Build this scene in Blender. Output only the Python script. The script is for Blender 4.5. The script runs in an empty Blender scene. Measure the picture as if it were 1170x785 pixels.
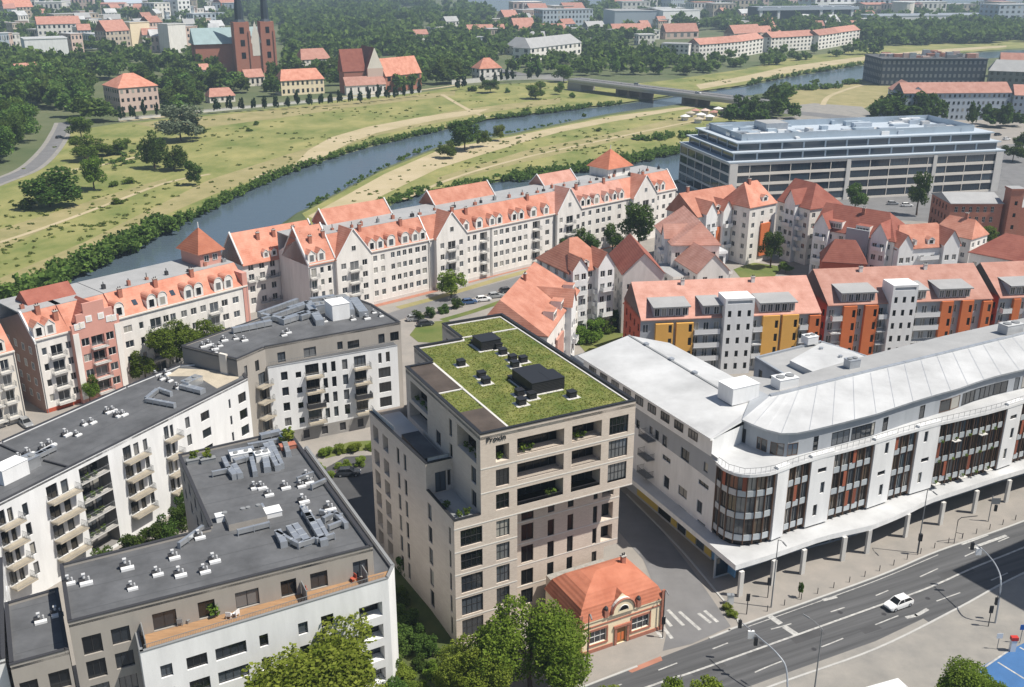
import bpy, math, random
import numpy as np
from mathutils import Vector, Matrix
RND = random.Random(11)
PI = math.pi
C = bpy.context.scene.collection
scene = bpy.context.scene

# ------------------------------------------------------------------ camera model (photo pixels 1170 x 785)
FOC, YH, CAMH = 1150.0, -40.0, 85.0
PITCH = math.atan((392.5 - YH) / FOC)
_c, _s = math.cos(PITCH), math.sin(PITCH)
def P(px, py, z=0.0):
    """the point at height z that the photograph shows at this pixel"""
    u = (px - 585.0) / FOC; v = (392.5 - py) / FOC
    d = (u, _c + v * _s, -_s + v * _c)
    t = (z - CAMH) / d[2]
    return Vector((d[0] * t, d[1] * t))
def PJ(x, y, z):
    dz = z - CAMH; zc = y * _c - dz * _s
    return 585 + FOC * x / zc, 392.5 - FOC * (y * _s + dz * _c) / zc
def V3(p, z): return Vector((p[0], p[1], z))

cam = bpy.data.cameras.new('camera'); cam_o = bpy.data.objects.new('camera', cam); C.objects.link(cam_o)
cam_o.location = (0, 0, CAMH); cam_o.rotation_euler = (PI / 2 - PITCH, 0, 0)
cam.sensor_width = 36; cam.lens = FOC / 1170 * 36; cam.clip_start = 1; cam.clip_end = 20000
scene.camera = cam_o

# ------------------------------------------------------------------ materials
MATS = {}
def mat(name, col, rough=.8, var=0.0, scale=1.0, bump=0.0, spec=.3, metal=0.0, col2=None, objvar=0.0, stretch=None, detail=4, rot=None):
    """plain surface: base colour, a noise that varies it (var or a second colour), optional bump"""
    if name in MATS: return MATS[name]
    m = bpy.data.materials.new(name); m.use_nodes = True
    nt = m.node_tree; N = nt.nodes; L = nt.links
    b = N['Principled BSDF']
    b.inputs['Roughness'].default_value = rough; b.inputs['Metallic'].default_value = metal
    b.inputs['Specular IOR Level'].default_value = spec
    b.inputs['Base Color'].default_value = (*col, 1)
    out = None
    if var > 0 or col2 or bump > 0:
        tc = N.new('ShaderNodeNewGeometry')
        no = N.new('ShaderNodeTexNoise'); no.inputs['Scale'].default_value = scale; no.inputs['Detail'].default_value = detail
        no.inputs['Roughness'].default_value = .65
        if stretch:
            mp = N.new('ShaderNodeMapping'); mp.inputs['Scale'].default_value = stretch
            if rot is not None: mp.vector_type = 'TEXTURE'; mp.inputs['Rotation'].default_value = (0, 0, rot)
            L.new(tc.outputs['Position'], mp.inputs['Vector']); L.new(mp.outputs[0], no.inputs['Vector'])
        else:
            L.new(tc.outputs['Position'], no.inputs['Vector'])
        if var > 0 or col2:
            mx = N.new('ShaderNodeMix'); mx.data_type = 'RGBA'
            a = tuple(max(0, c * (1 - var)) for c in col); d = tuple(c * (1 + var) for c in (col2 or col))
            mx.inputs['A'].default_value = (*a, 1); mx.inputs['B'].default_value = (*d, 1)
            rp = N.new('ShaderNodeMapRange'); rp.inputs['From Min'].default_value = .32; rp.inputs['From Max'].default_value = .68
            L.new(no.outputs['Fac'], rp.inputs['Value']); L.new(rp.outputs[0], mx.inputs['Factor'])
            out = mx.outputs['Result']
        if bump > 0:
            bp = N.new('ShaderNodeBump'); bp.inputs['Strength'].default_value = bump; bp.inputs['Distance'].default_value = .1
            L.new(no.outputs['Fac'], bp.inputs['Height']); L.new(bp.outputs[0], b.inputs['Normal'])
    if objvar > 0:
        oi = N.new('ShaderNodeObjectInfo'); hs = N.new('ShaderNodeHueSaturation')
        mr = N.new('ShaderNodeMapRange'); mr.inputs['To Min'].default_value = 1 - objvar; mr.inputs['To Max'].default_value = 1 + objvar
        L.new(oi.outputs['Random'], mr.inputs['Value']); L.new(mr.outputs[0], hs.inputs['Value'])
        if out: L.new(out, hs.inputs['Color'])
        else: hs.inputs['Color'].default_value = (*col, 1)
        out = hs.outputs[0]
    if out: L.new(out, b.inputs['Base Color'])
    MATS[name] = m
    return m

def glass_mat(name, cols, rough=.06, spec=.5):
    """window glass: what is behind it plus reflections painted into the colour; the tone differs from window to window"""
    m = bpy.data.materials.new(name); m.use_nodes = True
    nt = m.node_tree; N = nt.nodes; L = nt.links; b = N['Principled BSDF']
    b.inputs['Roughness'].default_value = rough; b.inputs['Specular IOR Level'].default_value = spec
    oi = N.new('ShaderNodeObjectInfo'); cr = N.new('ShaderNodeValToRGB'); cr.color_ramp.interpolation = 'CONSTANT'
    e = cr.color_ramp.elements
    for i, (p, c) in enumerate(cols):
        if i < 2: k = e[i]; k.position = p
        else: k = e.new(p)
        k.color = (*c, 1)
    L.new(oi.outputs['Random'], cr.inputs[0]); L.new(cr.outputs[0], b.inputs['Base Color'])
    MATS[name] = m
    return m

def tile_mat(name, col, col2, period=.45):
    """clay tiles: rows of small ridges across the slope plus weathering"""
    m = mat(name, col, rough=.85, col2=col2, var=.04, scale=.35, objvar=.15, detail=10)
    nt = m.node_tree; N = nt.nodes; L = nt.links; b = N['Principled BSDF']
    g = N.new('ShaderNodeNewGeometry'); w = N.new('ShaderNodeTexWave'); w.bands_direction = 'Z'
    w.inputs['Scale'].default_value = 1 / period / 3.1; w.inputs['Distortion'].default_value = .3
    bp = N.new('ShaderNodeBump'); bp.inputs['Strength'].default_value = .35; bp.inputs['Distance'].default_value = .05
    L.new(g.outputs['Position'], w.inputs['Vector']); L.new(w.outputs['Fac'], bp.inputs['Height']); L.new(bp.outputs[0], b.inputs['Normal'])
    return m

def brick_mat(name, c1, c2, mortar, scale=1.0, w=.5, h=.12):
    """long thin bricks wrapped round upright walls"""
    m = bpy.data.materials.new(name); m.use_nodes = True
    nt = m.node_tree; N = nt.nodes; L = nt.links; b = N['Principled BSDF']; b.inputs['Roughness'].default_value = .85
    b.inputs['Specular IOR Level'].default_value = .2
    g = N.new('ShaderNodeNewGeometry'); sp = N.new('ShaderNodeSeparateXYZ'); cb = N.new('ShaderNodeCombineXYZ')
    ad = N.new('ShaderNodeMath'); ad.operation = 'ADD'
    L.new(g.outputs['Position'], sp.inputs[0]); L.new(sp.outputs['X'], ad.inputs[0]); L.new(sp.outputs['Y'], ad.inputs[1])
    L.new(ad.outputs[0], cb.inputs['X']); L.new(sp.outputs['Z'], cb.inputs['Y'])
    br = N.new('ShaderNodeTexBrick'); br.inputs['Scale'].default_value = scale
    br.inputs['Brick Width'].default_value = w; br.inputs['Row Height'].default_value = h; br.inputs['Mortar Size'].default_value = .012
    br.inputs['Color1'].default_value = (*c1, 1); br.inputs['Color2'].default_value = (*c2, 1); br.inputs['Mortar'].default_value = (*mortar, 1)
    L.new(cb.outputs[0], br.inputs['Vector'])
    no = N.new('ShaderNodeTexNoise'); no.inputs['Scale'].default_value = .5; no.inputs['Detail'].default_value = 6
    L.new(g.outputs['Position'], no.inputs['Vector'])
    mx = N.new('ShaderNodeMix'); mx.data_type = 'RGBA'; mx.blend_type = 'MULTIPLY'; mx.inputs['Factor'].default_value = .35
    L.new(br.outputs['Color'], mx.inputs['A']); L.new(no.outputs['Color'], mx.inputs['B'])
    mp = N.new('ShaderNodeMapRange'); mp.inputs['To Min'].default_value = .75; mp.inputs['To Max'].default_value = 1.25
    L.new(no.outputs['Fac'], mp.inputs['Value']); L.new(mp.outputs[0], mx.inputs['B'])
    L.new(mx.outputs['Result'], b.inputs['Base Color'])
    MATS[name] = m
    return m

def leaf_mat(name, c1, c2, trans=.3, objvar=.18):
    m = bpy.data.materials.new(name); m.use_nodes = True
    nt = m.node_tree; N = nt.nodes; L = nt.links
    for n in list(N): N.remove(n)
    o = N.new('ShaderNodeOutputMaterial'); d = N.new('ShaderNodeBsdfDiffuse'); t = N.new('ShaderNodeBsdfTranslucent'); mxs = N.new('ShaderNodeMixShader')
    mxs.inputs[0].default_value = trans
    g = N.new('ShaderNodeNewGeometry'); no = N.new('ShaderNodeTexNoise'); no.inputs['Scale'].default_value = .45; no.inputs['Detail'].default_value = 3
    L.new(g.outputs['Position'], no.inputs['Vector'])
    ad = N.new('ShaderNodeMath'); ad.operation = 'MULTIPLY_ADD'; ad.inputs[1].default_value = .5; ad.inputs[2].default_value = 0
    L.new(g.outputs['Random Per Island'], ad.inputs[0])
    sm = N.new('ShaderNodeMath'); sm.operation = 'ADD'; L.new(ad.outputs[0], sm.inputs[0]); L.new(no.outputs['Fac'], sm.inputs[1])
    rp = N.new('ShaderNodeMapRange'); rp.inputs['From Min'].default_value = .4; rp.inputs['From Max'].default_value = 1.1
    L.new(sm.outputs[0], rp.inputs['Value'])
    mx = N.new('ShaderNodeMix'); mx.data_type = 'RGBA'; mx.inputs['A'].default_value = (*c1, 1); mx.inputs['B'].default_value = (*c2, 1)
    L.new(rp.outputs[0], mx.inputs['Factor'])
    oi = N.new('ShaderNodeObjectInfo'); hs = N.new('ShaderNodeHueSaturation'); mr = N.new('ShaderNodeMapRange')
    mr.inputs['To Min'].default_value = 1 - objvar; mr.inputs['To Max'].default_value = 1 + objvar
    mh = N.new('ShaderNodeMapRange'); mh.inputs['To Min'].default_value = .485; mh.inputs['To Max'].default_value = .515
    L.new(oi.outputs['Random'], mr.inputs['Value']); L.new(oi.outputs['Random'], mh.inputs['Value'])
    L.new(mr.outputs[0], hs.inputs['Value']); L.new(mh.outputs[0], hs.inputs['Hue']); L.new(mx.outputs['Result'], hs.inputs['Color'])
    L.new(hs.outputs[0], d.inputs[0]); L.new(hs.outputs[0], t.inputs[0])
    L.new(d.outputs[0], mxs.inputs[1]); L.new(t.outputs[0], mxs.inputs[2]); L.new(mxs.outputs[0], o.inputs['Surface'])
    MATS[name] = m
    return m

mat('white_wall', (.76, .77, .78), .85, var=.09, scale=.6, stretch=(1, 1, .18), detail=8)
mat('cream_wall', (.70, .66, .60), .85, var=.05, scale=.25)
mat('white_house', (.74, .715, .685), .85, var=.11, scale=.6, stretch=(1, 1, .2), detail=8)
mat('grey_render', (.36, .335, .305), .85, var=.07, scale=.6, stretch=(1, 1, .2), detail=8)
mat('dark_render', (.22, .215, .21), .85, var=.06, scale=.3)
mat('cool_render', (.36, .385, .42), .8, var=.07, scale=.5, stretch=(1, 1, .2), detail=8)
mat('pink_wall', (.58, .30, .25), .85, var=.05, scale=.3)
mat('yellow_wall', (.72, .40, .10), .85, var=.05, scale=.3)
mat('orange_wall', (.60, .17, .06), .85, var=.06, scale=.3)
mat('red_wall', (.42, .09, .05), .85, var=.06, scale=.3)
mat('butter_wall', (.82, .70, .50), .85, var=.05, scale=.4)
mat('plinth', (.30, .29, .28), .9, var=.08, scale=.5)
mat('concrete', (.42, .41, .39), .85, var=.08, scale=.4)
mat('pale_concrete', (.58, .57, .55), .85, var=.06, scale=.4)
mat('stone_trim', (.66, .64, .60), .85, var=.05, scale=.4)
mat('bitumen', (.10, .104, .112), .8, var=.3, scale=.22, detail=10)
mat('bitumen_brown', (.075, .06, .052), .85, var=.25, scale=.3, detail=8)
mat('membrane', (.47, .482, .495), .6, var=.2, scale=.11, detail=12)
mat('membrane_grey', (.34, .345, .35), .6, var=.1, scale=.2, detail=8)
mat('zinc', (.44, .47, .51), .4, var=.12, scale=.5, metal=.5)
mat('vent_metal', (.52, .53, .545), .5)
mat('shaded_pink', (.30, .20, .175), .85, var=.08, scale=.4)  # pink wall with the neighbour's shade darkened into its colour
mat('duct_metal', (.62, .64, .66), .32, var=.1, scale=.8, metal=.75)
mat('white_metal', (.75, .76, .77), .4)
mat('dark_metal', (.045, .045, .05), .5)
mat('black_metal', (.022, .023, .027), .45)
mat('grey_metal', (.23, .24, .25), .45)
mat('rail', (.20, .21, .22), .5)
mat('pane_frost', (.46, .50, .53), .25, spec=.5)
mat('white_frame', (.70, .70, .69), .5)
mat('brown_frame', (.15, .09, .06), .6)
mat('dark_frame', (.04, .04, .043), .5)
mat('deck', (.33, .20, .11), .8, var=.15, scale=.6, stretch=(1, 6, 1))
mat('deck_pale', (.44, .39, .31), .8, var=.12, scale=.6)
mat('gravel_roof', (.30, .29, .27), .95, var=.2, scale=2)
mat('shutter', (.30, .09, .05), .7, objvar=.35)
mat('panel_yellow', (.55, .43, .10), .5)
mat('panel_blue', (.12, .30, .55), .5)
mat('door_brown', (.30, .16, .07), .6)
glass_mat('glass', [(0, (.010, .012, .015)), (.36, (.03, .036, .045)), (.58, (.075, .088, .105)), (.78, (.16, .165, .17)), (.92, (.34, .33, .30))], .05, .8)  # grey-blue tones paint reflections into the panes
glass_mat('bronze_glass', [(0, (.05, .042, .036)), (.25, (.09, .10, .11)), (.5, (.15, .19, .215)), (.68, (.13, .095, .065)), (.82, (.30, .29, .27))], .06, .8)
glass_mat('office_glass', [(0, (.018, .03, .048)), (.5, (.028, .045, .068)), (.8, (.05, .075, .105))], .05, .8)
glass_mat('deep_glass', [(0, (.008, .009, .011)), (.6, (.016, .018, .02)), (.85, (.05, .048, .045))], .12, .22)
tile_mat('tile_orange', (.42, .165, .11), (.54, .265, .195))
tile_mat('tile_mid', (.34, .135, .09), (.45, .215, .155))
tile_mat('tile_pale', (.40, .195, .15), (.50, .285, .235))
tile_mat('tile_red', (.24, .075, .055), (.31, .115, .085))
tile_mat('tile_bright', (.36, .12, .07), (.45, .175, .11))
tile_mat('tile_far', (.36, .165, .125), (.46, .25, .20))
brick_mat('beige_brick', (.58, .50, .43), (.66, .58, .505), (.51, .45, .395))
brick_mat('red_brick', (.34, .12, .08), (.42, .16, .11), (.35, .24, .19))
leaf_mat('leaf_lime', (.085, .14, .016), (.28, .35, .065), .4, .1)
leaf_mat('leaf_near', (.07, .125, .015), (.235, .32, .055), .4, .1)
leaf_mat('leaf_green', (.06, .115, .018), (.19, .27, .05), .38)
leaf_mat('leaf_dark', (.036, .075, .018), (.125, .19, .045), .36)
leaf_mat('leaf_far', (.05, .10, .024), (.18, .26, .065), .42, .35)
leaf_mat('leaf_grey', (.09, .12, .07), (.22, .25, .17), .25)
leaf_mat('leaf_cypress', (.014, .034, .014), (.03, .06, .022), .12)
leaf_mat('leaf_sedum', (.075, .12, .018), (.20, .22, .06), .2, .05)
leaf_mat('leaf_tuft', (.115, .16, .035), (.24, .25, .085), .4, .1)
mat('sedum', (.07, .11, .022), .95, col2=(.215, .215, .07), scale=.35, detail=12, bump=.5)
mat('slate', (.05, .065, .09), .7, var=.1, scale=.1)
mat('pier_stone', (.16, .13, .11), .9, var=.2, scale=.2)
mat('blue_silver', (.40, .475, .55), .45, var=.08, scale=.2, metal=.2)
mat('roof_seam', (.075, .078, .084), .8)
mat('bark', (.10, .07, .05), .95, var=.2, scale=3)

# ------------------------------------------------------------------ mesh builder
class MB:
    def __init__(s): s.v = []; s.f = []; s.m = []; s.mats = []
    def mi(s, m):
        if m not in s.mats: s.mats.append(m)
        return s.mats.index(m)
    def face(s, pts, m):
        i = len(s.v); s.v += [tuple(p) for p in pts]; s.f.append(tuple(range(i, i + len(pts)))); s.m.append(s.mi(m))
    def prism(s, poly, z0, z1, m, top=None, bottom=True):
        """poly: points counter-clockwise"""
        n = len(poly)
        for i in range(n):
            a, b = poly[i], poly[(i + 1) % n]
            s.face([(a[0], a[1], z0), (b[0], b[1], z0), (b[0], b[1], z1), (a[0], a[1], z1)], m)
        s.face([(p[0], p[1], z1) for p in poly], top or m)
        if bottom: s.face([(p[0], p[1], z0) for p in reversed(poly)], m)
    def box(s, x0, x1, y0, y1, z0, z1, m, top=None):
        s.prism([(x0, y0), (x1, y0), (x1, y1), (x0, y1)], z0, z1, m, top)
    def fbox(s, fr, u0, u1, v0, v1, z0, z1, m, top=None):
        s.prism([fr.p(u0, v0), fr.p(u1, v0), fr.p(u1, v1), fr.p(u0, v1)], z0, z1, m, top)
    def tube(s, path, r, m, n=8, cap=True):
        """round bar along 3-D points; r a number or one per point"""
        path = [Vector(p) for p in path]; k = len(path); rs = r if isinstance(r, (list, tuple)) else [r] * k
        rings = []
        for i, p in enumerate(path):
            d = (path[min(i + 1, k - 1)] - path[max(i - 1, 0)]).normalized()
            a = d.cross(Vector((0, 0, 1)))
            if a.length < .05: a = d.cross(Vector((0, 1, 0)))
            a.normalize(); b = a.cross(d)
            rings.append([p + (a * math.cos(2 * PI * j / n) + b * math.sin(2 * PI * j / n)) * rs[i] for j in range(n)])
        base = len(s.v)
        for rg in rings: s.v += [tuple(q) for q in rg]
        mi = s.mi(m)
        for i in range(k - 1):
            for j in range(n):
                a = base + i * n + j; b = base + i * n + (j + 1) % n
                s.f.append((a, a + n, b + n, b)); s.m.append(mi)
        if cap:
            s.f.append(tuple(base + j for j in range(n))); s.m.append(mi)
            s.f.append(tuple(base + (k - 1) * n + j for j in reversed(range(n)))); s.m.append(mi)
    def mesh(s, name):
        me = bpy.data.meshes.new(name); me.from_pydata(s.v, [], s.f)
        for m in s.mats: me.materials.append(MATS[m])
        me.polygons.foreach_set('material_index', s.m); me.update()
        return me
    def build(s, name, parent=None, loc=None, rz=0.0):
        return add(name, s.mesh(name), parent, loc, rz)

def add(name, me, parent=None, loc=None, rz=0.0):
    o = bpy.data.objects.new(name, me); C.objects.link(o)
    if loc is not None: o.location = loc
    if rz: o.rotation_euler = (0, 0, rz)
    if parent is not None:
        o.parent = parent
        o.matrix_parent_inverse = INV.get(parent.name, Matrix.Identity(4))
    return o
INV = {}
def thing(name, label, cat, loc, group=None, rz=0.0):
    """an Empty at the thing's base; children are given in world coordinates"""
    o = bpy.data.objects.new(name, None); C.objects.link(o); o.empty_display_size = .5
    o.location = loc; o.rotation_euler = (0, 0, rz)
    INV[o.name] = (Matrix.Translation(Vector(loc)) @ Matrix.Rotation(rz, 4, 'Z')).inverted()
    tag(o, label, cat, group)
    return o
def tag(o, label=None, cat=None, group=None, kind=None):
    if label: o['label'] = label
    if cat: o['category'] = cat
    if group: o['group'] = group
    if kind: o['kind'] = kind
    return o
def struct(name, mb, kind='structure', label=None):
    o = mb.build(name); o['kind'] = kind
    if label: o['label'] = label
    return o

class Fr:
    """a wall line: u runs along it, v runs into the building, the outside is on the right of u"""
    def __init__(s, a, b):
        s.o = Vector((a[0], a[1])); d = Vector((b[0], b[1])) - s.o; s.L = d.length; s.d = d.normalized(); s.n = Vector((-s.d.y, s.d.x))
        s.ang = math.atan2(s.d.y, s.d.x)
    def p(s, u, v): return s.o + s.d * u + s.n * v
    def P3(s, u, v, z): q = s.p(u, v); return (q.x, q.y, z)
    def px(s, x, y, v=0.0):
        """(u, z) where the photograph's pixel meets this wall plane (or one v behind it)"""
        a = (x - 585.0) / FOC; b = (392.5 - y) / FOC; dx, dy, dz = a, _c + b * _s, -_s + b * _c
        o = s.p(0, v); t = o.dot(s.n) / (dx * s.n.x + dy * s.n.y)
        return (Vector((dx * t, dy * t)) - s.o).dot(s.d), CAMH + dz * t
    def uv(s, q): r = Vector((q[0], q[1])) - s.o; return (r.dot(s.d), r.dot(s.n))

def wall(mb, fr, L, z0, z1, holes, m, u_0=0.0, v=0.0):
    """upright wall with real openings: holes = (u0, u1, za, zb, depth, back material or None)"""
    holes = [h for h in holes if h[1] > u_0 + .02 and h[0] < L - .02]
    us = sorted({u_0, L} | {x for h in holes for x in (h[0], h[1]) if u_0 < x < L})
    zs = sorted({z0, z1} | {x for h in holes for x in (h[2], h[3]) if z0 < x < z1})
    for i in range(len(us) - 1):
        uc = (us[i] + us[i + 1]) / 2; run = None
        for j in range(len(zs) - 1):
            zc = (zs[j] + zs[j + 1]) / 2
            solid = not any(h[0] < uc < h[1] and h[2] < zc < h[3] for h in holes)
            if solid: run = (run[0], zs[j + 1]) if run else (zs[j], zs[j + 1])
            if run and (not solid or j == len(zs) - 2):
                mb.face([fr.P3(us[i], v, run[0]), fr.P3(us[i + 1], v, run[0]), fr.P3(us[i + 1], v, run[1]), fr.P3(us[i], v, run[1])], m); run = None
    for h in holes:
        a, b, c, d, e, back = h[:6]; w = v + e; rm = h[6] if len(h) > 6 else m
        mb.face([fr.P3(a, v, c), fr.P3(a, v, d), fr.P3(a, w, d), fr.P3(a, w, c)], rm)
        mb.face([fr.P3(b, v, c), fr.P3(b, w, c), fr.P3(b, w, d), fr.P3(b, v, d)], rm)
        mb.face([fr.P3(a, v, c), fr.P3(a, w, c), fr.P3(b, w, c), fr.P3(b, v, c)], rm)
        mb.face([fr.P3(a, v, d), fr.P3(b, v, d), fr.P3(b, w, d), fr.P3(a, w, d)], rm)
        if back: mb.face([fr.P3(a, w, c), fr.P3(b, w, c), fr.P3(b, w, d), fr.P3(a, w, d)], back)

# ------------------------------------------------------------------ shared small parts
CACHE = {}
def window_mesh(w, h, nx, ny, frame, t=.07):
    key = ('wf', round(w, 2), round(h, 2), nx, ny, frame, t)
    if key not in CACHE:
        mb = MB()
        mb.box(-w / 2, w / 2, 0, .09, 0, t, frame); mb.box(-w / 2, w / 2, 0, .09, h - t, h, frame)
        mb.box(-w / 2, -w / 2 + t, 0, .09, t, h - t, frame); mb.box(w / 2 - t, w / 2, 0, .09, t, h - t, frame)
        for i in range(1, nx):
            x = -w / 2 + w * i / nx; mb.box(x - t * .4, x + t * .4, .005, .085, t, h - t, frame)
        for i in range(1, ny):
            z = h * i / ny; mb.box(-w / 2 + t, w / 2 - t, .01, .08, z - t * .4, z + t * .4, frame)
        CACHE[key] = mb.mesh('window')
    return CACHE[key]
def pane_mesh(w, h, glass):
    key = ('pn', round(w, 2), round(h, 2), glass)
    if key not in CACHE:
        mb = MB(); mb.face([(-w / 2 + .02, .06, .02), (w / 2 - .02, .06, .02), (w / 2 - .02, .06, h - .02), (-w / 2 + .02, .06, h - .02)], glass)
        CACHE[key] = mb.mesh('pane')
    return CACHE[key]
def window(root, fr, u, z, w, h, v=0.0, nx=2, ny=1, frame='white_frame', glass='glass', split=True, name='window'):
    """a window whose frame stands at depth v; its pane is a sub-part when split"""
    q = fr.p(u, v)
    if split:
        o = add(name, window_mesh(w, h, nx, ny, frame), root, (q.x, q.y, z), fr.ang)
        p = bpy.data.objects.new('pane', pane_mesh(w, h, glass)); C.objects.link(p); p.parent = o
        return o
    key = ('w1', round(w, 2), round(h, 2), nx, ny, frame, glass)
    if key not in CACHE:
        mb = MB(); t = .09
        mb.face([(-w / 2 + .02, .05, .02), (w / 2 - .02, .05, .02), (w / 2 - .02, .05, h - .02), (-w / 2 + .02, .05, h - .02)], glass)
        mb.box(-w / 2, w / 2, 0, .1, 0, t, frame); mb.box(-w / 2, w / 2, 0, .1, h - t, h, frame)
        mb.box(-w / 2, -w / 2 + t, 0, .1, t, h - t, frame); mb.box(w / 2 - t, w / 2, 0, .1, t, h - t, frame)
        for i in range(1, nx):
            x = -w / 2 + w * i / nx; mb.box(x - .035, x + .035, .005, .095, t, h - t, frame)
        for i in range(1, ny):
            zz = h * i / ny; mb.box(-w / 2 + t, w / 2 - t, .008, .09, zz - .035, zz + .035, frame)
        CACHE[key] = mb.mesh('window')
    return add(name, CACHE[key], root, (q.x, q.y, z), fr.ang)

def balcony(root, fr, u, z, w, d, slab='pale_concrete', rail='rail', v=0.0, solid=None):
    """slab with a railing (sub-part) that juts out of the wall"""
    key = ('bs', round(w, 2), round(d, 2), slab)
    if key not in CACHE:
        mb = MB(); mb.box(-w / 2, w / 2, -d, -.003, -.18, 0, slab); CACHE[key] = mb.mesh('balcony')
    q = fr.p(u, v)
    o = add('balcony', CACHE[key], root, (q.x, q.y, z), fr.ang)
    key = ('br', round(w, 2), round(d, 2), rail, solid)
    if key not in CACHE:
        mb = MB(); a, b = w / 2 - .04, -d + .04
        if solid:
            mb.box(-a, a, b - .02, b + .02, .002, .95, solid); mb.box(-a - .02, -a + .02, b + .02, -.01, .002, .95, solid); mb.box(a - .02, a + .02, b + .02, -.01, .002, .95, solid)
        for zz in (1.02, .12):
            mb.tube([(-a, 0, zz), (-a, b, zz)], .025, rail, 4); mb.tube([(-a, b, zz), (a, b, zz)], .025, rail, 4); mb.tube([(a, b, zz), (a, 0, zz)], .025, rail, 4)
        n = max(2, int(w / .16)) if not solid else 3
        for i in range(n + 1):
            x = -a + 2 * a * i / n; mb.box(x - .012, x + .012, b - .012, b + .012, 0.002, 1.02, rail)
        n = max(1, int(d / .16)) if not solid else 1
        for i in range(1, n):
            y = b * i / n
            for x in (-a, a): mb.box(x - .012, x + .012, y - .012, y + .012, .002, 1.02, rail)
        CACHE[key] = mb.mesh('railing')
    r = bpy.data.objects.new('railing', CACHE[key]); C.objects.link(r); r.parent = o
    return o

def railing(root, pts, z, h=1.0, m='rail', name='railing', step=.18, glass=None):
    mb = MB()
    for a, b in zip(pts[:-1], pts[1:]):
        a = Vector(a[:2]); b = Vector(b[:2]); L = (b - a).length; fr = Fr(a, b)
        mb.fbox(fr, 0, L, -.025, .025, z + h - .05, z + h, m)
        if glass: mb.fbox(fr, .02, L - .02, -.012, .012, z + .06, z + h - .08, glass)
        n = max(1, int(L / (1.4 if glass else step)))
        for i in range(n + 1):
            u = L * i / n; mb.fbox(fr, u - .014, u + .014, -.02, .02, z, z + h - .052, m)
    return mb.build(name, root)

def gable_roof(mb, fr, u0, u1, v0, v1, ze, zr, m, vr=None, h0=0.0, h1=0.0, th=.18, over=.35):
    """ridge along u at v = vr; h0 / h1: how far the ridge is pulled in at either end (hip)"""
    vr = (v0 + v1) / 2 if vr is None else vr
    k0 = (zr - ze) / (vr - v0); k1 = (zr - ze) / (v1 - vr)
    zf, zb = ze - k0 * over, ze - k1 * over
    a0, a1 = u0 - (.0 if h0 == 0 else over), u1 + (0 if h1 == 0 else over)
    A, B = fr.P3(a0, v0 - over, zf), fr.P3(a1, v0 - over, zf)
    D, E2 = fr.P3(a0, v1 + over, zb), fr.P3(a1, v1 + over, zb)
    R0, R1 = fr.P3(u0 + h0, vr, zr), fr.P3(u1 - h1, vr, zr)
    dn = lambda p: (p[0], p[1], p[2] - th)
    def slab(pts):
        mb.face(pts, m)
    slab([A, B, R1, R0]); slab([E2, D, R0, R1])
    if h0: slab([D, A, R0])
    else: mb.face([dn(A), A, R0, dn(R0)], m); mb.face([dn(R0), R0, D, dn(D)], m)
    if h1: slab([B, E2, R1])
    else: mb.face([B, dn(B), dn(R1), R1], m); mb.face([R1, dn(R1), dn(E2), E2], m)
    mb.face([A, dn(A), dn(B), B], m); mb.face([E2, dn(E2), dn(D), D], m)
    mb.face([dn(A), dn(D), dn(R0)], m)
    mb.face([dn(B), dn(A), dn(R0), dn(R1)], m); mb.face([dn(D), dn(E2), dn(R1), dn(R0)], m)
    if h1: mb.face([dn(E2), dn(B), dn(R1)], m)

def chimney(root, fr, u, v, z, h=1.6, w=.9, d=.6, m='red_brick'):
    key = ('ch', h, w, d, m)
    if key not in CACHE:
        mb = MB(); mb.box(-w / 2, w / 2, -d / 2, d / 2, -1.2, h, m); mb.box(-w / 2 - .08, w / 2 + .08, -d / 2 - .08, d / 2 + .08, h, h + .15, 'concrete')
        for x in (-w / 4, w / 4): mb.tube([(x, 0, h + .15), (x, 0, h + .5)], .11, 'dark_metal', 6)
        CACHE[key] = mb.mesh('chimney')
    q = fr.p(u, v)
    return add('chimney', CACHE[key], root, (q.x, q.y, z), fr.ang)

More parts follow.
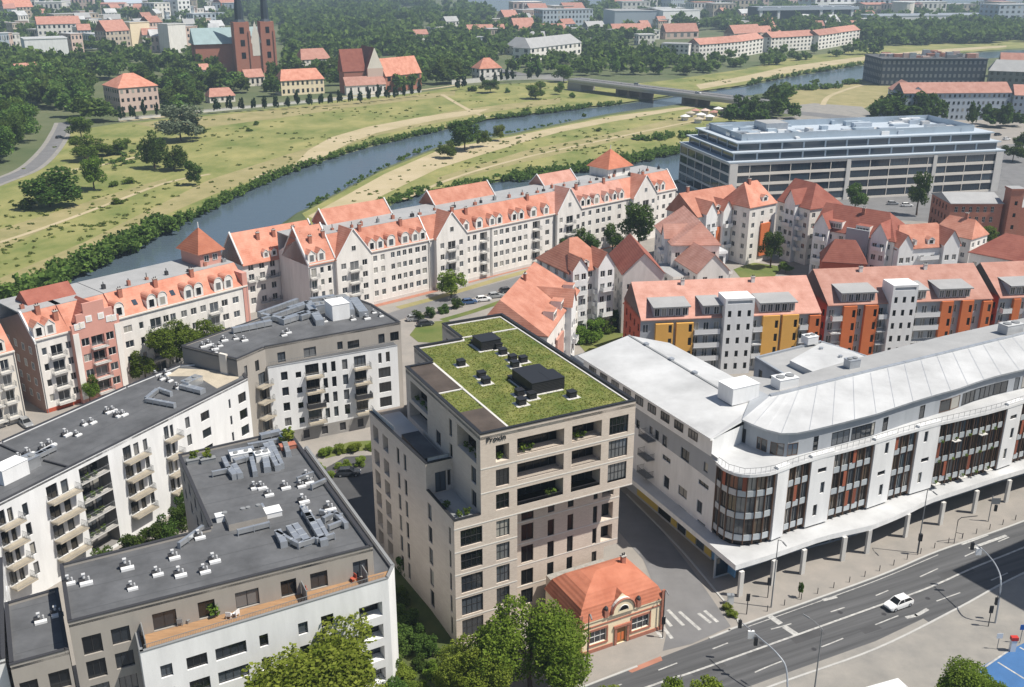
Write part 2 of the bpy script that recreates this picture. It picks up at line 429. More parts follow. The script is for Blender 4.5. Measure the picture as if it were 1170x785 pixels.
def dormer(root, fr, u, v, z, w=1.7, h=2.2, dep=2.6, wallm='white_house', roofm='tile_orange', style='gable', win=True, glass='glass'):
    """dormer with its front at (u, v); z is the foot of its front"""
    key = ('do', w, h, dep, wallm, roofm, style)
    if key not in CACHE:
        mb = MB(); a = w / 2
        if style == 'arch':
            pr = [(-a, 0)] + [(-a * math.cos(t), h * .62 + h * .38 * math.sin(t)) for t in [PI * i / 8 for i in range(9)]] + [(a, 0)]
        elif style == 'flat':
            pr = [(-a, 0), (-a, h), (a, h), (a, 0)]
        else:
            pr = [(-a, 0), (-a, h * .68), (0, h), (a, h * .68), (a, 0)]
        mb.face([(x, 0, zz) for x, zz in reversed(pr)], wallm)
        for i in range(len(pr) - 1):
            (x0, z0), (x1, z1) = pr[i], pr[i + 1]
            side = abs(x0 - x1) < .01
            if side: mb.face([(x0, 0, z0), (x0, dep, z0), (x1, dep, z1), (x1, 0, z1)], wallm)
            else:
                o = .1
                mb.face([(x0, -.12, z0 + .02), (x0, dep, z0 + .02), (x1, dep, z1 + .02), (x1, -.12, z1 + .02)], roofm)
                mb.face([(x0, -.12, z0 + .02), (x1, -.12, z1 + .02), (x1, -.12, z1 - o), (x0, -.12, z0 - o)], wallm)
        mb.face([(x, dep, zz) for x, zz in pr], wallm)
        CACHE[key] = mb.mesh('dormer')
    q = fr.p(u, v)
    o = add('dormer', CACHE[key], root, (q.x, q.y, z), fr.ang)
    if win:
        k = ('dw', w, h, glass, style)
        if k not in CACHE:
            mb = MB(); ww, hh = w * (.55 if style != 'flat' else .86), h * (.5 if style != 'flat' else .6)
            mb.box(-ww / 2, ww / 2, -.05, .0, h * .16, h * .16 + hh, 'white_frame')
            n = 1 if style != 'flat' else max(2, int(w / .9))
            for i in range(n):
                x0 = -ww / 2 + ww * i / n + .06; x1 = -ww / 2 + ww * (i + 1) / n - .06
                mb.face([(x0, -.055, h * .16 + .07), (x1, -.055, h * .16 + .07), (x1, -.055, h * .16 + hh - .07), (x0, -.055, h * .16 + hh - .07)], glass)
            CACHE[k] = mb.mesh('window')
        p = bpy.data.objects.new('window', CACHE[k]); C.objects.link(p); p.parent = o
    return o

def poly_ccw(p):
    a = sum(p[i][0] * p[(i + 1) % len(p)][1] - p[(i + 1) % len(p)][0] * p[i][1] for i in range(len(p)))
    return list(p) if a > 0 else list(reversed(p))
def sheet(name, pts, z, m, kind='structure'):
    mb = MB(); mb.face([(p[0], p[1], z) for p in poly_ccw(pts)], m)
    o = mb.build(name); o['kind'] = kind
    return o
def ribbon(mb, pts, w, z, m):
    """strip of width w along a polyline"""
    pts = [Vector(p[:2]) for p in pts]; l = []; r = []
    for i, p in enumerate(pts):
        d = (pts[min(i + 1, len(pts) - 1)] - pts[max(i - 1, 0)]).normalized(); n = Vector((-d.y, d.x)); ww = w[i] if isinstance(w, (list, tuple)) else w
        l.append(p + n * ww / 2); r.append(p - n * ww / 2)
    for i in range(len(pts) - 1):
        mb.face([V3(r[i], z), V3(r[i + 1], z), V3(l[i + 1], z), V3(l[i], z)], m)
def smooth(pts, n=6):
    """Catmull-Rom through 2-D points"""
    pts = [Vector(p[:2]) for p in pts]; out = []
    for i in range(len(pts) - 1):
        p0 = pts[max(i - 1, 0)]; p1 = pts[i]; p2 = pts[i + 1]; p3 = pts[min(i + 2, len(pts) - 1)]
        for k in range(n):
            t = k / n
            out.append(.5 * ((2 * p1) + (p2 - p0) * t + (2 * p0 - 5 * p1 + 4 * p2 - p3) * t * t + (3 * p1 - p0 - 3 * p2 + p3) * t ** 3))
    return out + [pts[-1]]
def inside(p, poly):
    c = False; n = len(poly); x, y = p[0], p[1]
    for i in range(n):
        a, b = poly[i], poly[(i + 1) % n]
        if (a[1] > y) != (b[1] > y) and x < (b[0] - a[0]) * (y - a[1]) / (b[1] - a[1]) + a[0]: c = not c
    return c
def PX(pts, z=0.0): return [P(x, y, z) for x, y in pts]
# ------------------------------------------------------------------ ground, river, roads
mat('ground', (.07, .10, .04), .95, col2=(.14, .15, .08), scale=.02, detail=10)
mat('meadow', (.11, .15, .035), .95, col2=(.31, .285, .115), scale=.05, detail=14, bump=.6, stretch=(1, .6, 1))
mat('lawn', (.085, .125, .028), .95, col2=(.16, .17, .055), scale=.12, detail=10, bump=.3)
mat('lawn_shaded', (.045, .07, .018), .95, col2=(.085, .10, .035), scale=.3, detail=10, bump=.3)  # lawn colour darkened to stand in for the tower's shade
mat('dry_grass', (.21, .20, .085), .95, col2=(.34, .29, .15), scale=.08, detail=10, bump=.3)
mat('sand', (.46, .385, .26), .95, col2=(.36, .31, .18), scale=.06, detail=10)
mat('paving', (.31, .285, .26), .9, col2=(.24, .228, .212), scale=.22, detail=12)
mat('paving_grey', (.30, .285, .262), .9, col2=(.215, .21, .20), scale=.25, detail=12)
mat('paving_red', (.36, .17, .12), .9, var=.12, scale=.5)
mat('asphalt', (.085, .086, .09), .85, col2=(.055, .056, .06), scale=.16, detail=9)
mat('asphalt_pale', (.19, .19, .195), .85, col2=(.145, .145, .15), scale=.2, detail=9)
mat('asphalt_road', (.112, .114, .12), .8, col2=(.062, .064, .068), scale=1, detail=6, stretch=(26, .9, 1), rot=.43)
mat('kerb_stone', (.42, .42, .41), .85, var=.08, scale=.8)
mat('road_paint', (.54, .54, .52), .75, col2=(.26, .26, .26), scale=1.4, detail=8)
mat('blue_paint', (.05, .14, .32), .7, var=.1, scale=.5)

RIV_U = [(-160, 425), (-60, 382), (30, 345), (70, 325), (105, 308), (150, 284), (200, 260), (270, 224), (330, 197), (390, 178), (424, 168), (493, 152), (555, 138), (596, 133), (658, 125), (700, 121),
         (760, 112), (800, 106), (850, 99), (900, 89), (960, 79), (1005, 72), (1060, 66), (1104, 61.5), (1150, 58), (1260, 52)]
RIV_L = [(1260, 57), (1160, 63), (1110, 69), (1060, 76), (1005, 84), (975, 92), (950, 98), (911, 100), (851, 110), (800, 116), (765, 121), (700, 129.5), (651, 139), (583, 153), (503, 166), (435, 193),
         (390, 217), (338, 243), (270, 288), (200, 330), (60, 400), (-100, 480), (-200, 530)]
RIVER = [P(x, y, -1) for x, y in RIV_U + RIV_L]
CAN_U = [(424, 246), (445, 236), (462, 226), (490, 220), (530, 214), (597, 204), (645, 199), (700, 190), (745, 181), (785, 172), (830, 165)]
CAN_L = [(850, 188), (800, 200), (700, 222), (600, 240), (500, 256), (430, 268)]
CANAL = [P(x, y, -1) for x, y in CAN_U + CAN_L]

def build_ground():
    xs = np.concatenate([np.linspace(-7000, -700, 12), np.linspace(-640, -230, 16), np.arange(-215, 330, 4.0), np.arange(340, 900, 14), np.linspace(930, 7000, 14)])
    ys = np.concatenate([np.linspace(-200, 180, 10), np.arange(190, 720, 4.0), np.arange(728, 1500, 14), np.linspace(1550, 9000, 20)])
    X, Y = np.meshgrid(xs, ys); p = np.stack([X.ravel(), Y.ravel()], 1)
    z = np.zeros(len(p))
    for poly, dep, w in ((RIVER, 2.6, 7.0), (CANAL, 2.4, 4.0)):
        q = np.array([(a.x, a.y) for a in poly]); n = len(q); ins = np.zeros(len(p), bool); dist = np.full(len(p), 1e9)
        for i in range(n):
            a, b = q[i], q[(i + 1) % n]
            cond = (a[1] > p[:, 1]) != (b[1] > p[:, 1])
            with np.errstate(divide='ignore', invalid='ignore'):
                xi = (b[0] - a[0]) * (p[:, 1] - a[1]) / (b[1] - a[1] + 1e-12) + a[0]
            ins ^= cond & (p[:, 0] < xi)
            d = b - a; t = np.clip(((p - a) @ d) / (d @ d + 1e-9), 0, 1)
            dist = np.minimum(dist, np.linalg.norm(p - a - t[:, None] * d, axis=1))
        sd = np.where(ins, dist, -dist)
        t = np.clip((sd + w * .5) / w, 0, 1); z = np.minimum(z, -dep * t * t * (3 - 2 * t))
    nx, ny = len(xs), len(ys)
    idx = np.arange(nx * ny).reshape(ny, nx)
    f = np.stack([idx[:-1, :-1], idx[:-1, 1:], idx[1:, 1:], idx[1:, :-1]], -1).reshape(-1, 4)
    me = bpy.data.meshes.new('ground'); me.from_pydata([(a, b, c) for (a, b), c in zip(p.tolist(), z.tolist())], [], f.tolist())
    me.materials.append(MATS['ground']); me.update()
    o = add('ground', me); o['kind'] = 'structure'
build_ground()

def water():
    m = bpy.data.materials.new('water'); m.use_nodes = True; nt = m.node_tree; N = nt.nodes; L = nt.links; b = N['Principled BSDF']
    b.inputs['Base Color'].default_value = (.075, .105, .135, 1); b.inputs['Roughness'].default_value = .16; b.inputs['IOR'].default_value = 1.33
    b.inputs['Specular IOR Level'].default_value = .75
    g = N.new('ShaderNodeNewGeometry'); mp = N.new('ShaderNodeMapping'); mp.inputs['Rotation'].default_value = (0, 0, .9); mp.inputs['Scale'].default_value = (.35, .9, 1)
    no = N.new('ShaderNodeTexNoise'); no.inputs['Scale'].default_value = .5; no.inputs['Detail'].default_value = 8; no.inputs['Roughness'].default_value = .6
    bp = N.new('ShaderNodeBump'); bp.inputs['Strength'].default_value = .16; bp.inputs['Distance'].default_value = .5
    L.new(g.outputs['Position'], mp.inputs['Vector']); L.new(mp.outputs[0], no.inputs['Vector']); L.new(no.outputs['Fac'], bp.inputs['Height']); L.new(bp.outputs[0], b.inputs['Normal'])
    MATS['water'] = m
water()
q = [(-420, 150), (700, 150), (1100, 700), (1400, 1900), (200, 1900), (-420, 700)]
sheet('river_water', [Vector(a) for a in q], -1.0, 'water')

# meadows (thin sheets on the flat land)
sheet('meadow', PX([(-160, 415), (-160, 235), (0, 207), (50, 186), (78, 150), (135, 141), (320, 123), (400, 113), (480, 106), (530, 98), (600, 95), (655, 92), (700, 98), (760, 92), (850, 79), (900, 67), (1000, 54), (1100, 44), (1300, 38),
      (1260, 50), (1150, 56), (1104, 59.8), (1060, 64), (1005, 70), (960, 77), (900, 87), (850, 97), (800, 104), (760, 110), (700, 119), (658, 123), (596, 131), (555, 136), (493, 149.5), (424, 165), (390, 175), (330, 194), (270, 220), (200, 256), (150, 279), (105, 303), (70, 320), (30, 339), (-60, 375)]), .03, 'meadow')
sheet('meadow_strip', PX([(345, 244), (390, 220), (435, 196), (503, 168.5), (583, 155), (651, 141), (700, 131.5), (765, 123), (800, 118), (840, 115), (865, 126), (860, 158), (830, 162), (785, 169), (745, 178), (700, 187), (645, 196), (597, 201), (530, 211), (490, 217), (462, 222), (440, 233), (410, 250), (360, 262)]), .03, 'meadow')
sheet('park_grass', PX([(870, 118), (911, 103), (950, 100), (985, 92), (1005, 88), (1040, 90), (1010, 112), (985, 125), (930, 122)]), .03, 'dry_grass')
for nm, pts, m_ in (('sand_bank', [(352, 247), (395, 223.5), (440, 198.5), (503, 171), (583, 156.5), (651, 142.5), (700, 133), (770, 123.5), (800, 120), (800, 122.5), (770, 127), (700, 139), (640, 151), (600, 162), (560, 174), (500, 193), (440, 222), (400, 244), (372, 256)], 'sand'),
               ('sand_patch', [(335, 190), (352, 172), (378, 157), (420, 145), (480, 134), (520, 128), (560, 124), (545, 130), (500, 137), (470, 143), (430, 152), (398, 164), (372, 178), (350, 189), (310, 200), (285, 206), (300, 198)], 'sand'),
               ('sand_path', [(800, 102), (850, 93), (900, 83.5), (960, 73), (1005, 67), (1060, 61), (1104, 57.5), (1150, 54), (1150, 52), (1104, 54.5), (1060, 57.5), (1005, 62.5), (960, 68), (900, 76), (850, 87), (795, 97)], 'sand'),
               ('dry_strip', [(150, 141), (320, 125), (400, 116), (520, 104), (520, 109), (400, 123), (320, 135), (200, 150)], 'dry_grass'),
               ('dry_strip', [(240, 205), (330, 176), (420, 148), (520, 126), (640, 112), (640, 118), (560, 128), (430, 155), (330, 190), (245, 222), (150, 262), (60, 306), (0, 330), (0, 318), (100, 275)], 'dry_grass'),
               ('dry_strip', [(0, 262), (70, 240), (150, 215), (190, 204), (190, 210), (100, 240), (0, 285)], 'dry_grass'),
               ('dry_strip', [(600, 172), (700, 152), (800, 128), (850, 124), (850, 128), (700, 162), (600, 185), (500, 210), (500, 203)], 'dry_grass')):
    sheet(nm, PX(pts), .06 if 'sand' in nm else .045, m_)
mb = MB()
for pts, w in (([(-60, 293), (0, 277), (60, 257), (130, 231), (190, 209), (240, 199)], 2.2), ([(50, 198), (110, 190), (165, 177)], 2.4), ([(135, 139), (210, 131), (320, 118), (400, 110), (480, 103), (530, 96)], 4.0),
               ([(505, 108), (520, 117), (540, 128), (556, 134)], 3.0), ([(460, 228), (520, 203), (600, 180), (700, 158), (800, 137), (850, 130)], 2.2), ([(940, 120), (948, 110), (975, 100), (1010, 92)], 3.5)):
    ribbon(mb, smooth(PX(pts)), w, .08, 'sand')
struct('footpath', mb)
mb = MB(); ribbon(mb, smooth(PX([(-70, 233), (0, 207), (35, 192), (58, 170), (70, 150), (74, 140)])), 11, .09, 'paving_grey'); struct('road_verge', mb)
mb = MB(); ribbon(mb, smooth(PX([(-70, 233), (0, 207), (35, 192), (58, 170), (70, 150), (74, 140)])), 6.5, .12, 'asphalt_pale'); struct('meadow_road', mb)
# causeway roads at the bridge
mb = MB(); ribbon(mb, smooth(PX([(560, 78), (610, 88), (650, 92)])), 14, .09, 'asphalt_pale'); ribbon(mb, smooth(PX([(835, 121), (900, 128), (950, 133), (1000, 140), (1060, 152), (1150, 190), (1230, 260)])), 16, .09, 'asphalt_pale'); struct('bridge_road', mb)
sheet('plaza', PX([(895, 122), (930, 118), (985, 122), (1000, 134), (960, 140), (910, 134)]), .06, 'paving_grey')

# town side: paving everywhere, then roads, lawns and yards on it
sheet('town_paving', PX([(-300, 560), (-100, 495), (60, 408), (200, 340), (290, 296), (400, 268), (600, 242), (700, 225), (800, 204), (850, 190), (870, 135), (1000, 128), (1150, 130), (1500, 170), (1900, 500), (1500, 900), (600, 1100), (-600, 1000)]), .02, 'paving')
KU = smooth([P(470, 862), P(560, 826), P(667, 785), P(756, 751), P(830, 722), P(847, 715), P(1000, 660), P(1072, 630), P(1169, 596), P(1300, 543)])
KL = smooth([P(600, 905), P(760, 834), P(880, 785), P(1000, 742), P(1095, 695), P(1170, 655), P(1320, 588)])
KU = [KU[0] + (KU[0] - KU[2]).normalized() * 90] + KU; KL = [KL[0] + (KL[0] - KL[2]).normalized() * 90] + KL
mb = MB(); mb.face([V3(p, .03) for p in KL + KU[::-1]], 'asphalt_road'); struct('main_road', mb)
def strip(mb, px, w, z, m, dash=None, off=0.0):
    pts = smooth([P(x, y) for x, y in px], 8)
    if not dash: ribbon(mb, pts, w, z, m); return
    on, gap = dash; acc = off; cur = [pts[0]]
    seg = []; d = 0
    dense = []
    for a, b in zip(pts[:-1], pts[1:]):
        n = max(1, int((b - a).length / .5))
        dense += [a + (b - a) * i / n for i in range(n)]
    run = []
    for p in dense:
        ph = (d + off) % (on + gap)
        if ph < on: run.append(p)
        elif len(run) > 1: ribbon(mb, run, w, z, m); run = []
        else: run = []
        d += .5
    if len(run) > 1: ribbon(mb, run, w, z, m)
mb = MB()
strip(mb, [(560, 849), (760, 778), (800, 765), (1000, 693.5), (1060, 672), (1112, 649), (1169, 626), (1300, 572)], .32, .034, 'road_paint')
strip(mb, [(700, 830), (824, 785), (882, 760), (946, 736.5), (1000, 714), (1062, 690), (1126, 666), (1200, 632)], .2, .034, 'road_paint', (4, 5))
strip(mb, [(740, 848), (860, 797), (940, 765), (1010, 737), (1090, 698), (1160, 662)], .14, .034, 'road_paint')
strip(mb, [(620, 816), (760, 763), (850, 728), (900, 714), (974, 691), (1040, 664), (1080, 646), (1143, 618), (1250, 575)], .2, .034, 'road_paint', (3, 4.5))
strip(mb, [(855, 716), (906, 698), (1000, 664), (1072, 634)], .14, .034, 'road_paint')
for (a, b) in (((878, 703), (892, 713)), ((896, 716), (911, 726))): ribbon(mb, [P(*a), P(*b)], .9, .035, 'road_paint')
for (a, b) in (((1098, 622), (1128, 611)), ((1108, 627), (1150, 612)), ((940, 686), (956, 682)), ((1035, 706), (1048, 703)), ((1046, 704), (1060, 696))): ribbon(mb, [P(*a), P(*b)], .55, .035, 'road_paint')
# zebra of the side street
for (a, b) in (((756, 703), (767, 716)), ((763, 697), (781, 715)), ((776, 699), (800, 720)), ((798, 701), (812, 712)), ((805, 698), (820, 711)), ((757, 716), (768, 730)), ((746, 716), (757, 730))): ribbon(mb, [P(*a), P(*b)], .5, .0555, 'road_paint')
struct('road_markings', mb)
mb = MB()
for x, y, l, w_ in ((905, 732, 5, 1.6), (985, 722, 3, 1.2), (1075, 660, 6, 1.8), (852, 748, 4, 1.4), (790, 770, 5, 1.2), (1120, 640, 4, 1.5)):
    q = P(x, y); d = Vector((.91, .415)); ribbon(mb, [q, q + d * l], w_, .032, 'asphalt')
struct('asphalt_patches', mb)
mb = MB()
for x, y in ((930, 742), (1010, 702), (870, 735), (1060, 684), (960, 700)):
    q = P(x, y); mb.face([(q.x + .36 * math.cos(t * PI / 5), q.y + .36 * math.sin(t * PI / 5), .0345) for t in range(10)], 'dark_metal')
struct('manhole_covers', mb)
# side street between the tower and the long white building
sheet('side_street', PX([(690, 556), (700, 552), (745, 592), (790, 650), (835, 716), (790, 736), (757, 744), (762, 722), (756, 690), (735, 640), (700, 600)]), .05, 'asphalt_pale')
mb = MB()
def kerb(mb, pts, w=.3, h=.12, m='kerb_stone'):
    for a, b in zip(pts[:-1], pts[1:]):
        fr = Fr(a, b); mb.fbox(fr, 0, fr.L, -w / 2, w / 2, 0, h, m)
kerb(mb, [p for p in KU if p.x < 16.5]); kerb(mb, [p for p in KU if p.x > 25.0]); kerb(mb, KL)
kerb(mb, smooth(PX([(716, 565), (775, 625), (818, 676), (838, 700), (845, 714)])))
struct('kerb', mb)
sheet('lower_sidewalk', [V3(p, 0) for p in KL] + PX([(1500, 720), (1200, 1000), (700, 1000)]), .045, 'paving_grey')
sheet('sidewalk_strip', PX([(700, 845), (842, 790), (880, 776), (1000, 733), (1055, 707), (1062, 712), (1000, 741), (900, 779), (760, 833)]), .05, 'paving_grey')
sheet('cycle_lane', PX([(716, 766), (755, 750), (757, 755), (722, 769)]), .05, 'paving_red')
sheet('corner_sidewalk', PX([(640, 795), (661, 752), (757, 719), (764, 726), (757, 745), (667, 783)]), .045, 'paving')
sheet('blue_parking', PX([(1105, 790), (1122, 762), (1152, 744), (1240, 700), (1300, 800), (1140, 860)]), .055, 'blue_paint')
mb = MB()
for a, b in (((1120, 766), (1155, 742)), ((1140, 757), (1185, 785)), ((1165, 740), (1230, 775)), ((1118, 768), (1160, 800))): ribbon(mb, [P(*a), P(*b)], .25, .06, 'road_paint')
struct('parking_lines', mb)
# street in front of the river row and the yards between the blocks
mb = MB()
ribbon(mb, smooth(PX([(395, 356), (432, 348), (480, 336), (560, 315), (625, 299), (690, 283), (740, 268)])), 3.0, .05, 'paving_red')
struct('brick_pavement', mb)
mb = MB(); ribbon(mb, smooth(PX([(400, 385), (450, 362), (520, 341), (590, 322), (650, 304), (700, 290)])), 6.0, .045, 'asphalt_pale'); struct('row_street', mb)
mb = MB(); ribbon(mb, smooth(PX([(455, 352), (500, 340), (560, 322), (620, 305), (660, 294)])), 2.6, .055, 'dry_grass'); ribbon(mb, smooth(PX([(505, 366), (540, 356), (575, 344)])), 2.2, .055, 'lawn'); struct('verge_grass', mb, 'stuff')
sheet('round_lawn', PX([(468, 383), (475, 374), (492, 368), (512, 366), (522, 372), (520, 386), (500, 392), (478, 391)]), .06, 'lawn', 'stuff')
sheet('yard', PX([(365, 560), (372, 535), (395, 522), (430, 520), (470, 560), (470, 640), (400, 640)]), .04, 'asphalt')  # dark asphalt stands in for the shade between the blocks
sheet('yard_lawn', PX([(366, 516), (400, 505), (432, 503), (440, 512), (400, 517), (372, 524)]), .06, 'lawn', 'stuff')
sheet('yard_lawn', PX([(425, 640), (470, 640), (530, 745), (560, 800), (520, 840), (440, 820)]), .06, 'lawn_shaded', 'stuff')
sheet('garden_lawn', PX([(660, 392), (690, 378), (708, 372), (716, 380), (700, 395), (670, 404)]), .06, 'lawn', 'stuff')
sheet('garden_lawn', PX([(838, 308), (860, 300), (895, 305), (885, 316), (850, 322)]), .06, 'lawn', 'stuff')
sheet('car_park', PX([(-100, 510), (0, 438), (60, 440), (130, 452), (60, 500), (-60, 560)]), .05, 'paving')
sheet('office_yard', PX([(780, 240), (1000, 250), (1170, 260), (1400, 250), (1400, 150), (1150, 165)]), .045, 'asphalt_pale')

# ------------------------------------------------------------------ sky, sun, air
SUN_AZ = Vector((.976, -.215)).normalized(); SUN_EL = math.radians(59)
w = bpy.data.worlds.new('World'); scene.world = w; w.use_nodes = True
nt = w.node_tree; bg = nt.nodes['Background']; sky = nt.nodes.new('ShaderNodeTexSky'); sky.sky_type = 'NISHITA'; sky.sun_disc = False
sky.sun_elevation = SUN_EL; sky.sun_rotation = math.atan2(SUN_AZ.x, SUN_AZ.y); sky.altitude = 100; sky.air_density = 1.0; sky.dust_density = 1.2
nt.links.new(sky.outputs[0], bg.inputs[0]); bg.inputs[1].default_value = .072
sl = bpy.data.lights.new('sun', 'SUN'); sl.energy = 5.0; sl.angle = math.radians(.5); sl.color = (1, .935, .83)
so = bpy.data.objects.new('sun', sl); C.objects.link(so)
dv = Vector((SUN_AZ.x * math.cos(SUN_EL), SUN_AZ.y * math.cos(SUN_EL), math.sin(SUN_EL)))
so.rotation_euler = (-dv).to_track_quat('-Z', 'Y').to_euler(); so.location = dv * 300
vs = scene.view_settings; vs.view_transform = 'Standard'; vs.look = 'None'; vs.gamma = 1; vs.use_curve_mapping = False; vs.exposure = .3
HAZE = 1
if HAZE:
    m = bpy.data.materials.new('haze'); m.use_nodes = True; nt = m.node_tree
    for n in list(nt.nodes): nt.nodes.remove(n)
    o = nt.nodes.new('ShaderNodeOutputMaterial'); v = nt.nodes.new('ShaderNodeVolumePrincipled')
    v.inputs['Color'].default_value = (.64, .82, 1, 1); v.inputs['Density'].default_value = .00019; v.inputs['Anisotropy'].default_value = .2
    nt.links.new(v.outputs[0], o.inputs['Volume'])
    MATS['haze'] = m
    mb = MB(); mb.box(-7500, 7500, -300, 9500, -4, 96, 'haze'); h = mb.build('haze'); h['kind'] = 'stuff'
scene.cycles.max_bounces = 6; scene.cycles.diffuse_bounces = 2; scene.cycles.glossy_bounces = 3; scene.cycles.transmission_bounces = 2; scene.cycles.volume_bounces = 0
scene.cycles.use_denoising = True
scene.cycles.sample_clamp_indirect = 6
# ------------------------------------------------------------------ foliage
def leaf_quads(pts, sizes, rng, flat=.35):
    """numpy: one bent leaf-clump quad per point, random attitude"""
    n = len(pts)
    a = rng.normal(size=(n, 3)); a /= np.linalg.norm(a, axis=1, keepdims=True)
    b = rng.normal(size=(n, 3)); b[:, 2] *= flat; b -= (b * a).sum(1, keepdims=True) * a; b /= np.linalg.norm(b, axis=1, keepdims=True)
    s = sizes[:, None]
    k = rng.uniform(.55, 1, size=(n, 1))
    v = np.stack([pts - a * s - b * s * k * .6, pts + a * s * .3 - b * s * k, pts + a * s + b * s * k * .6, pts - a * s * .3 + b * s * k], 1)
    return v.reshape(-1, 3)
def quads_mesh(name, v, m):
    me = bpy.data.meshes.new(name); n = len(v) // 4
    me.vertices.add(len(v)); me.vertices.foreach_set('co', v.astype(np.float32).ravel())
    me.loops.add(4 * n); me.loops.foreach_set('vertex_index', np.arange(4 * n, dtype=np.int32))
    me.polygons.add(n); me.polygons.foreach_set('loop_start', np.arange(0, 4 * n, 4, dtype=np.int32)); me.polygons.foreach_set('loop_total', np.full(n, 4, np.int32))
    me.materials.append(MATS[m]); me.update(calc_edges=True); me.validate()
    return me
def crown_points(rng, n, rx, rz, lobes=9, hollow=.55, squash=1.0):
    """points in the shells of several lobes arranged in an uneven crown of radius rx, half height rz, centred at 0"""
    cs = []
    for i in range(lobes):
        t = rng.uniform(0, 2 * PI); e = rng.uniform(-.75, 1.0); r = rng.uniform(.4, .9) * math.sqrt(max(.08, 1 - .75 * e * e))
        cs.append((rx * r * math.cos(t), rx * r * math.sin(t), rz * e * .72, rng.uniform(.2, .46)))
    cs.append((0, 0, -.1 * rz, .55))
    out = []
    w = np.array([c[3] ** 2 for c in cs]); w /= w.sum()
    for c, k in zip(cs, rng.multinomial(n, w)):
        d = rng.normal(size=(k, 3)); d /= np.linalg.norm(d, axis=1, keepdims=True)
        r = (hollow + (1 - hollow) * rng.uniform(size=(k, 1)) ** .6) * c[3]
        r *= 1 + .22 * np.sin(d[:, :1] * 7 + c[0]) * np.sin(d[:, 1:2] * 6 + c[1])
        out.append(np.array(c[:3]) + d * r * np.array([rx, rx, rz * squash]))
    return np.concatenate(out)
CROWN = {}
def crown_mesh(kind, i, n, leaf, m, rx=1.0, rz=1.0, lobes=9):
    """unit crown (radius 1); the object's scale gives it its size"""
    key = (kind, i, m)
    if key not in CROWN:
        rng = np.random.default_rng(abs(hash((len(kind), i, n))) % 9999 + i * 77)
        p = crown_points(rng, n, rx, rz, lobes); CROWN[key] = quads_mesh('crown', leaf_quads(p, rng.uniform(.6, 1.3, n) * leaf, rng), m)
    return CROWN[key]
def trunk_mesh():
    if 'trunk' not in CROWN:
        mb = MB(); mb.tube([(0, 0, -.02), (.02, .01, .45), (-.01, .02, 1.0), (.03, 0, 1.6)], [.085, .065, .055, .03], 'bark', 7)
        for t in (0, 1.3, 2.6, 3.8, 5.1): mb.tube([(0, 0, .75 + t * .05), (.3 * math.cos(t), .3 * math.sin(t), 1.15 + t * .05), (.6 * math.cos(t), .6 * math.sin(t), 1.45)], [.04, .028, .012], 'bark', 5)
        CROWN['trunk'] = mb.mesh('trunk')
    return CROWN['trunk']
NEAR, MID, FAR = 'near', 'mid', 'far'
SPEC = {NEAR: (30000, .024, 20), MID: (4200, .055, 13), FAR: (600, .14, 8)}
def tree(name, label, cat, xy, h, r, kind=MID, m='leaf_green', group=None, bare=.22, z=0.0, i=None, trunk=True):
    """tapered trunk with limbs and a leafy crown of radius r, total height h"""
    n, lf, lobes = SPEC[kind]
    i = RND.randrange(4) if i is None else i
    t = bpy.data.objects.new(name, None); C.objects.link(t); t.location = (xy[0], xy[1], z); t.rotation_euler = (0, 0, RND.uniform(0, 6.28)); t.empty_display_size = .5
    tag(t, label, cat, group)
    rz = h * (1 - bare) / 2
    c = bpy.data.objects.new('crown', crown_mesh(kind, i, n, lf, m, 1, 1, lobes)); C.objects.link(c); c.parent = t; c.location = (0, 0, h - rz); c.scale = (r, r * RND.uniform(.88, 1.12), rz)
    if trunk:
        k = bpy.data.objects.new('trunk', trunk_mesh()); C.objects.link(k); k.parent = t; s = h * .42; k.scale = (s * .55 + r * .2, s * .55 + r * .2, s)
    return t
def bush(name, label, xy, r, h, m='leaf_green', group=None, z=0.0, kind=MID, cat='bush'):
    n, lf, lobes = SPEC[kind]
    o = bpy.data.objects.new(name, crown_mesh(kind, RND.randrange(4), n, lf, m, 1, 1, lobes)); C.objects.link(o)
    o.location = (xy[0], xy[1], z + h * .42); o.scale = (r, r * RND.uniform(.8, 1.2), h * .55); o.rotation_euler = (0, 0, RND.uniform(0, 6.28))
    return tag(o, label, cat, group)
def leaf_tuft(root, p, r, m='leaf_green'):
    key = ('tuft', m)
    if key not in CROWN:
        rng = np.random.default_rng(5); q = crown_points(rng, 90, 1, 1, 4); CROWN[key] = quads_mesh('plant', leaf_quads(q, rng.uniform(.12, .3, 90), rng), m)
    o = bpy.data.objects.new('plant', CROWN[key]); C.objects.link(o); o.location = (p[0], p[1], p[2] + r * .6); o.scale = (r, r, r * .9); o.rotation_euler = (0, 0, RND.uniform(0, 6))
    o.parent = root; o.matrix_parent_inverse = INV[root.name]
    return o
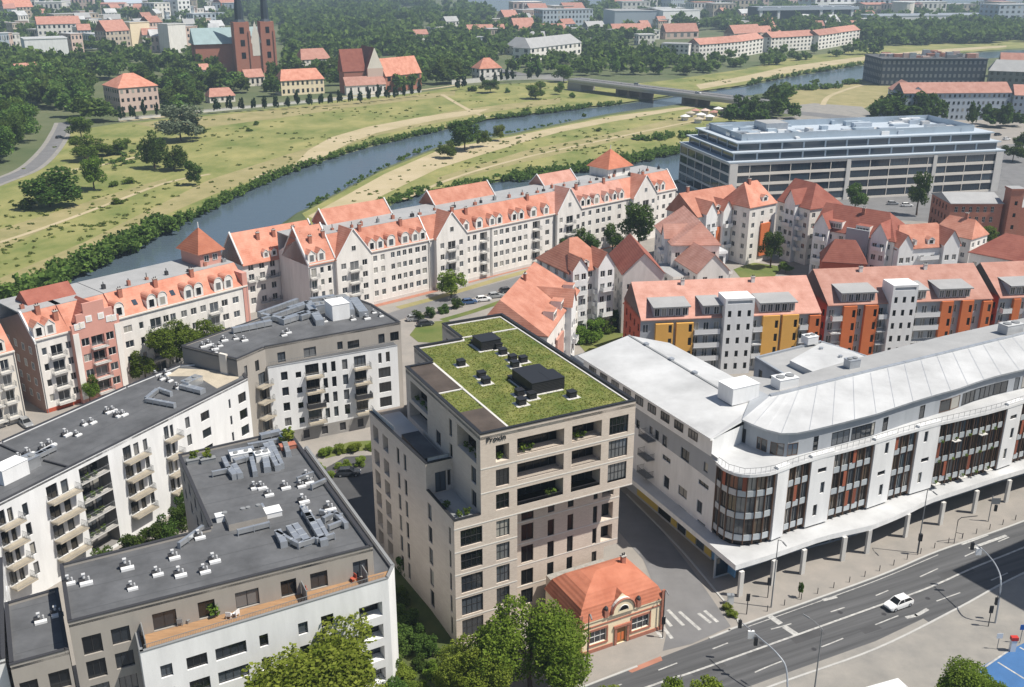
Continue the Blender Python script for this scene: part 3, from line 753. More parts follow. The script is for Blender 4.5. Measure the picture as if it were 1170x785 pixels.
# ------------------------------------------------------------------ beige apartment tower with the green roof
def build_tower():
    A = P(522, 738, 0); ang = math.radians(27); d = Vector((math.cos(ang), math.sin(ang)))
    F0 = Fr(A, A + d)
    T = thing('apartment_tower', 'tall beige brick apartment tower with a green planted roof in the middle', 'apartment tower', V3(A, 0))
    def sub(u0, v0, u1, v1): return Fr(F0.p(u0, v0), F0.p(u1, v1))
    rows = [(25.95, 28.3), (22.4, 24.85), (18.8, 21.3), (14.9, 17.36), (11.4, 13.9), (7.9, 10.5), (4.4, 7.1), (.95, 3.7)]
    mb = MB(); B = 'beige_brick'; top = 30.3; wins = []
    # front, left part
    h = []
    for i in range(3, 8):
        a, b = rows[i]; h.append((.85, 3.95, a, b, .28, None)); wins.append((F0, 2.4, a, 3.1, b - a, .16, 4, 2))
    for i in range(3, 8):
        a, b = rows[i]; h.append((5.95, 7.9, a, b, .28, None)); wins.append((F0, 6.925, a, 1.95, b - a, .16, 3, 2))
    wall(mb, F0, 9.04, 0, 19, h, B)
    h = []
    for i in range(3):
        a, b = rows[i]
        if i == 1 or i == 2: h.append((5.95, 7.85, a, b, .28, None)); wins.append((F0, 6.9, a, 1.9, b - a, .16, 3, 2))
        else: h.append((5.95, 7.85, a, b, 1.6, None)); wins.append((F0, 6.9, a, 1.9, b - a, 1.55, 2, 1))
        za, zb = (26.2, 28.6) if i == 0 else ((22.55, 25.0) if i == 1 else (18.85, 21.4))
        for u0, u1 in ((9.0, 15.9), (17.1, 21.65)):
            h.append((u0, u1, za, zb, 2.1, None)); n = 3 if u1 - u0 > 6 else 2
            wins.append((F0, (u0 + u1) / 2, za, u1 - u0, zb - za, 2.05, n * 2, 1))
        h.append((22.85, 25.85, a, b + .25, .28, None)); wins.append((F0, 24.35, a, 3.0, b + .25 - a, .16, 5, 2))
    wall(mb, F0, 26.9, 19, top, [x for x in h if x[2] > 19.2] + [(x[0], x[1], 19, x[3], x[4], x[5]) for x in h if x[2] < 19], B, u_0=3.8)
    wall(mb, F0, 26.9, 17.7, 19, [(x[0], x[1], x[2], 19, x[4], x[5]) for x in h if x[2] < 19 and x[0] > 9.1] + [(9.0, 15.9, 18.85, 19, 2.1, None)], B, u_0=9.04)
    # overhang soffit, recessed front
    fr = lambda u, v, z: F0.P3(u, v, z)
    RV = 3.0
    mb.face([fr(9.04, 0, 17.7), fr(9.04, RV, 17.7), fr(26.9, RV, 17.7), fr(26.9, 0, 17.7)], 'stone_trim')
    wall(mb, sub(9.04, 0, 9.04, RV), RV, 0, 17.7, [], B)
    FRv = sub(0, RV, 30, RV); h = []
    def opening(f, u0, u1, a, b, nx=2, ny=1, dep=.25):
        h.append((u0, u1, a, b, dep, None)); wins.append((f, (u0 + u1) / 2, a, u1 - u0, b - a, dep - .1, nx, ny))
    for a, b in ((14.4, 16.9), (11.2, 13.8), (7.75, 10.4), (4.1, 6.75), (.9, 3.4)): opening(FRv, 11.2, 13.1, a, b, 2)
    for a, b in ((14.6, 16.6), (10.9, 13.45), (7.4, 10.0), (4.2, 6.7)): opening(FRv, 15.3, 16.35, a, b, 1); opening(FRv, 18.45, 19.4, a, b, 1)
    for a, b in ((14.8, 16.7), (11.0, 13.7), (7.6, 10.1)):
        opening(FRv, 22.6, 23.3, a, b, 1); h.append((24.0, 25.9, a, b, 1.2, None)); wins.append((FRv, 24.95, a, 1.9, b - a, 1.1, 2, 1))
    wall(mb, FRv, 26.9, 6.6, 17.7, [x for x in h if x[2] > 6.6], B, u_0=9.04)
    h2 = [x for x in h if x[2] < 6.6]
    h2 = [(x[0], x[1], x[2], min(x[3], 6.6), x[4], x[5]) for x in h2] + [(22.6, 23.4, 4.2, 6.3, .25, None)]; wins.append((FRv, 23.0, 4.2, .8, 2.1, .15, 1, 1))
    wall(mb, FRv, 24.6, 0, 6.6, h2, B, u_0=9.04)
    mb.face([fr(24.6, RV, 6.6), fr(24.6, 30, 6.6), fr(26.9, 30, 6.6), fr(26.9, RV, 6.6)], 'stone_trim')
    # right side and back
    R = sub(26.9, 0, 26.9, 40.3); hr = []
    for a, b in rows[:6]:
        for u0 in (5, 10, 15, 20, 26, 32, 36): hr.append((u0, u0 + 1.6, a, b, .25, None)); wins.append((R, u0 + .8, a, 1.6, b - a, .15, 2, 1))
    wall(mb, R, 40.3, 17.7, top, [x for x in hr if x[2] > 17.7], B)
    wall(mb, R, 40.3, 6.6, 17.7, [x for x in hr if x[2] < 17.7], B, u_0=RV)
    wall(mb, sub(24.6, RV, 24.6, 40.3), 37.3, 0, 6.6, [], B)
    for a, b, c, e, z0 in ((26.9, 40.3, 16, 40.3, 6.6), (24.6, 40.3, 16, 40.3, 0)): wall(mb, sub(a, b, c, e), Fr(F0.p(a, b), F0.p(c, e)).L, z0, top if z0 else 6.6, [], B)
    for a, b, c, e in ((16, 40.3, 16, 32.6), (16, 32.6, 8, 32.6), (8, 32.6, 8, 25.4)):
        f = sub(a, b, c, e); hh = []
        for za, zb in rows[:5]:
            for u0 in ((1.5, 4.5) if f.L > 6 else (2,)): hh.append((u0, u0 + 1.5, za, zb, .25, None)); wins.append((f, u0 + .75, za, 1.5, zb - za, .15, 2, 1))
        wall(mb, f, f.L, 0, top, hh, B)
    wall(mb, sub(8, 25.4, 4, 25.4), 4, 0, top, [], B)
    # left side of the tall part (runs from the back to the front)
    LW = sub(3.8, 25.4, 3.8, 0); LL = 25.4; h = []; v2u = lambda v: LL - v
    def lop(v0, v1, a, b, dep=.25, nx=2, ny=1):
        h.append((v2u(v1), v2u(v0), a, b, dep, None)); wins.append((LW, v2u((v0 + v1) / 2), a, v1 - v0, b - a, dep - .08, nx, ny))
    lop(17.3, 23.6, 25.9, 28.8, 1.7, 4); lop(1.2, 7.1, 25.7, 28.9, 1.7, 4); lop(17.5, 24.4, 22.85, 25.2, 1.7, 4); lop(12.8, 14.5, 22.85, 25.0); lop(8.8, 9.8, 26.1, 28.6, .25, 1); lop(8.8, 9.8, 22.9, 24.95, .25, 1); lop(1.35, 2.9, 22.5, 24.85); lop(1.35, 2.9, 19.0, 21.4)
    wall(mb, LW, LL, 17.5, top, h, B)
    # low blocks with terraces on the left side
    bk = 28.5; ub = -1.0
    L1 = sub(0, 9.1, 0, 0); h = []
    for a, b in rows[3:]:
        h.append((9.1 - 1.75, 9.1 - 1.15, a, b, .25, None)); wins.append((L1, 9.1 - 1.45, a, .6, b - a, .15, 1, 1))
        h.append((.25, 1.6, a, b, .25, None)); wins.append((L1, .92, a, 1.35, b - a, .15, 1, 1))
    wall(mb, L1, 9.1, 0, 19, h, B)
    L2 = sub(ub, bk, 0, 9.1); h = []
    for i, (a, b) in enumerate(rows[2:]):
        for v0, v1, dp, nx in ((15.5, 16.4, .25, 1), (17.9, 18.8, .25, 1), (21.8, 23.8, .9, 2), (25.4, 27.4, .9, 2)):
            h.append((bk - v1, bk - v0, a, b, dp, None)); wins.append((L2, bk - (v0 + v1) / 2, a, v1 - v0, b - a, dp - .1, nx, 1))
    wall(mb, L2, L2.L, 0, 22.8, h, B)
    wall(mb, sub(8, bk, ub, bk), 8 - ub, 0, 22.8, [], B)
    S2 = sub(0, 9.1, 3.8, 9.1); wall(mb, S2, 3.8, 18.2, 22.8, [(1.3, 2.9, 18.25, 21.3, .25, None), (3.1, 3.6, 18.9, 21.3, .25, None)], B)
    wins += [(S2, 2.1, 18.25, 1.6, 3.05, .15, 2, 1)]
    mb.face([fr(0, 0, 18.2), fr(3.8, 0, 18.2), fr(3.8, 9.1, 18.2), fr(0, 9.1, 18.2)], 'concrete')
    mb.face([fr(0, 9.1, 22.0), fr(3.8, 9.1, 22.0), fr(3.8, bk, 22.0), fr(ub, bk, 22.0)], 'pale_concrete')
    mb.build('wall', T)
    # string courses
    mb = MB()
    for z in (3.95, 7.35, 10.8, 14.2, 17.65, 21.85, 25.35):
        zz = z - .0
        if z < 19: mb.fbox(F0, -.03, 9.07 if z > 17 else 9.04, -.035, -.004, zz, zz + .16, 'stone_trim')
        if z > 17.6: mb.fbox(F0, 3.8 if z > 19 else 9.08, 26.93, -.035, -.004, zz, zz + .16, 'stone_trim')
        if z < 17: mb.fbox(FRv, 9.1, 26.9 if z > 6.7 else 24.6, -.035, -.004, zz, zz + .16, 'stone_trim')
    mb.build('string_course', T)
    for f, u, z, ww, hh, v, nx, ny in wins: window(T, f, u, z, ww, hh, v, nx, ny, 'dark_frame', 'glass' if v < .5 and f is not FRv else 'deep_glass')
    # roof deck, coping, planting
    foot = [(3.8, 0), (26.9, 0), (26.9, 40.3), (16, 40.3), (16, 32.6), (8, 32.6), (8, 25.4), (3.8, 25.4)]
    mb = MB(); mb.prism([F0.p(u, v) for u, v in foot], 29.5, 29.92, 'gravel_roof'); mb.build('roof', T)
    mb = MB()
    for (a, b), (c, e) in zip(foot, foot[1:] + foot[:1]):
        f = sub(a, b, c, e); mb.fbox(f, -.06, f.L - .44, -.06, .42, top - .02, top + .14, 'black_metal')
    for (a, b), (c, e) in zip([(0, 0), (3.8, 0)], [(3.8, 0), (3.8, 9.1)]): f = sub(a, b, c, e)
    mb.build('coping', T)
    mb = MB()
    for (u0, u1, v0, v1) in ((4.25, 7.9, .45, 7.4), (4.25, 7.9, 14.9, 25.0)): mb.fbox(F0, u0, u1, v0, v1, 29.93, 30.22, 'bitumen_brown')
    mb.build('roof_slab', T)
    mb = MB()
    for (u0, u1, v0, v1) in ((8.0, 8.3, .5, 14.7), (8.0, 8.35, 14.9, 32.1), (4.3, 7.9, 14.55, 14.85), (8.3, 16.2, 31.9, 32.2), (16.1, 16.4, 32.2, 39.8), (26.1, 26.4, .5, 39.8), (16.4, 26.1, 33.2, 33.5), (16.4, 26.1, 39.5, 39.8)): mb.fbox(F0, u0, u1, v0, v1, 29.95, 30.12, 'pale_concrete')
    mb.build('gravel_strip', T)
    g = MB()
    for poly in ([(8.35, .5), (26.05, .5), (26.05, 33.1), (16.1, 33.1), (16.1, 31.85), (8.4, 31.85)], [(4.3, 7.5), (7.95, 7.5), (7.95, 14.5), (4.3, 14.5)], [(16.45, 33.55), (26.05, 33.55), (26.05, 39.45), (16.45, 39.45)]):
        g.face([F0.P3(u, v, 30.02) for u, v in poly], 'sedum')
        us = [p[0] for p in poly]; vs_ = [p[1] for p in poly]
        for _ in range(int((max(us) - min(us)) * (max(vs_) - min(vs_)) * 22)):
            u, v = RND.uniform(min(us), max(us)), RND.uniform(min(vs_), max(vs_))
            if not inside((u, v), poly): continue
            q = F0.p(u, v); s = RND.uniform(.06, .15); t = RND.uniform(0, PI); hh = RND.uniform(.02, .09)
            dx, dy = s * math.cos(t), s * math.sin(t)
            g.face([(q.x - dx, q.y - dy, 30.02), (q.x + dx, q.y + dy, 30.02), (q.x + dx * .6 - dy * .5, q.y + dy * .6 + dx * .5, 30.02 + hh), (q.x - dx * .6 - dy * .5, q.y - dy * .6 + dx * .5, 30.02 + hh)], 'leaf_sedum')
    o = g.build('green_roof', T); o['kind'] = 'stuff'
    # black boxes of the roof plant
    def rbox(px, py, du, dv, h, name='vent_box', pad=True):
        u, v = F0.uv(P(px, py, 30.0)); mb = MB()
        mb.fbox(F0, u - du / 2, u + du / 2, v - dv / 2, v + dv / 2, 29.97, 30.0 + h, 'black_metal')
        mb.fbox(F0, u - du / 2 - .06, u + du / 2 + .06, v - dv / 2 - .06, v + dv / 2 + .06, 30.0 + h, 30.08 + h, 'black_metal')
        if pad: mb.fbox(F0, u - du / 2 - .45, u + du / 2 + .45, v - dv / 2 - .4, v + dv / 2 + .4, 29.97, 30.07, 'pale_concrete')
        for k in range(int(h / .22)): mb.fbox(F0, u - du / 2 - .03, u + du / 2 + .03, v - dv / 2 - .03, v + dv / 2 + .03, 30.12 + k * .22, 30.16 + k * .22, 'dark_metal')
        return mb.build(name, T)
    rbox(556, 396, 3.3, 3.2, 1.5, 'plant_box'); rbox(548, 395.5, 1.2, 4, .5, 'plant_box', False)
    rbox(612, 440, 4.3, 6.0, 1.7, 'plant_box'); rbox(630, 441, 2.2, 3.4, 1.72, 'plant_box', False); rbox(597, 441, 1.1, 7, .35, 'plant_box', False)
    for x, y in ((574.5, 404.5), (569, 398), (585.5, 412), (588, 419), (597.5, 413.5), (526.7, 417.5), (550, 431), (555, 438), (593.5, 443 + 8.5), (607.5, 455), (595.5, 462), (653, 453.5)): rbox(x, y, 1.05, 1.05, .85)
    # terrace parapets, planters, railings
    mb = MB(); f = F0
    def par(u0, v0, u1, v1, z0, z1):
        fr2 = sub(u0, v0, u1, v1); mb.fbox(fr2, 0, fr2.L, .004, .32, z0, z1, 'beige_brick'); mb.fbox(fr2, -.04, fr2.L, -.05, .36, z1, z1 + .1, 'black_metal')
    par(0, 0, 3.75, 0, 18.2, 19.0); par(0, 9.05, 0, .4, 18.2, 19.0); par(0, 9.1, 3.75, 9.1, 22.0, 22.9); par(ub, bk, 0, 9.5, 22.0, 22.9)
    mb.build('parapet', T)
    for q in ((.6, 3.2, 11, 19.5, 22.0, 22.7, 'dark_metal', 'bitumen'), (.5, 3.3, .5, 1.6, 18.2, 18.9, 'grey_metal'), (.45, 1.1, 1.8, 6.5, 18.2, 18.7, 'grey_metal')):
        mb = MB(); mb.fbox(F0, *q); mb.build('planter', T)
    railing(T, [F0.p(.5, 9.6), F0.p(3.6, 9.6)], 22.9, .6, 'rail', 'glass_railing', glass='pane_frost')
    railing(T, [F0.p(ub + .4, bk - .4), F0.p(-.1, 20.5)], 22.9, .7, 'rail', 'glass_railing', glass='pane_frost')
    for za in (26.2, 22.55, 18.85):
        for u0, u1 in ((9.05, 15.85), (17.15, 21.6)): railing(T, [F0.p(u0, .12), F0.p(u1, .12)], za, 1.0 if False else .55, 'dark_metal', 'railing', .14)
    # plants on loggias and terraces
    for u, v, z, r in ((6.9, .8, 26.0, .55), (10.2, .7, 26.3, .7), (11.3, .7, 26.3, .6), (18.3, .8, 26.3, .7), (19.2, .8, 26.3, .6), (14.0, .7, 18.9, .6), (14.8, .7, 18.9, .6), (1.2, 1.0, 18.9, .6), (2.3, 1.0, 18.9, .65), (.8, 4.2, 18.7, .7)): leaf_tuft(T, F0.P3(u, v, z), r, 'leaf_green')
    for v in (2.2, 4.0, 5.6, 18.5, 20.5, 22.5): leaf_tuft(T, F0.P3(4.4, v, 26.0), .5, 'leaf_green')
    # name letters on the parapet
    cu = bpy.data.curves.new('lettering', 'FONT'); cu.body = 'Proxin'; cu.size = 1.05; cu.extrude = .04; cu.materials.append(MATS['black_metal'])
    tmp = bpy.data.objects.new('tmp', cu); me = bpy.data.meshes.new_from_object(tmp); bpy.data.objects.remove(tmp)
    o = bpy.data.objects.new('lettering', me); C.objects.link(o); q = F0.p(4.6, -.06); o.location = (q.x, q.y, 29.0); o.rotation_euler = (PI / 2, 0, F0.ang)
    o.parent = T; o.matrix_parent_inverse = INV[T.name]
    return F0
# ------------------------------------------------------------------ small plant on flat roofs
def roof_vent(root, p, z, ang=0.0, s=1.0):
    key = 'roof_vent'
    if key not in CACHE:
        mb = MB(); mb.box(-.75, .75, -.3, .3, -.05, .34, 'white_metal'); mb.box(-.85, -.1, .35, .75, -.05, .75, 'dark_metal'); mb.tube([(-.2, .5, .7), (-.2, .5, 1.25)], .17, 'vent_metal', 8); mb.tube([(.35, .55, -.05), (.35, .55, .8)], .12, 'vent_metal', 8)
        mb.box(-.42, .02, .28, .72, 1.25, 1.33, 'vent_metal'); CACHE[key] = mb.mesh('roof_vent')
    o = add('roof_vent', CACHE[key], root, (p[0], p[1], z), ang); s *= .85; o.scale = (s, s, s); return o
def roof_duct(root, a, b, z, w=.7, h=.6, m='duct_metal'):
    fr = Fr(a, b); mb = MB(); n = max(1, int(fr.L / 1.4))
    mb.fbox(fr, 0, fr.L, -w / 2, w / 2, z + .25, z + .25 + h, m)
    for i in range(n + 1):
        u = fr.L * i / n; mb.fbox(fr, u - .04, u + .04, -w / 2 - .04, w / 2 + .04, z - .02, z + .29 + h, 'zinc')
    return mb.build('air_duct', root)
def roof_box(root, p, z, du, dv, h, ang=0.0, m='white_metal', name='roof_hatch'):
    mb = MB(); mb.box(-du / 2, du / 2, -dv / 2, dv / 2, -.05, h, m); mb.box(-du / 2 - .06, du / 2 + .06, -dv / 2 - .06, dv / 2 + .06, h, h + .07, m)
    if name == 'cooling_unit':
        for x in (-du / 4, du / 4): mb.tube([(x, 0, h + .05), (x, 0, h + .25)], min(du / 5, dv / 3), 'grey_metal', 12)
    return mb.build(name, root, (p[0], p[1], z), ang)
def flat_roof(root, poly, z, m='bitumen', par=.35, pw=.35, pm='zinc', th=.3, name='roof', cop='dark_metal'):
    """roof slab with a low parapet and metal coping all round"""
    mb = MB(); poly = poly_ccw(poly); mb.prism(poly, z - th, z, m)
    f = Fr(poly[0], poly[1]); us = [f.uv(p) for p in poly]
    if m == 'bitumen':
        for v in np.arange(min(q[1] for q in us) + 2.2, max(q[1] for q in us), 4.4):
            run = None
            for u in np.arange(min(q[0] for q in us), max(q[0] for q in us) + 1, .6):
                ok = inside(f.p(u, v), poly)
                if ok and run is None: run = u
                if not ok and run is not None: mb.face([f.P3(run, v - .05, z + .006), f.P3(u - .6, v - .05, z + .006), f.P3(u - .6, v + .05, z + .006), f.P3(run, v + .05, z + .006)], 'roof_seam'); run = None
    mb.build(name, root)
    mb = MB(); n = len(poly)
    for i in range(n):
        f = Fr(poly[i], poly[(i + 1) % n]); mb.fbox(f, -.02, f.L - pw, .004, pw, z - .02, z + par, pm); mb.fbox(f, -.06, f.L - pw + .04, -.06, pw + .04, z + par, z + par + .07, cop)
    mb.build('parapet', root)

# ------------------------------------------------------------------ dark-roofed housing blocks on the left
def prect(fr, x0, y0, x1, y1, v=0.0):
    """opening whose outline fills a box of pixels on a wall: u0, u1, z0, z1"""
    uc, zc = fr.px((x0 + x1) / 2, (y0 + y1) / 2, v)
    a = PJ(*fr.P3(uc - .5, v, zc)); b = PJ(*fr.P3(uc + .5, v, zc)); k = (b[1] - a[1]) / (b[0] - a[0]) * (x1 - x0)
    k = max(-(y1 - y0) * .6, min((y1 - y0) * .6, k))
    u0, za = fr.px(x0, y0 + max(0, -k), v); u1, zb = fr.px(x1, y1 - max(0, -k), v)
    if k > 0: za = fr.px(x0, y0, v)[1]; zb = fr.px(x1, y1, v)[1]
    return min(u0, u1), max(u0, u1), min(za, zb), max(za, zb)

def build_front_block():
    ZR, ZT = 19.2, 15.6
    a, b = P(78.4, 714.5, ZR), P(426, 627, ZR)
    F = Fr(a, b)
    T = thing('apartment_block', 'grey and white apartment block with dark flat roof full of vents at the bottom left', 'apartment block', V3(a, 0), 'dark roofed housing blocks')
    foot = [a, b, P(330, 493, ZR), P(204, 522, ZR), P(240.5, 605.5, ZR), P(69, 648, ZR)]
    flat_roof(T, foot, ZR, pm='grey_render')
    mb = MB(); wins = []; G = 'grey_render'; h = []
    def op(fr, r, m='dark_frame', dep=.3, nx=2, ny=1, gl='glass', lst=None, v=0.0):
        u0, u1, z0, z1 = r; (h if lst is None else lst).append((u0, u1, z0, z1, dep, None)); wins.append((fr, (u0 + u1) / 2, z0, u1 - u0, z1 - z0, v + dep - .1, nx, ny, m, gl))
    z1f = lambda x, y: (x / 2.9075, 515 + y / 2.9075)
    for q in ((270, 602, 345, 685), (367, 577, 437, 650)): op(F, prect(F, *z1f(q[0], q[1]), *z1f(q[2], q[3])))
    # storeys below the two grey windows on the left
    for k in (1, 2, 3, 4):
        for u0, u1, za, zb in (prect(F, *z1f(270, 602), *z1f(345, 685)), prect(F, *z1f(367, 577), *z1f(437, 650))): op(F, (u0, u1, za - 3.2 * k, zb - 3.2 * k), nx=3)
    for q in ((508, 547, 592, 610), (658, 507, 720, 575), (782, 468, 864, 530), (932, 430, 988, 492), (1030, 400, 1090, 455)):
        u0, u1, z0, z1 = prect(F, *z1f(q[0], q[1]), *z1f(q[2], q[3])); op(F, (u0, u1, ZT + .1, max(z1, ZT + 2.3)), nx=3 if u1 - u0 > 3 else 2)
    u0, u1, _, _ = prect(F, 403, 640, 421, 662); op(F, (u0, u1, ZT + .1, ZT + 2.4))
    wall(mb, F, F.L, 0, ZR, h, G)
    poly = poly_ccw(foot); n = len(poly)
    for i in range(n):
        f = Fr(poly[i], poly[(i + 1) % n])
        if (f.o - a).length < .01: continue
        hh = []
        if f.L > 8:
            for u in np.arange(2.5, f.L - 2.5, 4.2):
                for z in (4.2, 7.4, 10.6, 13.8, 16.6): hh.append((u, u + 1.3, z, z + 1.7, .25, None)); wins.append((f, u + .65, z, 1.3, 1.7, .15, 2, 1, 'dark_frame', 'glass')) if z > 13 else hh.pop()
        wall(mb, f, f.L, 0, ZR, hh, G)
    mb.build('wall', T)
    # white front volume with a roof terrace on it
    wl = F.px(160, 746)[0]; c0 = P(160, 746, ZT + .5); c1 = P(443.5, 661, ZT + .5)
    FW = Fr(c0, c1); dep = F.uv(c0)[1]; back = lambda p: p + F.n * (-F.uv(p)[1] - .02)
    W = MB(); h = []; W_ = 'white_wall'
    z4 = lambda x, y: (230 + x / 3, 660 + y / 3)
    rows = []
    for q in ((530, 692, 578, 768), (618, 667, 692, 732), (716, 640, 822, 708)):
        u0, u1, z0, z1 = prect(FW, *z1f(q[0], q[1]), *z1f(q[2], q[3])); rows.append((u0, u1))
    zt = prect(FW, *z1f(618, 667), *z1f(692, 732)); zt = (zt[2], zt[3])
    for k in range(4):
        for i, (u0, u1) in enumerate(rows): op(FW, (u0, u1, zt[0] - 3.2 * k, zt[1] - 3.2 * k), 'dark_frame', .3, (2, 3, 4)[i], 1)
        for q in ((860, 602, 892, 640), (990, 570, 1025, 618), (1066, 541, 1110, 592)):
            u0, u1, _, _ = prect(FW, *z1f(q[0], q[1]), *z1f(q[2], q[3])); op(FW, (u0, u1, zt[0] - 3.2 * k, zt[1] - 3.2 * k), nx=1)
        u0, u1, za, zb = prect(FW, *z4(540, 80), *z4(622, 155)); op(FW, (u0, u1, za - 3.2 * k, zb - 3.2 * k), dep=1.7, nx=3)
    wall(W, FW, FW.L, 0, ZT + .5, [x for x in h if x[2] > .3], W_)
    wall(W, Fr(c1, P(426, 627, ZR) + F.d * 2.6), (P(426, 627, ZR) + F.d * 2.6 - c1).length, 0, ZT + .5, [], W_)
    wall(W, Fr(back(c0), c0), (back(c0) - c0).length, 0, ZT + .5, [], W_)
    rb = P(330, 493, ZR); r1 = b + F.d * 2.6
    FR2 = Fr(r1, rb + F.d * 2.6); wall(W, FR2, FR2.L, 0, ZT + .5, [], W_)
    wall(W, Fr(rb + F.d * 2.6, rb + F.d * .01), 2.59, 0, ZT + .5, [], W_)
    W.build('white_wall', T)
    mb = MB(); mb.face([V3(c0, ZT), V3(c1, ZT), V3(r1, ZT), V3(b, ZT), V3(back(c0), ZT)], 'deck'); mb.build('terrace_deck', T)
    mb = MB(); mb.face([V3(b, ZT), V3(r1, ZT), V3(rb + F.d * 2.6, ZT), V3(rb, ZT)], 'bitumen'); mb.build('ledge', T)
    mb = MB()
    for p, q in ((c0, c1), (c1, r1), (r1, rb + F.d * 2.6), (back(c0), c0)):
        f = Fr(p, q); mb.fbox(f, 0, f.L, -.05, .35, ZT + .5, ZT + .62, 'grey_metal'); mb.fbox(f, .02, f.L - .02, .25, .33, ZT - .03, ZT + .499, W_)
    mb.build('coping', T)
    railing(T, [c0 + F.d * .5 + F.n * .3, c1 + F.n * .3 - F.d * .4], ZT + .62, .55, 'rail')
    for x, y in ((330, 649), (398, 632), (168, 741)):   # dividers between the terraces
        u = FW.uv(P(x, y, ZT + 1))[0]; mb = MB(); p = FW.p(u, .4); f = Fr(p, p + F.n * (-F.uv(p)[1] - .1)); mb.fbox(f, 0, f.L, -.05, .05, ZT + .01, ZT + 1.8, 'grey_metal'); mb.build('terrace_divider', T)
    for f, u, z, w_, hh, v, nx, ny, m, gl in wins:
        if z > .2: window(T, f, u, z, w_, hh, v, nx, ny, m, gl)
    # terrace furniture and plants
    for x, y, r in ((246, 704, .9), (364, 668, .5), (377, 662, .5), (389, 660, .4)):
        p = P(x, y, ZT); leaf_tuft(T, (p.x, p.y, ZT + .2), r, 'leaf_green')
    for x, y, c in ((206, 714, 'grey_metal'), (215, 711, 'grey_metal'), (262, 706, 'white_metal'), (270, 704, 'white_metal'), (350, 675, 'red_wall'), (404, 664, 'red_wall')):
        p = P(x, y, ZT); mb = MB(); mb.box(-.3, .3, -.3, .3, .38, .46, c); mb.box(-.3, .3, .24, .3, .46, .95, c)
        for i in (-.26, .26):
            for j in (-.26, .26): mb.box(i - .03, i + .03, j - .03, j + .03, 0.004, .38, c)
        o = mb.build('garden_chair', None, (p.x, p.y, ZT), RND.uniform(0, 6)); tag(o, {'grey_metal': 'grey chair on the brown terrace deck near the dark door', 'white_metal': 'white chair beside the small cone tree on the terrace deck', 'red_wall': 'reddish chair on the right part of the brown terrace deck'}[c], 'chair', 'chairs on the roof terrace')
    # roof plant
    for x, y in ((80, 668), (99, 668), (146, 651), (152, 674), (181, 658), (200, 639), (207, 659), (235, 655), (246, 643), (229, 616), (292, 559), (300, 559), (308, 567), (327, 559), (352, 546), (354, 553), (348, 575), (378, 584), (350, 587), (375, 594), (345, 557)):
        p = P(x, y, ZR); roof_vent(T, p, ZR, F.ang, RND.uniform(.85, 1.15))
    for (x0, y0, x1, y1, w_) in ((318, 612, 325, 626, .8), (331, 607, 341, 622, .8), (337, 605, 352, 624, .9), (352, 592, 371, 624, .9), (364, 600, 374, 618, .6), (262, 539, 269, 548, .8), (268, 536, 275, 547, .7), (304, 512, 318, 538, .8), (310, 510, 322, 536, .7), (298, 502, 320, 497, 1.0), (262, 522, 290, 517, 1.2), (268, 531, 292, 524, 1.0), (205, 627, 232, 607, .4), (384, 592, 396, 604, .5), (370, 598, 384, 590, .5), (302, 517, 306, 540, .9), (286, 520, 292, 545, .6), (322, 500, 330, 522, .7), (256, 528, 262, 541, .6), (346, 584, 358, 603, .7), (316, 613, 342, 627, .4), (341, 627, 360, 621, .4), (376, 607, 391, 601, .4), (362, 622, 382, 616, .4), (366, 589, 391, 594, .4), (284, 513, 318, 507, .5), (243, 545, 262, 541, .4), (340, 552, 358, 545, .3), (356, 560, 372, 553, .4), (272, 612, 308, 603, .4)):
        roof_duct(T, P(x0, y0, ZR), P(x1, y1, ZR), ZR, w_)
    mb = MB(); f = Fr(P(262, 607, ZR), P(306, 597, ZR)); mb.fbox(f, 0, f.L, 0, 4.2, ZR, ZR + .9, 'grey_render', 'bitumen'); mb.build('roof_platform', T)
    roof_box(T, P(311, 588, ZR), ZR, 2.2, 1.7, .7, F.ang); roof_box(T, P(268, 591, ZR), ZR, 4.6, 1.0, .8, F.ang, 'white_metal', 'cooling_unit'); roof_box(T, P(290, 586, ZR), ZR, 2.6, .9, .8, F.ang, 'duct_metal', 'cooling_unit'); roof_box(T, P(300, 525, ZR), ZR, 2.0, 1.4, 1.1, F.ang, 'white_metal', 'cooling_unit'); roof_box(T, P(276, 524, ZR), ZR, 3.0, 1.0, 1.0, F.ang, 'white_metal', 'cooling_unit')
    roof_box(T, P(222, 529, ZR), ZR, 2.0, .8, .6, F.ang, 'grey_metal', 'planter'); roof_box(T, P(238, 528, ZR), ZR, 2.0, .8, .6, F.ang, 'grey_metal', 'planter'); roof_box(T, P(329, 512, ZR), ZR, 2.2, 1.2, .6, F.ang, 'red_brick', 'planter')
    for x, y, r in ((222, 527, .9), (238, 526, .95), (327, 508, 1.2), (331, 503, 1.1)): p = P(x, y, ZR); leaf_tuft(T, (p.x, p.y, ZR + .3), r, 'leaf_lime')
    # lower link on the left with its own dark roof
    L = thing('apartment_block', 'lower grey link block with a dark roof half in shadow at the bottom left corner', 'apartment block', V3(P(12, 763, 15.8), 0), 'dark roofed housing blocks')
    zl = 15.8; fa, fb, fc, fd = P(12, 763, zl), P(80.5, 744.5, zl), P(68, 674, zl), P(6, 692, zl)
    fb = fb + (fa - fb).normalized() * .15; fc = fc + (fd - fc).normalized() * .15
    flat_roof(L, [fa, fb, fc, fd], zl, pm='grey_render')
    mb = MB(); f = Fr(fa, fb); h2 = []; w2 = []
    z7 = lambda x, y: (x / 4.2417, 600 + y / 4.2417)
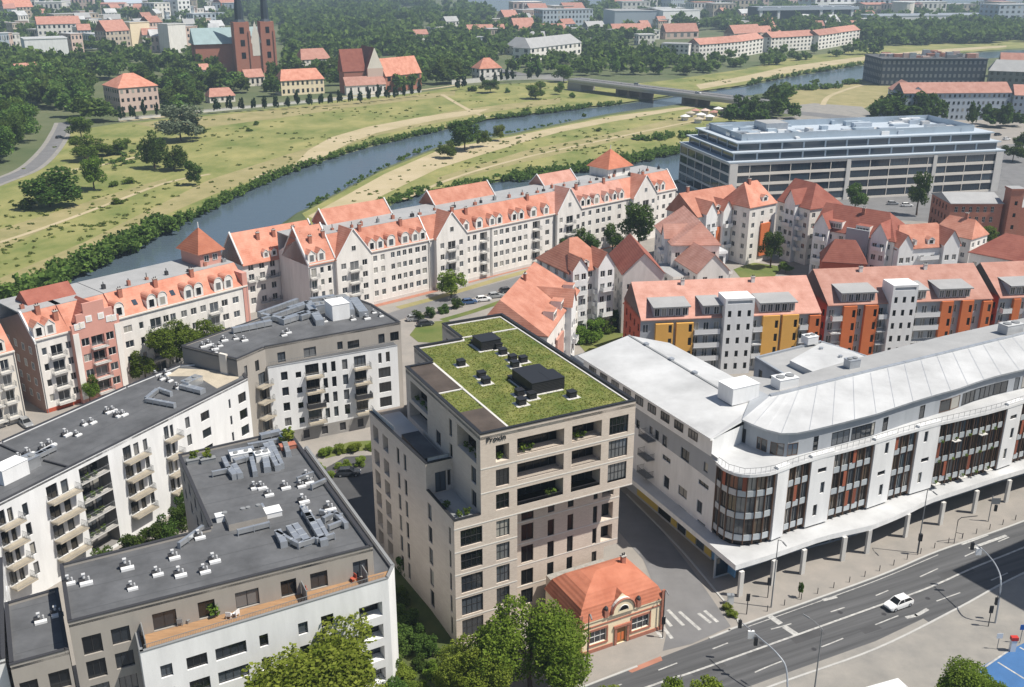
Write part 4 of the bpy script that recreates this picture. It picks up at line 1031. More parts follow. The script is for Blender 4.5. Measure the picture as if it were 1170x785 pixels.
    for q in ((92, 742, 186, 800), (232, 690, 345, 790)):
        u0, u1, _, zz = prect(f, *z7(q[0], q[1]), *z7(q[2], q[3]))
        for k in range(5): h2.append((u0, u1, zz - 2.3 - 3.2 * k, zz - 3.2 * k, .3, None)); w2.append((f, (u0 + u1) / 2, zz - 2.3 - 3.2 * k, u1 - u0, 2.3, .2))
    h2 = [x for x in h2 if x[2] > .2]
    wall(mb, f, f.L, 0, zl, h2, G)
    for p, q in ((fb, fc), (fc, fd), (fd, fa)): wall(mb, Fr(p, q), (q - p).length, 0, zl, [], G)
    mb.build('wall', L)
    for f, u, z, w_, hh, v in w2:
        if z > .2: window(L, f, u, z, w_, hh, v, 2, 1, 'dark_frame')
    roof_vent(L, P(47, 712, zl), zl, F.ang); roof_vent(L, P(66, 704, zl), zl, F.ang)
    # white wing cut by the picture's left border
    S = thing('apartment_block', 'white apartment wing cut off by the left border below the balconies', 'apartment block', V3(P(0, 770, 15), 0), 'dark roofed housing blocks')
    zs = 15.6; pa, pb, pc, pd = P(6, 755, zs), P(3.0, 640, zs), P(-120, 660, zs), P(-120, 790, zs)
    flat_roof(S, [pa, pb, pc, pd], zs, pm='white_wall'); mb = MB()
    pp = poly_ccw([pa, pb, pc, pd]); hh = []; ww = []
    for i in range(4):
        f = Fr(pp[i], pp[(i + 1) % 4]); hh = []
        for u in np.arange(1.5, f.L - 2, 3.4):
            for z in (3.5, 6.7, 9.9, 12.8): hh.append((u, u + 1.4, z, z + 1.8, .25, None)); ww.append((f, u + .7, z, 1.4, 1.8, .15))
        wall(mb, f, f.L, 0, zs, hh, W_)
    mb.build('wall', S)
    for f, u, z, w_, h_, v in ww[:40]: window(S, f, u, z, w_, h_, v, 2, 1, 'dark_frame')

def build_long_block():
    ZR = 16.4
    F = Fr(P(-70, 611, ZR), P(283, 433, ZR))
    T = thing('apartment_block', 'long white apartment block with stacked balconies and a dark flat roof on the left', 'apartment block', V3(F.o, 0), 'dark roofed housing blocks')
    b1, b2 = P(262, 408, ZR), P(195, 420, ZR)
    foot = [F.p(0, 0), F.p(F.L, 0), P(272, 414, ZR), P(205, 418, ZR), P(142.5, 443, ZR), P(0, 506, ZR), P(-70, 537, ZR)]
    flat_roof(T, foot, ZR, pm='white_wall', par=.25)
    mb = MB(); h = []; wins = []; bal = []; W_ = 'white_wall'
    z3 = lambda x, y: (x / 3.018, 440 + y / 3.018); z5 = lambda x, y: (200 + x / 3.9, 300 + y / 3.9)
    zr = [13.1, 9.95, 6.8, 3.6]
    def col(x0, x1, kind, y=450, dz=0.0, hh=2.0, rows=4):
        u0 = F.px(*z3(x0, y))[0]; u1 = F.px(*z3(x1, y))[0]
        for k in range(rows):
            z = zr[k] + dz
            if kind == 'w': h.append((u0, u1, z, z + hh, .28, None)); wins.append(((u0 + u1) / 2, z, u1 - u0, hh, .18, 1 if u1 - u0 < 1.3 else 2))
            elif kind == 'b':
                h.append((u0 + .15, u0 + (u1 - u0) * .42, z, z + 2.3, .28, None)); wins.append(((u0 + .15 + u0 + (u1 - u0) * .42) / 2, z, (u1 - u0) * .42 - .15, 2.3, .18, 2))
                h.append((u0 + (u1 - u0) * .55, u0 + (u1 - u0) * .8, z, z + 2.1, .28, None)); wins.append((u0 + (u1 - u0) * .675, z, (u1 - u0) * .25, 2.1, .18, 1))
                bal.append(((u0 + u1) / 2 + .1, z, u1 - u0 + .3, 1.5))
    col(0, 75, 'b', 520); col(-110, -40, 'b', 560); col(30, 52, 'w', 440); col(78, 98, 'w', 430, -.4)
    col(162, 265, 'b', 400); col(425, 500, 'b', 260); col(497, 512, 'w', 230)
    u0 = F.px(*z3(272, 300))[0]; u1 = F.px(*z3(374, 260))[0]
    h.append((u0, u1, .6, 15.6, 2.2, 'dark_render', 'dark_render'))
    for z in zr: wins.append(((u0 + u1) / 2 - .7, z, 2.4, 2.2, 2.1, 3)); wins.append(((u0 + u1) / 2 + 1.6, z, 1.2, 2.2, 2.1, 1))
    col(565, 610, 'b', 180); col(640, 656, 'w', 140)
    for q in ((45, 695, 72, 760), (113, 652, 155, 715), (237, 605, 250, 655), (280, 570, 318, 635)):
        u0_, u1_, za, zb = prect(F, *z5(q[0], q[1]), *z5(q[2], q[3])); ww = u1_ - u0_
        for k in range(4): h.append((u0_, u1_, za - 3.15 * k, zb - 3.15 * k, .28, None)); wins.append(((u0_ + u1_) / 2, za - 3.15 * k, ww, zb - za, .18, 1 if ww < 1.3 else 2))
    h = [x for x in h if x[2] > .2]
    # keep openings from overlapping
    keep = []
    for x in h:
        if not any(x[0] < y[1] and x[1] > y[0] and x[2] < y[3] and x[3] > y[2] for y in keep): keep.append(x)
    wall(mb, F, F.L, 0, ZR, keep, W_)
    pp = poly_ccw(foot)
    for i in range(len(pp)):
        f = Fr(pp[i], pp[(i + 1) % len(pp)])
        if (f.o - F.o).length > .01: wall(mb, f, f.L, 0, ZR, [], 'grey_render' if i > 1 else W_)
    mb.build('wall', T)
    for u, z, w_, hh, v, nx in wins:
        if z > .2 and any(abs((y[0] + y[1]) / 2 - u) < (y[1] - y[0]) / 2 + .01 and y[2] - .01 <= z < y[3] for y in keep): window(T, F, u, z, w_, hh, v, nx, 1, 'dark_frame', 'glass')
    for i, (u, z, w_, d) in enumerate(bal): balcony(T, F, u, z - .05, w_, d, 'deck_pale', 'rail')
    for z in zr:
        balcony(T, F, (u0 + u1) / 2, z - .05, u1 - u0 - .1, 1.0, 'pale_concrete', 'rail', .9)
        for k in range(3): q = F.p(u0 + .6 + k * 1.3 + RND.uniform(-.3, .3), .3); leaf_tuft(T, (q.x, q.y, z + .2), RND.uniform(.35, .6), 'leaf_green')
    for x, y in ((98, 486), (107, 484), (78, 498), (90, 498), (125, 472), (131, 470), (137, 476), (143, 475), (24, 524), (35, 520), (52, 514), (60, 510), (180, 429), (186, 434), (195, 436), (205, 444), (192, 428)): roof_vent(T, P(x, y, ZR), ZR, F.ang, RND.uniform(.8, 1.1))
    for q in ((168, 459, 180, 449, .7), (168, 460, 200, 466, .6), (182, 448, 196, 453, .5), (25, 533, 62, 515, 1.1), (208, 444, 232, 450, 1.2), (40, 526, 60, 516, .6), (20, 530, 34, 524, .6)): roof_duct(T, P(q[0], q[1], ZR), P(q[2], q[3], ZR), ZR, q[4])
    roof_box(T, P(13, 546, ZR), ZR, 4.2, 2.6, 2.3, F.ang, 'white_wall', 'roof_house'); roof_box(T, P(34, 534, ZR), ZR, 2.4, 2.0, 1.6, F.ang, 'duct_metal', 'cooling_unit'); roof_box(T, P(220, 440, ZR), ZR, 3.4, 1.8, 1.2, F.ang, 'duct_metal', 'cooling_unit')
    mb = MB(); mb.face([V3(P(x, y, ZR), ZR + .02) for x, y in ((190, 430), (204, 421), (268, 424), (273, 432), (248, 444), (225, 430))], 'deck_pale'); mb.build('terrace_deck', T)
    mb = MB()
    for x0, y0, x1, y1 in ((50, 527, 79.5, 535), (0, 509, 25, 520)): f = Fr(P(x0, y0, ZR), P(x1, y1, ZR)); mb.fbox(f, 0, f.L, -.12, .12, ZR, ZR + .3, 'dark_metal')
    mb.build('roof_upstand', T)

def build_court_block():
    ZR, ZW = 19.6, 16.0
    c = [P(270.5, 411.5, ZR), P(302.6, 397.4, ZR), P(457.7, 369, ZR), P(425, 348.5, ZR), P(405, 341, ZR), P(362, 341, ZR), P(207.7, 396, ZR)]
    T = thing('apartment_block', 'white and beige apartment block with silver ducts and a white roof hut', 'apartment block', V3(c[1], 0), 'dark roofed housing blocks')
    flat_roof(T, c, ZR, pm='grey_render', par=.2)
    mb = MB(); wins = []; z5 = lambda x, y: (200 + x / 3.9, 300 + y / 3.9); G = 'grey_render'
    F1 = Fr(c[0], c[1]); F2 = Fr(c[1], c[2]); h1 = []; h2 = []; h3 = []
    for q in ((307, 455, 325, 515), (355, 430, 377, 490)):
        u0, u1, za, zb = prect(F1, *z5(q[0], q[1]), *z5(q[2], q[3])); h1.append((u0, u1, za, zb, .25, None)); wins.append((F1, (u0 + u1) / 2, za, u1 - u0, zb - za, .15, 1))
    for k in range(4):
        z = 12.9 - 3.15 * k; h1.append((F1.L - 2.3, F1.L - .5, z, z + 2.3, .25, None)); wins.append((F1, F1.L - 1.4, z, 1.8, 2.3, .15, 2))
    wall(mb, F1, F1.L, 0, ZR, h1, G)
    for q in ((455, 395, 495, 460), (572, 372, 630, 430), (722, 350, 748, 390), (768, 342, 822, 390), (905, 315, 935, 365), (958, 305, 998, 355)):
        u0, u1, za, zb = prect(F2, *z5(q[0], q[1]), *z5(q[2], q[3])); za = max(za, ZW + .15); h2.append((u0, u1, za, zb, .25, None)); wins.append((F2, (u0 + u1) / 2, za, u1 - u0, zb - za, .15, 2))
    wall(mb, F2, F2.L, 0, ZR, h2, 'grey_render')
    for i in range(2, len(c)):
        f = Fr(c[i], c[(i + 1) % len(c)]); hh = []
        if 1.5 < f.L:
            for u in np.arange(2, f.L - 3, 4):
                for z in (4, 7.2, 10.4, 13.6, 16.8): hh.append((u, u + 1.4, z, z + 1.7, .2, 'deep_glass'))
        wall(mb, f, f.L, 0, ZR, hh if i < 5 else [], G if i != 6 else 'dark_render')  # left face gets a darker render to imitate its shade
    mb.build('wall', T)
    # white front layer
    a, b = P(306, 420.5, ZW), P(454, 395, ZW); FW = Fr(a, b); W = MB(); bal = []
    cols = [((475, 505), 2, 1.7), ((541, 566), 1, 1.2), ((662, 682), 1, 2.1), ((701, 721), 1, 2.1), ((750, 774), 1, 2.1), ((906, 921), 1, 2.1), ((940, 958), 1, 2.1)]
    zrow = [13.0, 9.9, 6.8, 3.7]
    for (x0, x1), nx, hh in cols:
        u0 = FW.px(*z5(x0, 540))[0]; u1 = FW.px(*z5(x1, 540))[0]
        if x0 > 900: yy = 430; u0 = FW.px(*z5(x0, yy))[0]; u1 = FW.px(*z5(x1, yy))[0]
        for k, z in enumerate(zrow):
            if x0 > 900 and k: continue
            h3.append((u0, u1, z, z + hh, .28, None)); wins.append((FW, (u0 + u1) / 2, z, u1 - u0, hh, .18, nx))
    u0 = FW.px(*z5(908, 510))[0]; u1 = FW.px(*z5(962, 510))[0]
    for z in zrow[1:]: h3.append((u0, u1, z, z + 2.1, .28, None)); wins.append((FW, (u0 + u1) / 2, z, u1 - u0, 2.1, .18, 3))
    for x0, x1 in ((582, 655), (800, 865)):
        u0 = FW.px(*z5(x0, 560))[0]; u1 = FW.px(*z5(x1, 545))[0]
        for k, z in enumerate(zrow):
            h3.append((u0 + .2, u1 - .4, z, z + 2.3, .28, None)); wins.append((FW, (u0 + u1) / 2 - .1, z, u1 - u0 - .6, 2.3, .18, 3)); bal.append(((u0 + u1) / 2 + .1, z, u1 - u0 + .3, k))
    wall(W, FW, FW.L, 2.6, ZW, h3, 'white_wall'); wall(W, FW, FW.L, 0, 2.6, [(x, x + 1.2, .5, 2.2, .2, 'dark_metal') for x in np.arange(2, FW.L - 3, 3.6)], 'plinth')
    p0 = FW.p(0, -FW.uv(c[1])[1] * -1 if False else .6); p1 = FW.p(FW.L, FW.uv(c[2])[1])
    wall(W, Fr(FW.p(0, .9), a), .9, 0, ZW, [], 'white_wall'); wall(W, Fr(b, FW.p(FW.L, 6)), 6, 0, ZW, [], 'white_wall')
    W.build('white_wall', T)
    mb = MB(); mb.face([V3(a, ZW), V3(b, ZW), V3(FW.p(FW.L, 6), ZW), V3(FW.p(0, 4), ZW)], 'bitumen'); mb.build('ledge', T)
    mb = MB(); mb.fbox(FW, -.04, FW.L + .04, -.05, .3, ZW, ZW + .1, 'zinc'); mb.build('coping', T)
    for f, u, z, w_, hh, v, nx in wins: window(T, f, u, z, w_, hh, v, nx, 1, 'dark_frame', 'glass')
    for u, z, w_, k in bal: balcony(T, FW, u, z - .05, w_, 1.4, 'deck_pale', 'rail', solid='dark_metal' if (k == 2 and u < 20) else None)
    for k in range(4): balcony(T, F1, F1.L - 1.6, 12.85 - 3.15 * k, 3.0, 1.6, 'deck_pale', 'rail')
    railing(T, [FW.p(.3, .35), FW.p(FW.L - .3, .35)], ZW, .95, 'rail', step=.3)
    # roof plant
    for q in ((266, 381, 310, 372, 1.1), (296, 363, 340, 347, .8), (300, 370, 352, 352, .7), (322, 371, 350, 362, 1.6), (342, 366, 362, 360, 1.8), (352, 350, 366, 372, 1.6), (404, 346, 416, 362, 1.8), (396, 345, 402, 360, 1.2), (330, 357, 352, 350, 1.0), (355, 347, 382, 343, 1.2), (300, 364, 326, 370, .8)): roof_duct(T, P(q[0], q[1], ZR), P(q[2], q[3], ZR), ZR, q[4], .9)
    roof_box(T, P(386, 362, ZR), ZR, 3.6, 4.2, 3.2, F2.ang, 'white_wall', 'roof_house'); roof_box(T, P(384, 345, ZR), ZR, 5, 3, .9, F2.ang, 'grey_metal', 'cooling_unit'); roof_box(T, P(366, 356, ZR), ZR, 2.4, 2.4, 1.7, F2.ang, 'duct_metal', 'cooling_unit')
    for x, y in ((233, 397), (240, 395), (246, 400), (252, 396), (257, 390), (270, 388), (280, 390), (246, 404), (325, 384), (330, 381), (372, 368), (404, 366), (420, 365), (428, 358), (436, 362)): roof_vent(T, P(x, y, ZR), ZR, F2.ang, RND.uniform(.7, 1.1))
    mb = MB(); mb.fbox(Fr(c[6], c[0]), 9.5, 11.2, -.25, .25, 0, ZR + .6, 'cream_wall'); mb.build('chimney_stack', T)
# ------------------------------------------------------------------ riverside town houses
def row_house(name, label, group, F, u0, u1, ze, zf, bays, wallm='white_house', roofm='tile_orange', depth=15.0, inset=4.5, ends=(0, 0), rear=None, dorm=(), chim=(), gables=(), base=None, cat='town house', balc=(), rowz=None, wm='white_frame', rows=4, back=None, side=None, skylights=()):
    """house with a steep front roof slope up to a flat roof; bays = (u, width, kind), gables = (ua, ub, out, peak)"""
    T = thing(name, label, cat, V3(F.p((u0 + u1) / 2, 0), 0), group)
    mb = MB(); wins = []; bal = []
    rowz = rowz or [ze - 3.0 - 3.2 * k for k in range(rows)]
    gs = sorted(gables)
    def holes_for(a, b, v, ex=0.0):
        h = []
        for (u, w, kind) in bays:
            if not (a - .01 <= u - w / 2 and u + w / 2 <= b + .01): continue
            for k, z in enumerate(rowz):
                if kind == 'w': h.append((u - w / 2, u + w / 2, z, z + 1.55, .2, None)); wins.append((u, v + .12, z, w, 1.55, 2 if w > 1 else 1))
                elif kind == 'd':
                    h.append((u - w / 2, u + w / 2, z - .75, z + 1.6, .2, None)); wins.append((u, v + .12, z - .75, w, 2.35, 2)); bal.append((u, v, z - .8, w + .9))
                elif kind == 'l': h.append((u - w / 2, u + w / 2, z - .75, z + 1.75, 1.4, None)); wins.append((u, v + 1.35, z - .75, w, 2.5, 3)); bal.append((u, v, z - .8, w - .1))
                elif kind == 'p':
                    for dx in (-w * .27, w * .27): h.append((u + dx - w * .2, u + dx + w * .2, z, z + 1.5, .2, None)); wins.append((u + dx, v + .12, z, w * .4, 1.5, 1))
        return h
    # plain stretches of the front between the gables
    cut = u0; spans = []
    for (a, b, out, pk) in gs:
        if a > cut: spans.append((cut, a))
        cut = b
    if cut < u1: spans.append((cut, u1))
    for a, b in spans: wall(mb, F, b, 0, ze, holes_for(a, b, 0), wallm, u_0=a)
    for (a, b, out, pk) in gs:
        wall(mb, F, b, 0, ze, holes_for(a, b, -out), wallm, u_0=a, v=-out); m_ = (a + b) / 2
        mb.face([F.P3(a, -out, ze), F.P3(b, -out, ze), F.P3(m_, -out, pk)], wallm)
        for q, s in ((a, 1), (b, -1)):
            if out > 0: mb.face([F.P3(q, -out, 0), F.P3(q, 0, 0), F.P3(q, 0, ze), F.P3(q, -out, ze)], wallm)
        wins.append((m_, -out - .06, ze + (pk - ze) * .2, 1.3, 1.4, 2))
    for q in (u0, u1):
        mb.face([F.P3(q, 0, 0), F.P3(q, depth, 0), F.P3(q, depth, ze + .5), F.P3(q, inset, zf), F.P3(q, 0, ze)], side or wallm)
    fb = Fr(F.p(u1, depth), F.p(u0, depth)); wall(mb, fb, fb.L, 0, zf - .1, [(x, x + 1.3, z, z + 1.5, .2, 'deep_glass') for x in np.arange(1.5, fb.L - 2, 3.0) for z in rowz], wallm)
    mb.build('wall', T)
    if base:
        for a, b in spans: b_ = MB(); b_.fbox(F, a + .01, b - .01, -.08, -.003, 0, .9, base); b_.build('plinth', T)
        for (a, b, out, pk) in gs: b_ = MB(); b_.fbox(F, a, b, -out - .08, -out - .003, 0, .9, base); b_.build('plinth', T)
    for a, b in spans: c = MB(); c.fbox(F, a, b, -.3, -.003, ze - .32, ze - .02, 'stone_trim'); c.build('cornice', T)
    # roof: front slope, flat top, back
    r = MB(); o = .3
    for a, b in ([(u0, u1)]):
        r.face([F.P3(a, -o, ze - o * (zf - ze) / inset), F.P3(b, -o, ze - o * (zf - ze) / inset), F.P3(b, inset, zf), F.P3(a, inset, zf)], roofm)
    for (a, b, out, pk) in gs:
        m_ = (a + b) / 2; vv = inset * (pk - ze) / (zf - ze); vv = min(vv, depth * .6); lo = .25
        k = (pk - ze) / (m_ - a)
        for s, q in ((-1, a), (1, b)):
            e = F.P3(q + s * lo, -out - .25, ze - lo * k + .05); p1 = F.P3(m_, -out - .25, pk + .05); p2 = F.P3(m_, vv, pk + .05); e2 = F.P3(q + s * lo, .4, ze - lo * k + .05)
            r.face([e, p1, p2, e2] if s > 0 else [e, e2, p2, p1], roofm)
    r.build('roof', T)
    fl = MB(); fl.prism([F.p(u0, inset - .05), F.p(u1, inset - .05), F.p(u1, depth + .2), F.p(u0, depth + .2)], zf - .25, zf + .03, 'membrane_grey'); fl.build('flat_roof', T)
    for (a, b, out, pk) in gs:   # white copings up the gable
        g = MB(); m_ = (a + b) / 2
        for q in (a, b):
            p0 = Vector(F.P3(q, -out - .12, ze)); p1 = Vector(F.P3(m_, -out - .12, pk + .2)); g.tube([p0, p1], .16, 'white_wall', 4)
        g.build('gable_coping', T)
    for q, on in ((u0, ends[0]), (u1, ends[1])):
        if on:
            g = MB(); s = .16
            pr = [(-.3, ze - .3), (inset, zf + .35), (inset + .7, zf + .35), (inset + .7, zf - .2), (-.3, ze - .9)]
            A = [F.P3(q - s, v, z) for v, z in pr]; B_ = [F.P3(q + s, v, z) for v, z in pr]
            g.face(A, 'white_wall'); g.face(B_[::-1], 'white_wall')
            for i in range(len(pr)): j = (i + 1) % len(pr); g.face([A[i], B_[i], B_[j], A[j]], 'white_wall')
            g.build('gable_coping', T)
    for q in (u0 + .25, u1 - .25): d_ = MB(); d_.tube([F.P3(q, -.12, .1), F.P3(q, -.12, ze - .35)], .07, 'grey_metal', 5); d_.build('downpipe', T)
    k = (zf - ze) / inset
    for (u, w, style) in dorm: dormer(T, F, u, .12, ze - .1, w * 1.08, 3.5, 3.0, wallm if wallm != 'pink_wall' else 'white_house', roofm, style)
    for (u, t) in chim: chimney(T, F, u, inset * t, ze + (zf - ze) * t + .2, 1.5)
    for u, t in skylights:
        s = MB(); z0 = ze + (zf - ze) * t; s.face([F.P3(u - .5, inset * t - .06, z0 + .06), F.P3(u + .5, inset * t - .06, z0 + .06), F.P3(u + .5, inset * t + .9, z0 + .06 + .96 * k), F.P3(u - .5, inset * t + .9, z0 + .06 + .96 * k)], 'office_glass'); s.build('skylight', T)
    for (u, v, z, w, h, nx) in wins:
        if z > -.2: window(T, F, u, z, w, h, v, nx, 1, wm, 'glass', split=False)
    for (u, v, z, w) in bal:
        if z > .4: balcony(T, F, u, z, w, 1.1, 'pale_concrete', 'rail', v)
    # rear gabled range behind the flat roof
    if rear:
        a, b, v0, v1, e2, rz = rear; m2 = MB(); gable_roof(m2, F, a, b, v0, v1, e2, rz, roofm); m2.build('rear_roof', T)
        m3 = MB()
        if e2 > zf - .5: m3.fbox(F, a + .05, b - .05, v0 + .1, v1 - .1, 0 if v1 > depth + .5 else zf - .6, e2 - .02, wallm)
        for q in (a + .05, b - .05): m3.face([F.P3(q, v0 + .1, e2 - .02), F.P3(q, v1 - .1, e2 - .02), F.P3(q, (v0 + v1) / 2, rz - .15)], wallm)
        m3.build('rear_wall', T)
        g = MB()
        for q in (a, b):
            g.tube([F.P3(q, v0 - .3, e2 - .1), F.P3(q, (v0 + v1) / 2, rz + .25), F.P3(q, v1 + .3, e2 - .1)], .2, 'white_wall', 4)
        g.build('gable_coping', T)
    # clutter on the flat roof
    n = int((u1 - u0) / 4.5)
    for i in range(n):
        u = u0 + 1.5 + (u1 - u0 - 3) * i / max(1, n - 1)
        mb = MB(); q = RND.uniform(.5, 1.0); mb.box(-q / 2, q / 2, -.35, .35, -.05, RND.uniform(.5, 1.2), RND.choice(['red_brick', 'dark_metal', 'grey_metal', 'red_brick'])); mb.tube([(0, 0, .4), (0, 0, 1.6)], .1, 'dark_metal', 6)
        p = F.p(u, inset + RND.uniform(.8, 3.5)); mb.build('roof_vent', T, (p.x, p.y, zf), F.ang)
    return T

def build_river_row():
    ZE = 14.8
    F = Fr(P(352, 302, ZE), P(772, 215, ZE)); U = lambda x: F.px(x, 302 - .2071 * (x - 352))[0]
    G = 'white town houses along the canal'; zf = 20.3
    def cols(x0, x1, n, kind='w', w=1.25): return [(U(x0) + (U(x1) - U(x0)) * (i + .5) / n, w, kind) for i in range(n)]
    D = lambda xs, st='gable', w=2.1: [(U(x), w, st) for x in xs]
    H = 'town_house'
    # the left end: front house with a gable, and a range behind it across a narrow court
    row_house(H, 'white town house with shaded side wall at the left end of the canal row', G, F, U(352), U(423), ZE, zf, cols(354, 362, 1, 'd', 1.5) + cols(363, 380, 2, 'w', 1.0) + [(U(402) + dx, 1.5 if dx else 2.6, 'w' if dx else 'd') for dx in (-3.2, 0, 3.2)],
              dorm=D((357, 368)), chim=((U(364), .8), (U(380), .9)), gables=[(U(382), U(422), 1.0, ZE + 7)], ends=(1, 0), depth=15, rear=(U(352), U(383), 0, 13, ZE + .07, ZE + 8.02))
    b0, b1 = F.uv(P(277, 281, 18.5)), F.uv(P(359, 253, 20.5))
    T = thing('town_house', 'white rear town house with an orange roof seen across the shaded court', 'town house', V3(F.p(b0[0], 18), 0), G)
    ua, ub = b0[0], b1[0]; v0, v1 = 15.2, 27
    mb = MB(); fr = Fr(F.p(ua, v0 + .2), F.p(ub, v0 + .2)); wins = []
    h = []
    for u in np.arange(1.6, fr.L - 1.5, 3.1):
        for z in (2.2, 5.4, 8.6, 11.2): h.append((u, u + 1.5, z, z + 1.7, .25, None)); wins.append((u + .75, z))
    wall(mb, fr, fr.L, 0, 13.5, h, 'white_house')
    for a, b in (((ub, v0 + .2), (ub, v1 - .2)), ((ub, v1 - .2), (ua, v1 - .2)), ((ua, v1 - .2), (ua, v0 + .2))): f = Fr(F.p(*a), F.p(*b)); wall(mb, f, f.L, 0, 13.5, [], 'white_house')
    for q in (ua, ub): mb.face([F.P3(q, v0 + .2, 13.5), F.P3(q, v1 - .2, 13.5), F.P3(q, (v0 + v1) / 2, 20.0)], 'white_house')
    mb.build('wall', T)
    for u, z in wins: window(T, fr, u, z, 1.5, 1.7, .15, 2, 1, split=False)
    for u, z in wins[2::2]: balcony(T, fr, u, z - .1, 2.6, 1.0, 'pale_concrete', 'rail')
    mb = MB(); gable_roof(mb, F, ua, ub, v0, v1, 13.5, 20.4, 'tile_orange'); mb.build('roof', T)
    mb = MB()
    for q in (ua, ub): mb.tube([F.P3(q, v0 - .2, 13.5), F.P3(q, (v0 + v1) / 2, 20.7), F.P3(q, v1 + .2, 13.5)], .22, 'white_wall', 4)
    mb.build('gable_coping', T)
    for t in (.3, .5, .75): chimney(T, F, ua + (ub - ua) * t, v0 + 4, 18, 1.8)
    dormer(T, F, ua + 7, v0 + .3, 13.8, 1.7, 2.3, 2.4); dormer(T, F, ua + 9.3, v0 + .3, 13.8, 1.7, 2.3, 2.4)
    row_house(H, 'white town house with two small dormers and a wide bay right of the first gable', G, F, U(423), U(490), ZE, zf, cols(424, 441, 2) + cols(445, 472, 4, 'w', 1.2) + cols(473, 488, 2, 'w', 1.5),
              dorm=D((425.5, 435)) + D((447.5, 463.5), 'arch', 2.4) + D((475, 483.5)), chim=((U(421.5), .9), (U(467), .8)), base='pale_concrete', rear=(U(404), U(479), 12.5, 20, zf - .1, zf + 3.6), depth=15.5, ends=(0, 1))
    row_house(H, 'white town house with a tall plain gable behind the small street tree', G, F, U(490), U(561), ZE, zf, roofm='tile_mid', bays= [(U(512.5) + dx, 1.3 if dx else 2.6, 'w' if dx else 'd') for dx in (-3.3, 0, 3.3)] + cols(531, 546, 2) + [(U(552.5), 2.6, 'l')],
              dorm=D((533,)) + D((548,), 'arch', 2.4), gables=[(U(495), U(530.5), 1.4, ZE + 6.6)], chim=((U(527), .9), (U(541), .75)), base='pale_concrete', depth=15.5)
    row_house(H, 'white town house with five dormers in the middle of the canal row', G, F, U(561), U(633), ZE, zf, cols(563, 583, 3, 'w', 1.4) + cols(584, 604, 3, 'w', 1.4) + [(U(613), 3.0, 'l')] + cols(620, 631, 1, 'w', 1.6),
              dorm=D((562.8, 571)) + D((588, 596)) + D((610,), 'arch', 2.4) + D((624.5,)), chim=((U(612), .85),), base='pale_concrete', rear=(U(528), U(597), 12.5, 20, zf - .1, zf + 3.6), depth=15.5)
    row_house(H, 'white town house with a gable over its left half, fourth gable from the left', G, F, U(633), U(717), ZE, zf, roofm='tile_pale', bays= [(U(648) + dx, 1.3 if dx else 2.8, 'w' if dx else 'd') for dx in (-3.6, 0, 3.6)] + cols(663, 678, 2) + cols(680, 700, 3, 'w', 1.5) + cols(702, 714, 1, 'w', 1.5),
              dorm=D((666, 672.5)) + D((682,), 'arch', 2.4) + D((693.5, 702.5), 'gable', 1.9) + D((710.5,)), gables=[(U(634), U(661.5), 1.2, ZE + 7)], chim=((U(668), .9), (U(700), .95)), rear=(U(652), U(690), 12, 19, zf - .1, zf + 3), depth=15.5)
    T = row_house(H, 'white town house with a red pyramid tower at the right end of the canal row', G, F, U(717), U(773), ZE, zf, [(U(734) + dx, 1.3 if dx else 2.8, 'w' if dx else 'd') for dx in (-3.6, 0, 3.6)] + cols(748, 770, 3, 'w', 1.4),
              dorm=D((750, 757.5)), gables=[(U(720), U(747), 1.6, ZE + 6.6)], ends=(0, 1), chim=((U(744), .9),), depth=15.5)
    tower_cap(T, F, U(717) - 1, U(736) + 1.5, 8, 16.5, zf - 1, 23.2, 28.6, 'white_house')
    return F

def tower_cap(T, F, u0, u1, v0, v1, z0, z1, zp, wm):
    mb = MB(); mb.fbox(F, u0, u1, v0, v1, z0, z1, wm); mb.build('tower_wall', T)
    for u in (u0 + (u1 - u0) * .3, u0 + (u1 - u0) * .7): window(T, F, u, z1 - 2.2, 1.3, 1.5, v0 - .1, 2, 1, split=False)
    r = MB(); o = .8; c = [F.P3(u0 - o, v0 - o, z1 - .1), F.P3(u1 + o, v0 - o, z1 - .1), F.P3(u1 + o, v1 + o, z1 - .1), F.P3(u0 - o, v1 + o, z1 - .1)]; a = F.P3((u0 + u1) / 2, (v0 + v1) / 2, zp)
    for i in range(4): r.face([c[i], c[(i + 1) % 4], a], 'tile_bright')
    r.face(c[::-1], 'stone_trim'); r.tube([(a[0], a[1], a[2] - .3), (a[0], a[1], a[2] + 1.2)], .12, 'white_metal', 6)
    r.build('tower_roof', T)

